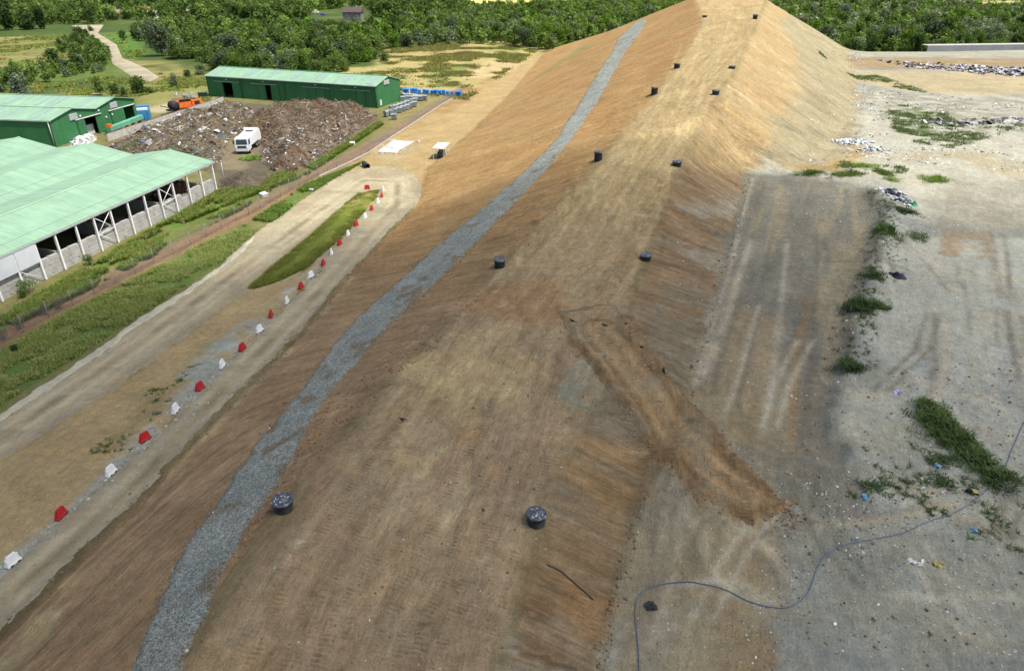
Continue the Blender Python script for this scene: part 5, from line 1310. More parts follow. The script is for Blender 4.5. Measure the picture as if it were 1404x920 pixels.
# ------------------------------------------------------------------ far houses and vehicles
def house(px, py, w, d, h, r, rz, wc, rc, lab, chim=True, hip=0.0):
    p = inv(px, py, 0); hs = empty('house', (p[0], p[1], 0), rz, lab, 'house')
    wm, rm = plain('house_wall', wc, .9, .12, .4), plain('roof_tiles', rc, .85, .2, .8)
    mb = MB(); mb.box((0, 0, h / 2), (w, d, h)); mb.build('wall', wm, hs)
    for y in (0,):
        mb = MB(); o_ = .5; vs = [(-w / 2 - o_, -d / 2 - o_, h), (w / 2 + o_, -d / 2 - o_, h), (w / 2 + o_, d / 2 + o_, h), (-w / 2 - o_, d / 2 + o_, h), (-w / 2 - o_ + hip, 0, h + r), (w / 2 + o_ - hip, 0, h + r)]
        vs += [(x, y_, z + .25) for x, y_, z in vs]
        mb.add(vs, [(3, 2, 1, 0), (6, 7, 11, 10), (8, 9, 10, 11), (7, 8, 11), (9, 6, 10), (0, 1, 7, 6), (1, 2, 8, 7), (2, 3, 9, 8), (3, 0, 6, 9)]) if hip or True else None
        rf = mb.build('roof', rm, hs)
    if chim:
        mb = MB(); mb.box((w * .2, .3, h + r + .5), (.8, .8, 1.6)); mb.build('chimney', M['block'], rf)
    for k in (-1, 1):
        mb = MB(); mb.box((k * w * .28, -d / 2 - .03, h * .5), (1.4, .12, 1.4)); wn = mb.build('window', M['white'], hs)
        mb = MB(); mb.box((k * w * .28, -d / 2 - .10, h * .5), (1.1, .06, 1.1)); mb.build('pane', M['glass'], wn)
    mb = MB(); mb.box((0, -d / 2 - .03, 1.1), (1.2, .12, 2.2)); mb.build('door', M['rust'], hs)
    return hs
house(485, 28, 11.5, 8, 4.6, 2.6, -.05, (.17, .165, .165), (.085, .062, .066), 'grey house with dark mauve roof among the trees')
house(157, 26, 9, 7, 3.2, 2.2, .15, (.33, .29, .24), (.20, .16, .13), 'low beige farmhouse half hidden by trees at the end of the lane')
house(168, 22, 9, 7, 3.4, 2.6, .3, (.50, .46, .40), (.40, .14, .08), 'farmhouse with orange tiled roof behind the low beige one')
house(197, 22, 10, 7, 3.2, 2.2, .1, (.50, .46, .40), (.40, .14, .08), 'cottage with orange tiled roof deep among the trees right of the lane')
house(211, 25, 5, 5, 3, 1.4, .1, (.68, .68, .66), (.35, .33, .31), 'tiny white outbuilding between trees past the orange cottage', False)
house(265, 23, 6, 5, 3.6, 1.6, .2, (.74, .74, .72), (.45, .43, .40), 'white outbuilding between trees at the edge of the meadow', False)
p = inv(443, 22, 0); car = empty('blue_car', (p[0], p[1], 0), .15, 'blue car parked in the yard of the grey house', 'car')
mb = MB(); mb.prism([(-2.1, .35), (2.1, .35), (2.1, .8), (1.3, .95), (.7, 1.5), (-1.2, 1.5), (-1.9, .95), (-2.1, .9)], -.85, .85, 'y'); bd = mb.build('body', plain('blue_car_paint', (.02, .07, .38), .3, .08), car, .06)
mb = MB(); mb.prism([(.72, .98), (1.2, .98), (.66, 1.44), (-1.12, 1.44), (-1.6, .98)], -.87, .87, 'y'); mb.build('window', M['glass'], bd)
for x in (-1.3, 1.3):
    for s in (-1, 1): wheel(car, x, s * .78, .32, .2)
p = inv(438, 19, 0); van = empty('white_van', (p[0] - 3, p[1], 0), -.1, 'white van parked left of the blue car by the grey house', 'van')
mb = MB(); mb.prism([(-2.6, .4), (2.5, .4), (2.6, 1.0), (2.0, 1.25), (1.5, 2.2), (1.2, 2.35), (-2.6, 2.35)], -.95, .95, 'y'); bd = mb.build('body', M['truck'], van, .06)
mb = MB(); mb.add([(2.05, -.85, 1.28), (2.05, .85, 1.28), (1.56, .8, 2.15), (1.56, -.8, 2.15), (1.95, -.85, 1.28), (1.95, .85, 1.28), (1.46, .8, 2.15), (1.46, -.8, 2.15)], [(0, 1, 2, 3), (7, 6, 5, 4), (0, 4, 5, 1), (1, 5, 6, 2), (2, 6, 7, 3), (3, 7, 4, 0)]); mb.build('windscreen', M['glass'], bd)
for x in (-1.6, 1.6):
    for s in (-1, 1): wheel(van, x, s * .85, .36, .22)
# lined wall at the far rim of the working area
a, b = Vector((137, 246.2, 6.4)), Vector((215, 255.5, 6.5)); dv = b - a
rim = empty('rim_wall', (a.x, a.y, a.z), math.atan2(dv.y, dv.x), 'low grey lined wall along the far rim below the trees', 'wall')
mb = MB(); n = 10; L = dv.length
for k in range(n): mb.box((L * (k + .5) / n, 0, .75), (L / n - .05, .4, 2.0))
mb.build('lining', plain('grey_liner', (.21, .225, .235), .7, .12, .2), rim)
mb = MB(); mb.box((L / 2, 1.6, 1.82), (L, 3.6, .14)); mb.build('coping', M['concrete'], rim)
# ------------------------------------------------------------------ scattering helpers
def in_poly(poly, n, world=False, thr=None, seed=0):
    P = np.array(poly if world else hits2(poly)); out = []
    need = n; tries = 0; got = np.zeros((0, 2))
    while len(got) < n and tries < 60:
        q = RNG.uniform(P.min(0), P.max(0), (max(400, n * 2), 2))
        m = sdf_poly(q[:, 0], q[:, 1], P) > 0
        if thr is not None:
            m &= RNG.random(len(q)) < sstep(thr[0], thr[1], fbm(q[:, 0] / thr[2], q[:, 1] / thr[2], 950 + seed, 3))
        got = np.concatenate([got, q[m]]); tries += 1
    return got[:n]
def along(line, n, spread):
    L = np.array(hits2(line)); d = np.hypot(*np.diff(L, axis=0).T); cum = np.concatenate([[0], np.cumsum(d)])
    s = RNG.uniform(0, cum[-1], n); i = np.clip(np.searchsorted(cum, s) - 1, 0, len(d) - 1); t = (s - cum[i]) / d[i]
    return L[i] + (L[i + 1] - L[i]) * t[:, None] + RNG.normal(0, spread, (n, 2))
def stamp(tv, tf, pos, scale, yaw, tiltx=None, tilty=None):
    """many small copies of one shape as arrays"""
    n = len(pos); sc = np.asarray(scale, float)
    if sc.ndim == 1: sc = np.repeat(sc[:, None], 3, 1)
    v = tv[None] * sc[:, None, :]
    if tiltx is not None:
        c, s = np.cos(tiltx)[:, None], np.sin(tiltx)[:, None]
        v = np.stack([v[..., 0], v[..., 1] * c - v[..., 2] * s, v[..., 1] * s + v[..., 2] * c], -1)
    if tilty is not None:
        c, s = np.cos(tilty)[:, None], np.sin(tilty)[:, None]
        v = np.stack([v[..., 0] * c + v[..., 2] * s, v[..., 1], -v[..., 0] * s + v[..., 2] * c], -1)
    c, s = np.cos(yaw)[:, None], np.sin(yaw)[:, None]
    v = np.stack([v[..., 0] * c - v[..., 1] * s, v[..., 0] * s + v[..., 1] * c, v[..., 2]], -1) + pos[:, None, :]
    f = tf[None] + (np.arange(n) * len(tv))[:, None, None]
    return v.reshape(-1, 3), f.reshape(-1, tf.shape[1])
def vcol(name, rough=.8, trans=0.0, spec=.2, backs=False):
    t = NT(name); a = t.n('ShaderNodeAttribute', attribute_name='lc').outputs['Color']
    if not trans: t.bsdf(a, rough, None, spec); return t.m
    rnd = t.n('ShaderNodeObjectInfo').outputs['Random']
    a = t.scale(a, t.mr(rnd, 0, 1, .78, 1.25))
    a = t.mix(t.mr(rnd, 0, 1, 0, .35), a, t.mix(1.0, a, (1.25, 1.02, .72), 'MULTIPLY'))
    d = t.n('ShaderNodeBsdfDiffuse'); tr = t.n('ShaderNodeBsdfTranslucent'); gl = t.n('ShaderNodeBsdfGlossy', i={'Roughness': .45})
    t.l(a, d.inputs[0]); t.l(t.mix(1.0, a, (1.15, 1.25, .55), 'MULTIPLY'), tr.inputs[0]); gl.inputs[0].default_value = (1, 1, 1, 1)
    m1 = t.n('ShaderNodeMixShader'); m1.inputs[0].default_value = trans; t.l(d.outputs[0], m1.inputs[1]); t.l(tr.outputs[0], m1.inputs[2])
    m2 = t.n('ShaderNodeMixShader'); m2.inputs[0].default_value = .0; t.l(m1.outputs[0], m2.inputs[1]); t.l(gl.outputs[0], m2.inputs[2])
    t.l(m2.outputs[0], t.out.inputs['Surface']); return t.m
M_BIT, M_LEAF, M_GRASS = vcol('scrap_colours', .6), vcol('leaves', trans=.38), vcol('grass_blades', trans=.3)
def pal(cols, n, jit=.2):
    c = np.array(cols)[RNG.integers(0, len(cols), n)]; return np.clip(c * RNG.uniform(1 - jit, 1 + jit, (n, 1)), 0, .95)
def lc(cols, per): return {'lc': ('FLOAT_COLOR', rgba(np.repeat(cols, per, 0)))}

# shapes: crumpled scrap, stick, lump, grass tuft
SCV = np.array([(-.5, -.35, 0), (0, -.42, .16), (.5, -.3, .02), (-.45, .3, .05), (.05, .38, .22), (.48, .36, .0)], float)
SCF = np.array([(0, 1, 4, 3), (1, 2, 5, 4), (3, 4, 1, 0), (4, 5, 2, 1)])
SKV = np.array([(-.5, -.03, 0), (.5, -.02, 0), (.5, .02, 0), (-.5, .03, 0), (-.5, 0, .06), (.5, 0, .05)], float)
SKF = np.array([(0, 1, 5, 4), (1, 2, 5, 5), (2, 3, 4, 5), (3, 0, 4, 4)])
SKF = np.array([(0, 1, 5, 4), (2, 3, 4, 5), (3, 2, 1, 0)])
a_ = (1 + 5 ** .5) / 2
LV = np.array([(-1, a_, 0), (1, a_, 0), (-1, -a_, 0), (1, -a_, 0), (0, -1, a_), (0, 1, a_), (0, -1, -a_), (0, 1, -a_), (a_, 0, -1), (a_, 0, 1), (-a_, 0, -1), (-a_, 0, 1)], float) / 1.9
LV *= RNG.uniform(.75, 1.2, (12, 1)); LV[:, 2] *= .75
LF = np.array([(0, 11, 5), (0, 5, 1), (0, 1, 7), (0, 7, 10), (0, 10, 11), (1, 5, 9), (5, 11, 4), (11, 10, 2), (10, 7, 6), (7, 1, 8), (3, 9, 4), (3, 4, 2), (3, 2, 6), (3, 6, 8), (3, 8, 9), (4, 9, 5), (2, 4, 11), (6, 2, 10), (8, 6, 7), (9, 8, 1)])
def tuft(n, spread, lean, width, seed):
    r = np.random.default_rng(seed); v, f = [], []
    for k in range(n):
        x, y = r.normal(0, spread, 2); a = r.uniform(0, 2 * PI); h = r.uniform(.55, 1.1); l = r.uniform(.15, lean); w = width * r.uniform(.6, 1.2)
        dx, dy = math.cos(a), math.sin(a); b = len(v)
        v += [(x - dy * w, y + dx * w, -.05), (x + dy * w, y - dx * w, -.05), (x + dx * l * .4 + dy * w * .8, y + dy * l * .4 - dx * w * .8, h * .6), (x + dx * l * .4 - dy * w * .8, y + dy * l * .4 + dx * w * .8, h * .6), (x + dx * l + dy * w * .1, y + dy * l - dx * w * .1, h), (x + dx * l - dy * w * .1, y + dy * l + dx * w * .1, h)]
        f += [(b, b + 1, b + 2, b + 3), (b + 3, b + 2, b + 4, b + 5)]
    return np.array(v), np.array(f)
def grass(name, label, pts, h, cols, blades=7, width=.05, spread=.16, lean=.5, kind='stuff', cat=None, group=None, hj=.35, seed=1):
    if name == 'field_grass':
        ln = np.array(hits2(LANE)); pts = pts[sdf_poly(pts[:, 0], pts[:, 1], ln) < -1.2]
    tv, tf = tuft(blades, spread, lean, width, seed); n = len(pts)
    pos = np.column_stack([pts, G.z(pts[:, 0], pts[:, 1])])
    s = np.column_stack([np.ones(n) * 1.0, np.ones(n) * 1.0, h * RNG.uniform(1 - hj, 1 + hj, n)])
    v, f = stamp(tv, tf, pos, s, RNG.uniform(0, 6.28, n))
    o = fast_mesh(name, v, f, M_GRASS, lc(pal(cols, n, .3), len(tv)))
    return tag(o, label, cat, group, kind)
BANK = [(.14, .205, .055), (.115, .18, .046), (.17, .22, .066), (.23, .23, .11)]
GR = [(.075, .15, .03), (.055, .115, .025), (.11, .18, .04), (.15, .19, .06)]
DRY = [(.20, .19, .075), (.16, .18, .06), (.11, .17, .045), (.26, .22, .10)]
LUSH = [(.09, .19, .03), (.13, .22, .045), (.08, .15, .03), (.20, .21, .08)]

def many(*sets): return np.concatenate(sets)
grass('bank_grass', 'rough green grass on the bank between fence and haul road',
      many(in_poly([(-60, 520), (100, 425), (215, 368), (336, 308), (350, 318), (300, 362), (170, 446), (0, 556), (-60, 596)], 11000, thr=(.30, .5, 3.0))), .21, BANK, 7, .045)
grass('verge_grass', 'bright short grass on the verge by the turning place', in_poly([(348, 302), (420, 254), (500, 222), (470, 238), (415, 272), (372, 305)], 2600, thr=(.32, .5, 2.5)), .3, GR, 7, .05)
grass('shed_weeds', 'mixed green and yellowed weeds along the open shed', many(
      in_poly([(-60, 470), (30, 420), (300, 264), (372, 262), (330, 290), (120, 400), (-60, 490)], 6500, thr=(.36, .56, 4.0)), in_poly([(160, 345), (300, 264), (430, 226), (520, 168), (525, 172), (420, 242), (300, 288)], 6500, thr=(.30, .5, 3.0))), .55, LUSH + DRY[:2], 7, .06, seed=2)
grass('meadow_grass', 'dry and green tussocks of the meadow beyond the long shed', in_poly([(430, 98), (520, 90), (530, 68), (600, 62), (690, 55), (750, 60), (640, 138), (555, 130)], 6000, thr=(.42, .6, 9)), .45, DRY, 7, .11, .4, seed=3)
grass('field_grass', 'green and straw tussocks of the fields beyond the twin shed', many(in_poly([(-60, 112), (90, 112), (200, 100), (290, 110), (290, 140), (190, 140), (-60, 130)], 5000, thr=(.4, .6, 8)), in_poly([(-60, 50), (60, 50), (150, 50), (200, 70), (180, 90), (110, 92), (-60, 108)], 5000, thr=(.42, .62, 9))), .5, DRY + GR, 7, .12, .4, seed=4)
grass('turf', 'short lush turf covering the grass island', many(in_poly([(340, 397), (373, 367), (430, 321), (454, 298), (500, 288), (483, 309), (467, 328), (436, 353), (423, 366), (386, 384), (352, 395)], 8000, thr=(.25, .45, 1.2)), in_poly([(454, 298), (464, 287), (493, 265), (520, 261), (517, 271), (500, 290)], 900, thr=(.42, .58, 1.3))), .16, [(.13, .18, .03), (.11, .155, .026), (.17, .20, .045), (.20, .19, .07)], 7, .035, .12, seed=5)
grass('rim_weeds', 'sparse grey green weeds spread over the sunlit far waste area', many(in_poly([(1215, 146), (1270, 144), (1325, 172), (1290, 190), (1225, 182)], 520, thr=(.46, .62, 2.5)), in_poly([(1160, 100), (1200, 104), (1250, 120), (1290, 132), (1200, 116)], 380, thr=(.4, .55, 4)), in_poly([(1220, 174), (1290, 186), (1255, 188)], 110), in_poly([(1250, 195), (1404, 160), (1404, 175), (1300, 205)], 350, thr=(.5, .62, 4)), in_poly([(1150, 215), (1240, 225), (1240, 245), (1160, 240)], 120, thr=(.5, .62, 4))), .3, [(.12, .17, .075), (.14, .175, .09), (.10, .15, .06)], 7, .06, .3, seed=6)
grass('edge_weeds', 'thin low weeds dotted over the near waste area', many(in_poly([(1150, 620), (1260, 610), (1390, 690), (1404, 760), (1250, 720), (1160, 680)], 130, thr=(.55, .66, 1.6)), along([(1195, 262), (1222, 292), (1200, 372), (1180, 430), (1165, 505)], 300, .8), in_poly([(180, 620), (60, 690), (200, 540), (300, 470)], 60, thr=(.5, .64, 3))), .17, [(.075, .12, .04), (.09, .13, .05)], 7, .025, .10, seed=7)

# weeds that stand as clumps of their own
def clump(poly_or_c, n, h, cols, lab, rad=None, w=.035, seed=8):
    if rad is None: pts = in_poly(poly_or_c, n)
    else:
        c = np.array(G.hit(*poly_or_c)[:2]); pts = c + RNG.normal(0, 1, (n, 2)) * np.array(rad) * .42
    pts = pts + RNG.normal(0, .2, pts.shape) * (1 + 1.8 * (RNG.random((len(pts), 1)) < .2))
    pts = pts[fbm(pts[:, 0] / .9, pts[:, 1] / .9, 99, 2) > .36] if len(pts) > 300 else pts
    c = pts.mean(0); o = grass('weed_clump', lab, pts[:int(len(pts) * (.9 if len(pts) > 300 else .6))], h * .6, [tuple(np.array(k) * (1.3, 1.2, 1.4)) for k in cols], 8, w, .14, .55, None, 'weed', None, .4, seed)
    return o
DK = [(.06, .105, .036), (.075, .125, .042), (.09, .14, .05)]; BR = [(.12, .20, .035), (.10, .17, .03)]
clump([(1256, 546), (1276, 552), (1302, 576), (1328, 604), (1350, 626), (1374, 652), (1362, 664), (1338, 640), (1308, 614), (1278, 592), (1258, 566)], 900, .55, DK, 'long dark green bank of tall weeds beside the winding hose')
clump((1376, 656), 90, .45, DK, 'ragged end of weeds with rubbish where the hose crosses', (1.4, .8))
clump((1167, 502), 150, .6, DK, 'round dark weed clump alone on the edge of the grey bench', (.55, .8))
clump((1178, 420), 260, .7, DK, 'larger dark green weed clump on the bench edge, nearest the lone round one', (.9, 1.6))
clump((1204, 420), 110, .5, DK, 'small dark weed clump on the pale side of the bench edge', (.9, .8))
clump((1198, 378), 120, .5, [(.06, .10, .04), (.05, .085, .03)], 'dull narrow weed clump on the bench edge, below the big bright leafy one', (.6, 1.5))
clump((1217, 316), 220, .7, DK + BR[1:], 'leafy weed clump below the rubbish pile on the bench corner', (1.0, 1.8))
clump((1258, 325), 70, .4, DK, 'thin weed clump on the pale ground right of the bench corner', (.9, 1.4))
clump((1238, 290), 150, .5, [(.055, .09, .04), (.04, .07, .03)], 'grey green weeds directly under the rubbish pile', (1.6, 1.6))
clump((1110, 238), 200, .5, [(.09, .16, .03), (.07, .12, .03)], 'low green weed clump at the top edge of the grey bench', (1.8, 1.0))
clump((1160, 240), 220, .5, [(.08, .13, .035), (.06, .10, .03)], 'green weeds in the middle of the top edge of the bench', (2.0, 1.4))
clump((1176, 228), 260, .4, BR, 'bright yellow green weeds on the white bank above the bench', (3.2, 1.2))
clump((1212, 238), 190, .5, [(.06, .11, .03), (.08, .14, .03)], 'dark streak of weeds running down to the rubbish pile', (1.0, 2.4))
clump((1224, 247), 60, .35, BR, 'small bright weed tuft on the pale crest near the rubbish pile', (.9, .9))
clump((1282, 247), 190, .5, BR, 'bright green weed clump alone on the sunlit waste ground', (1.9, 1.6))
clump((1126, 76), 110, .7, [(.09, .14, .05)], 'small green weed clump high on the far flank of the mound', (.9, 2.2))
clump((1290, 634), 50, .3, DK, 'small weed tuft on grey ground left of the long weed bank', (.9, .5))
clump((1292, 632 + 30), 40, .3, DK, 'tiny weed tuft under the long weed bank among scraps', (.6, .5))
clump((1196, 668), 50, .3, [(.06, .10, .04)], 'low weed tuft on grey ground near the foot of the ramp', (1.2, .6))
clump((346, 218), 220, .7, [(.11, .20, .03), (.13, .22, .05)], 'bright green weeds in front of the refuse truck', (1.8, 2.2), .06)
clump((426, 212), 180, .7, [(.05, .11, .04), (.04, .09, .03)], 'dark green weeds growing out of the branch heap near the lamp pole', (1.8, 2.0), .06)

# ------------------------------------------------------------------ heaps
def heap(name, label, poly, H, edge, cols, rough=.5, world=False, cat='heap', res=.35, bits=(), fscale=2.2, base=None, gain=1.0):
    P = np.array(poly if world else hits2(poly))
    xs = np.arange(P[:, 0].min(), P[:, 0].max(), res); ys = np.arange(P[:, 1].min(), P[:, 1].max(), res); X, Y = np.meshgrid(xs, ys)
    d = sdf_poly(X, Y, P) + 1.4 * (fbm(X / 3, Y / 3, 61, 3) - .5)
    zg = G.z(X, Y) if base is None else base(X, Y)
    hgt = H * np.clip(d / edge, -.2, 1) ** 1 * (.55 + .9 * fbm(X / 6, Y / 6, 63, 3)) + np.where(d > 0, rough * 1.6 * (fbm(X / fscale, Y / fscale, 65, 4) - .5) + rough * .5 * (vn(X / .45, Y / .45, 67) - .5), 0) * np.clip(d / 1.0, 0, 1)
    hgt = np.where(d > 0, np.maximum(hgt, .04), -.25)
    zz = zg + hgt; keep = d > -.6
    kq = keep[:-1, :-1] & keep[1:, :-1] & keep[:-1, 1:] & keep[1:, 1:]; idx = np.arange(X.size).reshape(X.shape)
    q = np.stack([idx[:-1, :-1][kq], idx[:-1, 1:][kq], idx[1:, 1:][kq], idx[1:, :-1][kq]], -1)
    used = np.unique(q); rm = np.full(X.size, -1); rm[used] = np.arange(len(used))
    w = fbm(X / 3.0, Y / 3.0, 71, 4); c = np.array(cols)
    k = np.clip((w - .3) / .4, 0, .999) * (len(c) - 1); i = k.astype(int); c = c[i] + (c[i + 1] - c[i]) * (k - i)[..., None]
    c = c * (.65 + .7 * vn(X / .5, Y / .5, 73))[..., None]
    o = fast_mesh(name, np.stack([X, Y, zz], -1).reshape(-1, 3)[used], rm[q], M_HEAP, {'col': ('FLOAT_COLOR', rgba(c).reshape(-1, 4)[used]), 'st': ('FLOAT_VECTOR', np.stack([X, Y, 0 * X], -1).reshape(-1, 3)[used]), 'fx': ('FLOAT_COLOR', np.zeros((len(used), 4)))}, False)
    tag(o, label, cat)
    ok = np.flatnonzero((d > .2).ravel())
    for nm, n, shape, size, bc, zoff, poly2 in bits:
        if poly2 is not None:
            ok2 = np.flatnonzero(((d > .2) & (sdf_poly(X, Y, np.array(hits2(poly2))) > 0)).ravel())
        else: ok2 = ok
        j = RNG.choice(ok2, n); pos = np.stack([X, Y, zz], -1).reshape(-1, 3)[j] + np.column_stack([RNG.uniform(-res / 2, res / 2, (n, 2)), np.full(n, zoff)])
        tv, tf = {'scrap': (SCV, SCF), 'stick': (SKV, SKF), 'lump': (LV, LF)}[shape]
        v, f = stamp(tv, tf, pos, size * RNG.uniform(.5, 1.5, n), RNG.uniform(0, 6.28, n), RNG.normal(0, .4, n), RNG.normal(0, .45, n))
        b = fast_mesh(nm, v, f, M_BIT, lc(pal(bc, n, .3), len(tv)), parent=o); b['kind'] = 'stuff'
    return o
M_HEAP = soil('heap_matter', 0, 1.0, pat=1.2)
WB = [(.62, .63, .64), (.5, .52, .54), (.40, .41, .44), (.30, .31, .33), (.22, .30, .40), (.40, .33, .24)]
BRN = [(.12, .085, .055), (.17, .12, .075), (.22, .17, .11), (.085, .065, .05)]
heap('waste_heap', 'long grey brown waste heap flecked with white plastic between the concrete wall and open shed', [(146, 204), (190, 186), (240, 168), (306, 145), (350, 152), (338, 176), (312, 200), (302, 224), (284, 236), (240, 228), (190, 218)], 2.3, 4.5,
     [(.075, .064, .053), (.12, .10, .08), (.155, .128, .09), (.10, .093, .088), (.08, .085, .045)], .95, bits=(('bags', 70, 'lump', .34, [(.55, .56, .58), (.04, .04, .045), (.10, .16, .26), (.35, .33, .30)], .1, None), ('boards', 160, 'stick', 2.0, [(.28, .22, .15), (.34, .30, .24), (.16, .12, .08)], .18, None), ('sheets', 46, 'scrap', .95, [(.5, .5, .5), (.3, .3, .32), (.38, .32, .24), (.16, .22, .28)], .12, None), ('plastic_scraps', 380, 'scrap', .32, WB, .08, None), ('twigs', 2600, 'stick', .9, BRN + [(.24, .20, .15)], .1, None), ('clods', 1300, 'lump', .17, BRN + [(.15, .14, .13)], .06, None)))
heap('branch_heap', 'big heap of brown brushwood and grey litter in front of the long shed', [(352, 160), (400, 153), (450, 152), (517, 160), (500, 180), (470, 200), (436, 222), (400, 240), (372, 236), (356, 222), (362, 205), (354, 190), (346, 172)], 2.7, 4.0,
     [(.10, .07, .055), (.145, .10, .07), (.12, .10, .085), (.17, .15, .13), (.11, .085, .06)], .9, bits=(('boards', 130, 'stick', 2.1, [(.22, .17, .12), (.16, .12, .09), (.30, .25, .19)], .18, None), ('sheets', 30, 'scrap', .9, [(.4, .4, .41), (.3, .27, .22), (.12, .12, .13)], .12, [(360, 205), (440, 188), (480, 185), (440, 225), (400, 240), (370, 236)]), ('twigs', 4200, 'stick', 1.1, BRN + [(.16, .11, .08)], .12, None), ('plastic_scraps', 300, 'scrap', .32, WB, .08, [(360, 205), (440, 188), (480, 185), (440, 225), (400, 240), (370, 236)]), ('clods', 900, 'lump', .17, BRN, .06, None)))
heap('brush_heap', 'dark tangled brushwood heap piled against the back of the refuse truck', [(334, 184), (343, 172), (362, 166), (388, 170), (396, 186), (376, 196), (366, 190), (352, 186), (340, 192)], 2.6, 2.2, [(.05, .04, .033), (.09, .07, .05), (.15, .115, .07)], .6, bits=(('twigs', 1500, 'stick', 1.0, BRN, .1, None),))
heap('soil_heap', 'low smooth heap of dark soil beside the open shed corner', [(301, 246), (330, 236), (372, 240), (384, 246), (364, 260), (322, 266), (301, 264)], 1.5, 4.0, [(.085, .07, .055), (.11, .09, .07)], .12, bits=(('clods', 500, 'lump', .08, [(.08, .065, .05), (.12, .10, .08)], .02, None),))
for k, (v0, v1, hh, cl, lab) in enumerate(((1.5, 9, 2.5, [(.06, .035, .025), (.11, .06, .04)], 'reddish brown heap inside the open shed at its far end'), (15, 22, 2.0, [(.06, .06, .065), (.12, .12, .12)], 'grey heap of scrap inside the middle bays of the open shed'), (33, 41, 2.2, [(.05, .05, .055), (.10, .10, .10)], 'dark heap inside the open shed next to the pale side panels'))):
    pw = [shed_xy(.9, v0), shed_xy(7, v0), shed_xy(7, v1), shed_xy(.9, v1)]
    heap('stored_heap', lab, pw, hh, 1.6, cl, .4, True, bits=(('scraps', 260, 'scrap', .4, [(.2, .2, .2), (.1, .1, .11), (.3, .3, .3), (.15, .09, .06)], .05, None),))
heap('white_waste_pile', 'pile of white bags on a dark sheet at the near corner of the twin shed', [(96, 200), (104, 193), (122, 187), (134, 190), (128, 197), (108, 203)], .9, 1.2, [(.3, .3, .3), (.5, .5, .5)], .3, bits=(('bags', 130, 'lump', .28, [(.6, .6, .6), (.7, .7, .68), (.35, .35, .36)], .05, None),))
def pile(px, py, rad, n, cols, size, lab, h=.5):
    c = np.array(G.hit(px, py)[:2]); pts = c + RNG.normal(0, 1, (n, 2)) * np.array(rad) * .42
    r2 = np.hypot((pts[:, 0] - c[0]) / rad[0], (pts[:, 1] - c[1]) / rad[1])
    pos = np.column_stack([pts, G.z(pts[:, 0], pts[:, 1]) + RNG.random(n) * h * np.exp(-2 * r2 ** 2)])
    v, f = stamp(SCV, SCF, pos, size * RNG.uniform(.5, 1.6, n), RNG.uniform(0, 6.28, n), RNG.normal(0, .5, n), RNG.normal(0, .5, n))
    v2, f2 = stamp(LV, LF, pos, size * .42 * RNG.uniform(.5, 1.4, n), RNG.uniform(0, 6.28, n)); cc = pal(cols, n, .25)
    f = np.concatenate([f[:, [0, 1, 2]], f[:, [0, 2, 3]]])
    return tag(fast_mesh('rubbish_pile', np.concatenate([v, v2]), np.concatenate([f, f2 + len(v)]), M_BIT, {'lc': ('FLOAT_COLOR', rgba(np.concatenate([np.repeat(cc, len(SCV), 0), np.repeat(cc, len(LV), 0)])))}), lab, 'rubbish')
pile(1222, 266, (1.6, 1.5), 70, [(.6, .62, .66), (.45, .47, .52), (.05, .06, .10), (.5, .52, .55)], .5, 'pile of white and navy rubbish bags on the corner of the bench')
pile(1237, 276, (1.6, .9), 45, [(.03, .03, .035), (.5, .52, .55), (.4, .42, .45)], .45, 'black and white rubbish just right of the navy bags')
pile(1248, 281, (.8, .5), 14, [(.03, .32, .17), (.5, .6, .6)], .45, 'small heap with a green plastic sheet beside the rubbish bags')
pile(1168, 196, (3.4, 1.8), 130, [(.62, .66, .70), (.45, .58, .70), (.35, .36, .36), (.55, .55, .52)], .5, 'pale blue and white rubbish strewn at the foot of the sunlit mound')
pile(1195, 206, (3.0, 1.6), 80, [(.62, .64, .66), (.4, .48, .52), (.5, .5, .48)], .42, 'thinner white rubbish spilling away from the pale blue pile')
pile(1231, 380, (.55, .5), 18, [(.03, .035, .055), (.045, .05, .07)], .5, 'lump of dark navy plastic lying on pale ground right of the weeds', .35)
pile(1230, 541, (.28, .26), 9, [(.50, .40, .75), (.62, .58, .75)], .26, 'small lilac plastic bag on the grey ground', .2)
pile(1322, 616, (.3, .25), 6, [(.6, .6, .58)], .3, 'pale sack beside the long weed bank', .2)
pile(1357, 632, (.5, .4), 12, [(.62, .62, .60), (.4, .4, .4)], .35, 'crumpled whitish sheets at the end of the weed bank', .25)
pile(1256, 772, (.5, .25), 7, [(.66, .66, .64)], .3, 'white torn plastic strip on grey ground below the hose', .1)
pile(1283, 776, (.3, .25), 6, [(.5, .42, .10), (.4, .36, .14)], .22, 'yellow scraps right of the white torn strip', .1)
pile(1335, 730, (.25, .2), 5, [(.15, .38, .55)], .26, 'blue plastic scrap on pale ground below the hose', .1)
pile(1284, 641, (.4, .25), 7, [(.10, .22, .38), (.2, .3, .4)], .24, 'blue scraps left of the long weed bank', .1)
pile(1330, 676, (.6, .35), 14, [(.03, .03, .035), (.45, .38, .10), (.06, .06, .06)], .3, 'black and yellow scraps under the end of the weed bank', .15)
pile(1184, 682, (.3, .25), 6, [(.12, .30, .48)], .24, 'blue rag near the foot of the ramp', .1)
pile(893, 833, (.25, .3), 3, [(.03, .035, .035)], .42, 'dark rag lying beside the hose bend', .1)
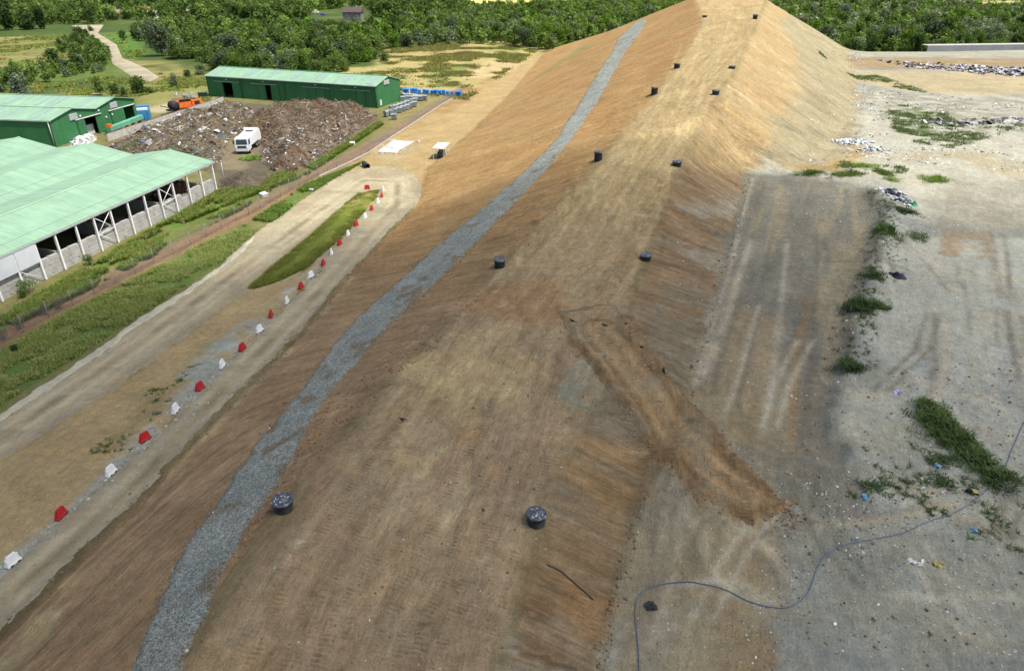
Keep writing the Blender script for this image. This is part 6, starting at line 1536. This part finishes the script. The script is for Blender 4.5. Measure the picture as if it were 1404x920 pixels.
# litter nobody could count, and the black row of rubbish along the far rim
def litter(name, lab, sets, cols, size, thick=None):
    pts = many(*sets); n = len(pts); pos = np.column_stack([pts, G.z(pts[:, 0], pts[:, 1]) + .01])
    v, f = stamp(SCV, SCF, pos, size * np.exp(np.clip(RNG.normal(0, .5, n), -1.2, .9)), RNG.uniform(0, 6.28, n), RNG.normal(0, .35, n), RNG.normal(0, .35, n))
    return tag(fast_mesh(name, v, f, M_BIT, lc(pal(cols, n, .3), len(SCV))), lab, None, None, 'stuff')
litter('litter', 'small pale scraps of litter strewn over the working area', [
    in_poly([(1075, 640), (1404, 560), (1404, 925), (1000, 925)], 520, thr=(.4, .62, 3)), in_poly([(1060, 660), (1260, 640), (1300, 780), (1080, 800)], 260, thr=(.42, .6, 2)), in_poly([(1040, 240), (1404, 320), (1404, 600), (950, 560)], 650, thr=(.4, .65, 5)),
    along([(1195, 262), (1222, 292), (1200, 372), (1180, 430), (1165, 505), (1110, 560)], 420, 1.3), along([(1240, 300), (1290, 300), (1240, 350)], 200, 2.0), 
    in_poly([(900, 260), (1020, 240), (980, 420), (880, 400)], 160), in_poly([(420, 920), (620, 470), (860, 520), (700, 920)], 70), along([(1030, 230), (1010, 330), (980, 410), (950, 540)], 220, .6)],
    [(.62, .63, .62), (.52, .53, .53), (.42, .40, .36), (.30, .36, .42), (.10, .10, .11), (.34, .28, .20)], .085)
litter('far_litter', 'pale scraps of litter over the sunlit far waste area', [in_poly([(1170, 118), (1404, 142), (1404, 240), (1150, 215)], 1700, thr=(.4, .62, 6)), in_poly([(1130, 60), (1200, 100), (1200, 230), (1090, 232)], 350), in_poly([(1160, 72), (1185, 72), (1190, 84), (1165, 84)], 200)], [(.62, .63, .62), (.52, .53, .53), (.40, .42, .44), (.30, .36, .40), (.12, .12, .13)], .2)
litter('rubbish_row', 'dark row of rubbish along the far side of the working area', [in_poly([(1195, 82), (1260, 86), (1320, 90), (1420, 96), (1420, 108), (1330, 100), (1250, 94)], 700), in_poly([(1320, 90), (1440, 96), (1440, 110), (1330, 102)], 500), in_poly([(1250, 166), (1404, 162), (1404, 170), (1300, 174)], 160)],
    [(.03, .03, .035), (.05, .05, .06), (.09, .09, .11), (.52, .53, .56), (.40, .41, .46), (.22, .22, .28)], .6)
# clods and stones of earth
def clods(name, lab, sets, cols, size):
    pts = many(*sets); n = len(pts); pos = np.column_stack([pts, G.z(pts[:, 0], pts[:, 1]) + .02])
    v, f = stamp(LV, LF, pos, size * np.exp(np.clip(RNG.normal(0, .5, n), -1, 1.1)), RNG.uniform(0, 6.28, n), RNG.uniform(-.6, .6, n))
    return tag(fast_mesh(name, v, f, M_BIT, lc(pal(cols, n, .3), len(LV))), lab, None, None, 'stuff')
clods('earth_clods', 'loose brown clods of earth along ramp edges and slope feet', [along([(770, 440), (800, 480), (865, 562), (908, 632), (962, 688), (1035, 715)], 260, .25), along([(860, 430), (908, 510), (958, 570), (1003, 622), (1075, 695)], 420, .35), along([(1060, 690), (1085, 705), (1060, 720)], 160, .6),
    along([(1028, 238), (1010, 320), (985, 400), (957, 490), (945, 548)], 500, .35), along([(890, 655), (865, 740), (845, 820), (818, 920)], 260, .2), along([(0, 868), (118, 752), (257, 610), (411, 456), (543, 309)], 700, .5), along([(430, 640), (500, 565), (600, 450), (686, 368), (760, 285)], 260, 1.0),
    in_poly([(300, 780), (390, 690), (500, 560), (640, 440), (680, 400), (560, 460), (430, 580)], 600), in_poly([(430, 920), (600, 480), (860, 440), (700, 920)], 260), along([(232, 985), (262, 905), (312, 780), (388, 660), (480, 510), (552, 432), (706, 282)], 420, .25), along([(205, 850), (300, 680), (440, 494), (575, 358)], 300, .25),
    in_poly([(1090, 560), (1404, 480), (1404, 925), (1050, 925)], 500), in_poly([(335, 640), (380, 640), (370, 680), (320, 690)], 60), in_poly([(870, 130), (890, 140), (870, 165), (850, 170)], 60)],
    [(.19, .12, .07), (.15, .095, .058), (.24, .165, .10), (.20, .17, .13)], .045)
clods('gravel_stones', 'loose grey stones along the gravel drain and barriers', [in_poly(strip[:], 900), along([(0, 786), (90, 712), (197, 612), (304, 508), (393, 420), (440, 368)], 500, .35), along([(60, 760), (240, 590), (350, 470)], 200, .8)], [(.30, .33, .33), (.22, .25, .25), (.4, .42, .41)], .05)
# ------------------------------------------------------------------ trees and scrub
def crown_arrays(seed, w, h, n, leaf, lobes=7, base=.18, cols=None, spiky=0.0):
    r = np.random.default_rng(seed)
    L = []
    for k in range(lobes):
        a = r.uniform(0, 2 * PI); q = r.uniform(.05, .62) if k else 0
        zc = r.uniform(base + .12, .82) if k else .6
        L.append((q * w / 2 * math.cos(a), q * w / 2 * math.sin(a), zc * h, r.uniform(.22, .40) * w * (1.15 - .5 * abs(zc - .45)), r.uniform(.16, .30) * h))
    L = np.array(L); j = r.integers(0, lobes, n); d = r.normal(0, 1, (n, 3)); d /= np.linalg.norm(d, axis=1)[:, None]
    rad = r.uniform(0, 1, n) ** .38 * (1 + .18 * r.normal(0, 1, n) * (r.random(n) < .3))
    p = np.column_stack([L[j, 0] + d[:, 0] * rad * L[j, 3], L[j, 1] + d[:, 1] * rad * L[j, 3], L[j, 2] + d[:, 2] * rad * L[j, 4]])
    p[:, 2] = np.where(p[:, 2] < .04 * h, r.uniform(.02, .2, n) * h, p[:, 2])
    nm = d + r.normal(0, .7, (n, 3)); nm[:, 2] += .45; nm /= np.linalg.norm(nm, axis=1)[:, None]
    t1 = np.cross(nm, r.normal(0, 1, (n, 3))); t1 /= np.linalg.norm(t1, axis=1)[:, None]; t2 = np.cross(nm, t1)
    s = leaf * r.uniform(.5, 1.35, n)[:, None]; k2 = r.uniform(.45, .8, n)[:, None]
    v = np.stack([p - t1 * s, p - t2 * s * k2 + nm * s * .15, p + t1 * s, p + t2 * s * k2 + nm * s * .15], 1)
    lobe_tint = r.uniform(.78, 1.22, lobes)[j]
    c = pal(cols, n, .28) * lobe_tint[:, None]
    return v.reshape(-1, 3), np.arange(4 * n).reshape(n, 4), c
GREEN = [(.086, .142, .044), (.102, .162, .050), (.070, .120, .038)]
MID = [(.118, .185, .054), (.140, .208, .062), (.098, .158, .050)]
DARK = [(.052, .092, .034), (.066, .110, .040), (.042, .076, .030)]
SILV = [(.16, .20, .15), (.22, .26, .21), (.12, .16, .11)]
GREY = [(.11, .15, .10), (.14, .18, .125), (.09, .125, .08)]
LIME = [(.10, .185, .03), (.085, .16, .028)]
BARK = plain('bark', (.085, .065, .048), .95, .3, 1.5)
def trunk_mb(seed, w, h):
    r = random.Random(int(seed)); mb = MB(); mb.tube([(0, 0, -.3), (.05, 0, h * .25), (r.uniform(-.1, .1) * w, r.uniform(-.1, .1) * w, h * .6)], max(.06, h * .022), 6, r2=max(.03, h * .009))
    for k in range(5):
        a = r.uniform(0, 6.28); z0 = h * r.uniform(.15, .4); q = r.uniform(.2, .36) * w
        mb.tube([(0, 0, z0), (q * .5 * math.cos(a), q * .5 * math.sin(a), z0 + h * .14), (q * math.cos(a), q * math.sin(a), z0 + h * r.uniform(.25, .4))], max(.03, h * .010), 5, r2=.015)
    return mb
KINDS = {'dark': DARK, 'green': GREEN, 'mid': MID, 'silver': SILV, 'grey': GREY, 'lime': LIME}
proto = {}
def tree_proto(kind, var):
    key = (kind, var)
    if key not in proto:
        sd = hash(kind) % 1000 if False else sum(map(ord, kind)) * 7 + var
        w, h = (5.6, 5.6) if var % 3 else (5.0, 6.6)
        v, f, c = crown_arrays(sd, w, h, 1100, .30, 10 + var, .02, KINDS[kind])
        cr = fast_mesh('crown', v, f, M_LEAF, lc(c, 4)); tr = trunk_mb(sd, w, h).build('trunk', BARK)
        cm, tm = cr.data, tr.data; bpy.data.objects.remove(cr); bpy.data.objects.remove(tr); proto[key] = (cm, tm)
    return proto[key]
TREE_LABEL = {'dark': 'dark green scrub tree', 'green': 'mid green bushy tree', 'mid': 'fresh green bushy tree', 'silver': 'silvery leaved tree', 'grey': 'grey green willowy tree', 'lime': 'yellow green bushy tree'}
def put_tree(x, y, s, kind, label, group, name='tree', sz=None):
    cm, tm = tree_proto(kind, int(RNG.integers(0, 4)))
    o = empty(name, (x, y, float(G.z(x, y)) - .05), RNG.uniform(0, 6.28), label, 'tree' if name == 'tree' else 'bush', group); o.scale = (s * RNG.uniform(.9, 1.15), s * RNG.uniform(.9, 1.15), s * (sz or RNG.uniform(.75, 1.35)))
    for nm, me in (('crown', cm), ('trunk', tm)):
        k = bpy.data.objects.new(nm, me); link(k, o)
    return o
def poisson(poly, spacing, world=False):
    P = np.array([inv(*p) for p in poly]) if not world else np.array(poly)
    area = abs(np.sum(P[:, 0] * np.roll(P[:, 1], -1) - P[:, 1] * np.roll(P[:, 0], -1))) / 2
    n = int(area / spacing ** 2 * 3.0); q = RNG.uniform(P.min(0), P.max(0), (int(n * 4) + 50, 2)); q = q[sdf_poly(q[:, 0], q[:, 1], P) > 0][:n]
    cell, out = {}, []
    for x, y in q:
        i, j = int(x // spacing), int(y // spacing)
        if any((x - a) ** 2 + (y - b) ** 2 < spacing ** 2 for di in (-1, 0, 1) for dj in (-1, 0, 1) for a, b in cell.get((i + di, j + dj), ())): continue
        cell.setdefault((i, j), []).append((x, y)); out.append((x, y))
    return np.array(out)
wood = {   # outline on the plain, spacing, scale range, kinds, phrase
 'belt': ([(182, 50), (214, 70), (240, 82), (292, 100), (440, 112), (506, 90), (526, 68), (600, 62), (690, 58), (745, 70), (820, 54), (880, 34), (945, 6), (905, 3), (780, 7), (700, 9), (640, 16), (600, 26), (560, 32), (500, 34), (505, 42), (470, 42), (400, 38), (300, 36), (240, 36), (200, 44)], 4.0, (.7, 1.2), ['dark', 'green', 'mid', 'lime', 'mid', 'green', 'grey', 'mid'], 'in the wood beyond the long shed'),
 'back': ([(70, 34), (110, 34), (200, 30), (250, 28), (300, 30), (420, 28), (424, 16), (468, 13), (505, 12), (520, 26), (560, 27), (640, 12), (560, 8), (545, 2), (-80, 2), (-80, 38), (0, 40)], 6.0, (.9, 1.7), ['dark', 'green', 'green', 'mid'], 'in the far wood round the houses'),
 'hedge': ([(-60, 118), (0, 108), (15, 98), (60, 95), (110, 91), (150, 94), (145, 101), (100, 104), (70, 112), (40, 118), (0, 130), (-60, 134)], 3.4, (.35, .75), ['dark', 'green', 'mid', 'grey'], 'in the hedge between field and twin shed'),
 'scrub': ([(76, 70), (86, 56), (108, 46), (128, 54), (150, 74), (146, 90), (112, 92), (110, 82)], 3.6, (.35, .7), ['dark', 'green'], 'in the scrub left of the lane'),
 'right': ([(1035, 6), (1060, 22), (1100, 52), (1150, 76), (1230, 78), (1300, 79), (1480, 81), (1480, 18), (1400, 16), (1290, 12), (1230, 4)], 4.1, (.75, 1.4), ['green', 'mid', 'green', 'lime', 'mid', 'dark', 'grey', 'silver'], 'in the wood beyond the far rim'),
 'rear': ([(1200, 4), (1290, 11), (1400, 14), (1480, 16), (1500, 1), (1200, 1)], 9.0, (.9, 1.6), ['dark', 'green', 'silver', 'mid'], 'at the yellow field beyond the far wood'),
}
cands = []
clear = [np.array([inv(*p) for p in pl]) for pl in ([(424, 16), (468, 12), (505, 14), (505, 32), (470, 37), (428, 34)], [(140, 30), (215, 27), (275, 24), (275, 33), (215, 34), (140, 36)], [(100, 36), (142, 34), (142, 50), (110, 46)], [(1284, 14), (1410, 17), (1410, 6), (1284, 4)], [(570, 7), (745, 7), (745, -1), (570, -1)])]
for key, (pl, sp, sr, kinds, ph) in wood.items():
    P = poisson(pl, sp)
    for c in clear: P = P[sdf_poly(P[:, 0], P[:, 1], c) < 0]
    P = P[G.z(P[:, 0], P[:, 1]) < 1.2]
    ns = fbm(P[:, 0] / 30, P[:, 1] / 30, 77, 3)
    for (x, y), q in zip(P, ns):
        if key in ('belt', 'right') and fbm(x / 11, y / 11, 83, 3) < .41: continue
        edge_small = 1.0
        k = kinds[int(RNG.integers(0, len(kinds)))] if RNG.random() < .5 else kinds[min(int(max(0, (q - .3) / .4) * len(kinds)), len(kinds) - 1)]
        cands.append((y / (RNG.uniform(*sr) * (1 if key != 'rear' else 1)), x, y, RNG.uniform(*sr) * (.75 + .5 * q * 1.2), k, key, ph))
# which of them show largest
cands.sort(key=lambda c: c[2] / (c[3] + .2))
cands = [c for c in cands if abs(c[1]) < c[2] * .80 + 25]
solo, mass = cands[:255], cands[255:]
for _, x, y, s, k, key, ph in solo:
    put_tree(x, y, s, k, f'{TREE_LABEL[k]} {ph}', f'{TREE_LABEL[k]}s {ph}')
# the rest of the woods as one mass
low = {}
for k in KINDS:
    for vr in range(4):
        low[(k, vr)] = crown_arrays(700 + vr + 13 * sum(map(ord, k)), 5.6, 5.8, 230, .60, 9, .02, KINDS[k])
vs, fs, cs_, nb = [], [], [], 0
for _, x, y, s, k, key, ph in mass:
    v, f, c = low[(k, int(RNG.integers(0, 4)))]
    if y > 620:
        keep_ = 90; v, f, c = v[:4 * keep_] , f[:keep_], c[:keep_]
    a = RNG.uniform(0, 6.28); ca, sa = math.cos(a), math.sin(a); sz = s * RNG.uniform(.85, 1.25); g = RNG.uniform(.75, 1.25)
    vs.append(np.column_stack([(v[:, 0] * ca - v[:, 1] * sa) * s + x, (v[:, 0] * sa + v[:, 1] * ca) * s + y, v[:, 2] * sz])); fs.append(f + nb); nb += len(v); cs_.append(np.repeat(np.clip(c * g, 0, .6), 4, 0))
print('trees', len(solo), 'mass', len(mass))
tag(fast_mesh('woodland', np.concatenate(vs), np.concatenate(fs), M_LEAF, {'lc': ('FLOAT_COLOR', rgba(np.concatenate(cs_)))}), 'dense green woodland stretching away beyond the site', None, None, 'stuff')
# trees with a place of their own
for px, py, s, k, lab, nm in ((30, 134, .95, 'silver', 'round silver leaved tree right behind the twin shed', 'tree'), (222, 78, 2.0, 'grey', 'broad grey green willow tree beside the lane', 'tree'), (245, 80, 1.6, 'grey', 'second grey green willow tree, joined to the broad one beside the lane', 'tree'),
    (78, 98, .95, 'dark', 'tall dark tree rising out of the hedge by the dry field', 'tree'), (138, 131, .75, 'mid', 'small leafy tree nearest the twin shed gable', 'tree'), (158, 131, .6, 'green', 'slender small tree second from the twin shed in the grass', 'tree'), (192, 130, .85, 'green', 'largest of the small trees between the twin shed and the lane', 'tree'), (205, 128, .5, 'mid', 'lowest small tree at the end of the short row by the lane', 'tree'), (172, 132, .5, 'mid', 'thin little tree in the middle of the short row by the lane', 'tree'),
    (527, 84, .7, 'green', 'single green bush standing in the dry meadow', 'bush'), (436, 40, 1.0, 'silver', 'pale silver green tree in the meadow by the grey house', 'tree'), (453, 39, .9, 'mid', 'bright green tree next to the pale silver one by the house', 'tree'), (700, 54, 1.3, 'silver', 'tall silver grey willow tree near the end of the mound', 'tree'), (706, 40, 1.3, 'grey', 'grey willow tree behind the silver one near the mound', 'tree'), (728, 52, 1.2, 'mid', 'rounded green tree between the silver willow and the mound', 'tree'),
    (170, 56, .8, 'dark', 'dark bush at the bend of the lane', 'bush'), (186, 54, .9, 'dark', 'second dark bush by the lane, next to the green lawn', 'bush'), (125, 44, .55, 'dark', 'low dark bush at the fork of the lane', 'bush'), (275, 102, .7, 'grey', 'grey green bush at the far corner of the long shed', 'bush'), (258, 108, .55, 'mid', 'low green bush near the far corner of the long shed', 'bush'), (240, 120, .5, 'grey', 'small greyish bush on the grass behind the orange machine', 'bush')):
    x, y = inv(px, py); put_tree(x, y, s, k, lab, None, nm)
for px, py, s in ((12, 42, 2.1), (38, 41, 2.0), (60, 40, 1.6), (-14, 44, 2.1)):
    x, y = inv(px, py); put_tree(x, y, s, 'dark', 'big dark tree in the clump at the edge of the dry field', 'big dark trees at the field edge')
def bush(px, py, w, h, cols, lab, n=500, leaf=.09, name='bush'):
    q = G.hit(px, py); v, f, c = crown_arrays(int(px * 3 + py), w, h, n, leaf, 6, .05, cols)
    o = empty(name, q, 0, lab, 'bush'); k = fast_mesh('foliage', v, f, M_LEAF, lc(c, 4), parent=o)
    mb = MB()
    for a in range(5): mb.tube([(0, 0, -.1), (.2 * w * math.cos(a * 1.3), .2 * w * math.sin(a * 1.3), h * .5), (.38 * w * math.cos(a * 1.3), .38 * w * math.sin(a * 1.3), h * .85)], .02, 5, r2=.006)
    mb.build('stems', BARK, o); return o
bush(40, 402, 2.6, 1.9, MID, 'leafy green bush against the block wall near the pale panels')
bush(33, 408, 1.6, 1.3, MID, 'smaller leafy bush touching the one by the pale panels', 300)
bush(124, 363, 1.5, 1.5, MID, 'green bush against the block wall farther along from the panels', 400)
bush(22, 482, 1.0, .9, DARK, 'small dark round shrub alone on the reddish strip', 350, .06)
for px, py, lab in ((62, 432, 'grey twiggy shrub in the dry weeds, tallest of the three'), (28, 452, 'grey twiggy shrub beside the small dark round one'), (4, 466, 'grey twiggy shrub at the end of the reddish strip'), (82, 424, 'thin grey twiggy shrub in yellowed weeds')):
    q = G.hit(px, py); o = empty('dry_shrub', q, 0, lab, 'bush'); rr = random.Random(px); mb = MB()
    for a in range(34):
        t, l = rr.uniform(0, 6.28), rr.uniform(.4, 1.1); b = (rr.gauss(0, .2), rr.gauss(0, .2))
        mb.tube([(b[0], b[1], -.05), (b[0] + .5 * l * math.cos(t) * .5, b[1] + .5 * l * math.sin(t) * .5, l * .8), (b[0] + .8 * l * math.cos(t), b[1] + .8 * l * math.sin(t), l * 1.35)], .016, 4, r2=.005)
    mb.build('twigs', plain('grey_twigs', (.15, .13, .105), .9), o)
    v, f, c = crown_arrays(px, 1.5, 1.5, 160, .05, 5, .1, [(.10, .11, .06), (.12, .12, .08)]); fast_mesh('foliage', v, f, M_LEAF, lc(c, 4), parent=o)
# pale reeds in the meadow by the house
P = np.array([inv(*p) for p in [(470, 42), (505, 36), (600, 36), (640, 34), (640, 40), (560, 46), (490, 48)]]); q = RNG.uniform(P.min(0), P.max(0), (30000, 2)); q = q[sdf_poly(q[:, 0], q[:, 1], P) > 0][:4000]
grass('reeds', 'pale grey green reeds in the meadow before the grey house', q, 2.0, [(.13, .19, .09), (.16, .20, .12), (.11, .17, .06)], 7, .14, .6, .9, seed=9)
# ------------------------------------------------------------------ light, air and camera
SUN_EL, SUN_AZ = math.radians(63), math.atan2(.90, -.43)          # azimuth from +Y towards +X
to_sun = Vector((math.sin(SUN_AZ) * math.cos(SUN_EL), math.cos(SUN_AZ) * math.cos(SUN_EL), math.sin(SUN_EL)))
sd = bpy.data.lights.new('sun', 'SUN'); sd.energy = 4.4; sd.angle = math.radians(.53); sd.color = (1, .955, .87)
so = bpy.data.objects.new('sun', sd); COL.objects.link(so); so.rotation_euler = (-to_sun).to_track_quat('-Z', 'Y').to_euler(); so.location = (0, 0, 300)
w = bpy.data.worlds.new('World'); S.world = w; w.use_nodes = True
nt = w.node_tree; bg = nt.nodes['Background']; sky = nt.nodes.new('ShaderNodeTexSky')
sky.sky_type = 'NISHITA'; sky.sun_disc = False; sky.sun_elevation = SUN_EL; sky.sun_rotation = SUN_AZ
sky.air_density = 1.0; sky.dust_density = 4.0; sky.ozone_density = 1.0
nt.links.new(sky.outputs[0], bg.inputs[0]); bg.inputs[1].default_value = .125

# the cloud that shades the near half of the place
ALT = 420.0
off = Vector((to_sun.x, to_sun.y)) * (ALT / to_sun.z)
edge_px = [(-160, 470), (0, 436), (170, 410), (330, 372), (450, 330), (570, 288), (640, 276), (720, 235), (800, 212), (900, 214), (960, 222), (1050, 240), (1130, 252), (1200, 266), (1300, 300), (1404, 318), (1560, 330)]
E_ = np.array(hits2(edge_px))
shade = np.array([(-330, E_[0, 1] - 5)] + [tuple(p) for p in E_] + [(330, E_[-1, 1]), (330, -230), (-330, -230)]) + np.array((off.x, off.y))
cs = 7.0
cx = np.arange(shade[:, 0].min() - 20, shade[:, 0].max() + 20, cs); cy = np.arange(shade[:, 1].min() - 20, shade[:, 1].max() + 20, cs)
CX, CY = np.meshgrid(cx, cy)
dc = sdf_poly(CX, CY, shade) + 9 * (fbm(CX / 24, CY / 24, 901, 4) - .5) * 2
th = 42 * sstep(-14, 34, dc) * (.9 + .25 * (fbm(CX / 40, CY / 40, 905, 3) - .5))
keep = th > .05
kq = keep[:-1, :-1] & keep[1:, :-1] & keep[:-1, 1:] & keep[1:, 1:]
idx = np.arange(CX.size).reshape(CX.shape); n_ = CX.size
q = np.stack([idx[:-1, :-1][kq], idx[:-1, 1:][kq], idx[1:, 1:][kq], idx[1:, :-1][kq]], -1)
zt = ALT + th; zb = ALT - .15 * th
faces = np.concatenate([q, q[:, ::-1] + n_])
ed = {}
for f in q:
    for a, b in zip(f, np.roll(f, -1)):
        ed[(a, b)] = 1
side = [(b, a, a + n_, b + n_) for (a, b) in ed if (b, a) not in ed]
faces = np.concatenate([faces, np.array(side)])
vv = np.concatenate([np.stack([CX, CY, zt], -1).reshape(-1, 3), np.stack([CX, CY, zb], -1).reshape(-1, 3)])
used = np.unique(faces); rm = np.full(len(vv), -1); rm[used] = np.arange(len(used))
t = NT('cloud_vapour'); vol = t.n('ShaderNodeVolumeScatter'); vol.inputs['Color'].default_value = (1, 1, 1, 1); vol.inputs['Density'].default_value = .040; vol.inputs['Anisotropy'].default_value = .55
t.l(vol.outputs[0], t.out.inputs['Volume'])
cloud = fast_mesh('cloud', vv[used], rm[faces], t.m)
tag(cloud, 'broad pale cloud high over the near half of the mound', None, None, 'structure')

cd = bpy.data.cameras.new('camera'); cam = bpy.data.objects.new('camera', cd); COL.objects.link(cam)
cam.location = (0, 0, CAMH); cam.rotation_euler = (PI / 2 - PITCH, 0, 0)
cd.sensor_width = 36; cd.lens = 36 * FOC / PHW; cd.clip_end = 9000; cd.clip_start = .5
S.camera = cam
S.view_settings.view_transform = 'Standard'; S.view_settings.look = 'None'; S.view_settings.gamma = 1
S.view_settings.exposure = .45
S.render.filter_size = 1.15
S.render.engine = 'CYCLES'; S.cycles.use_denoising = True; S.cycles.max_bounces = 5; S.cycles.diffuse_bounces = 3; S.cycles.transparent_max_bounces = 12
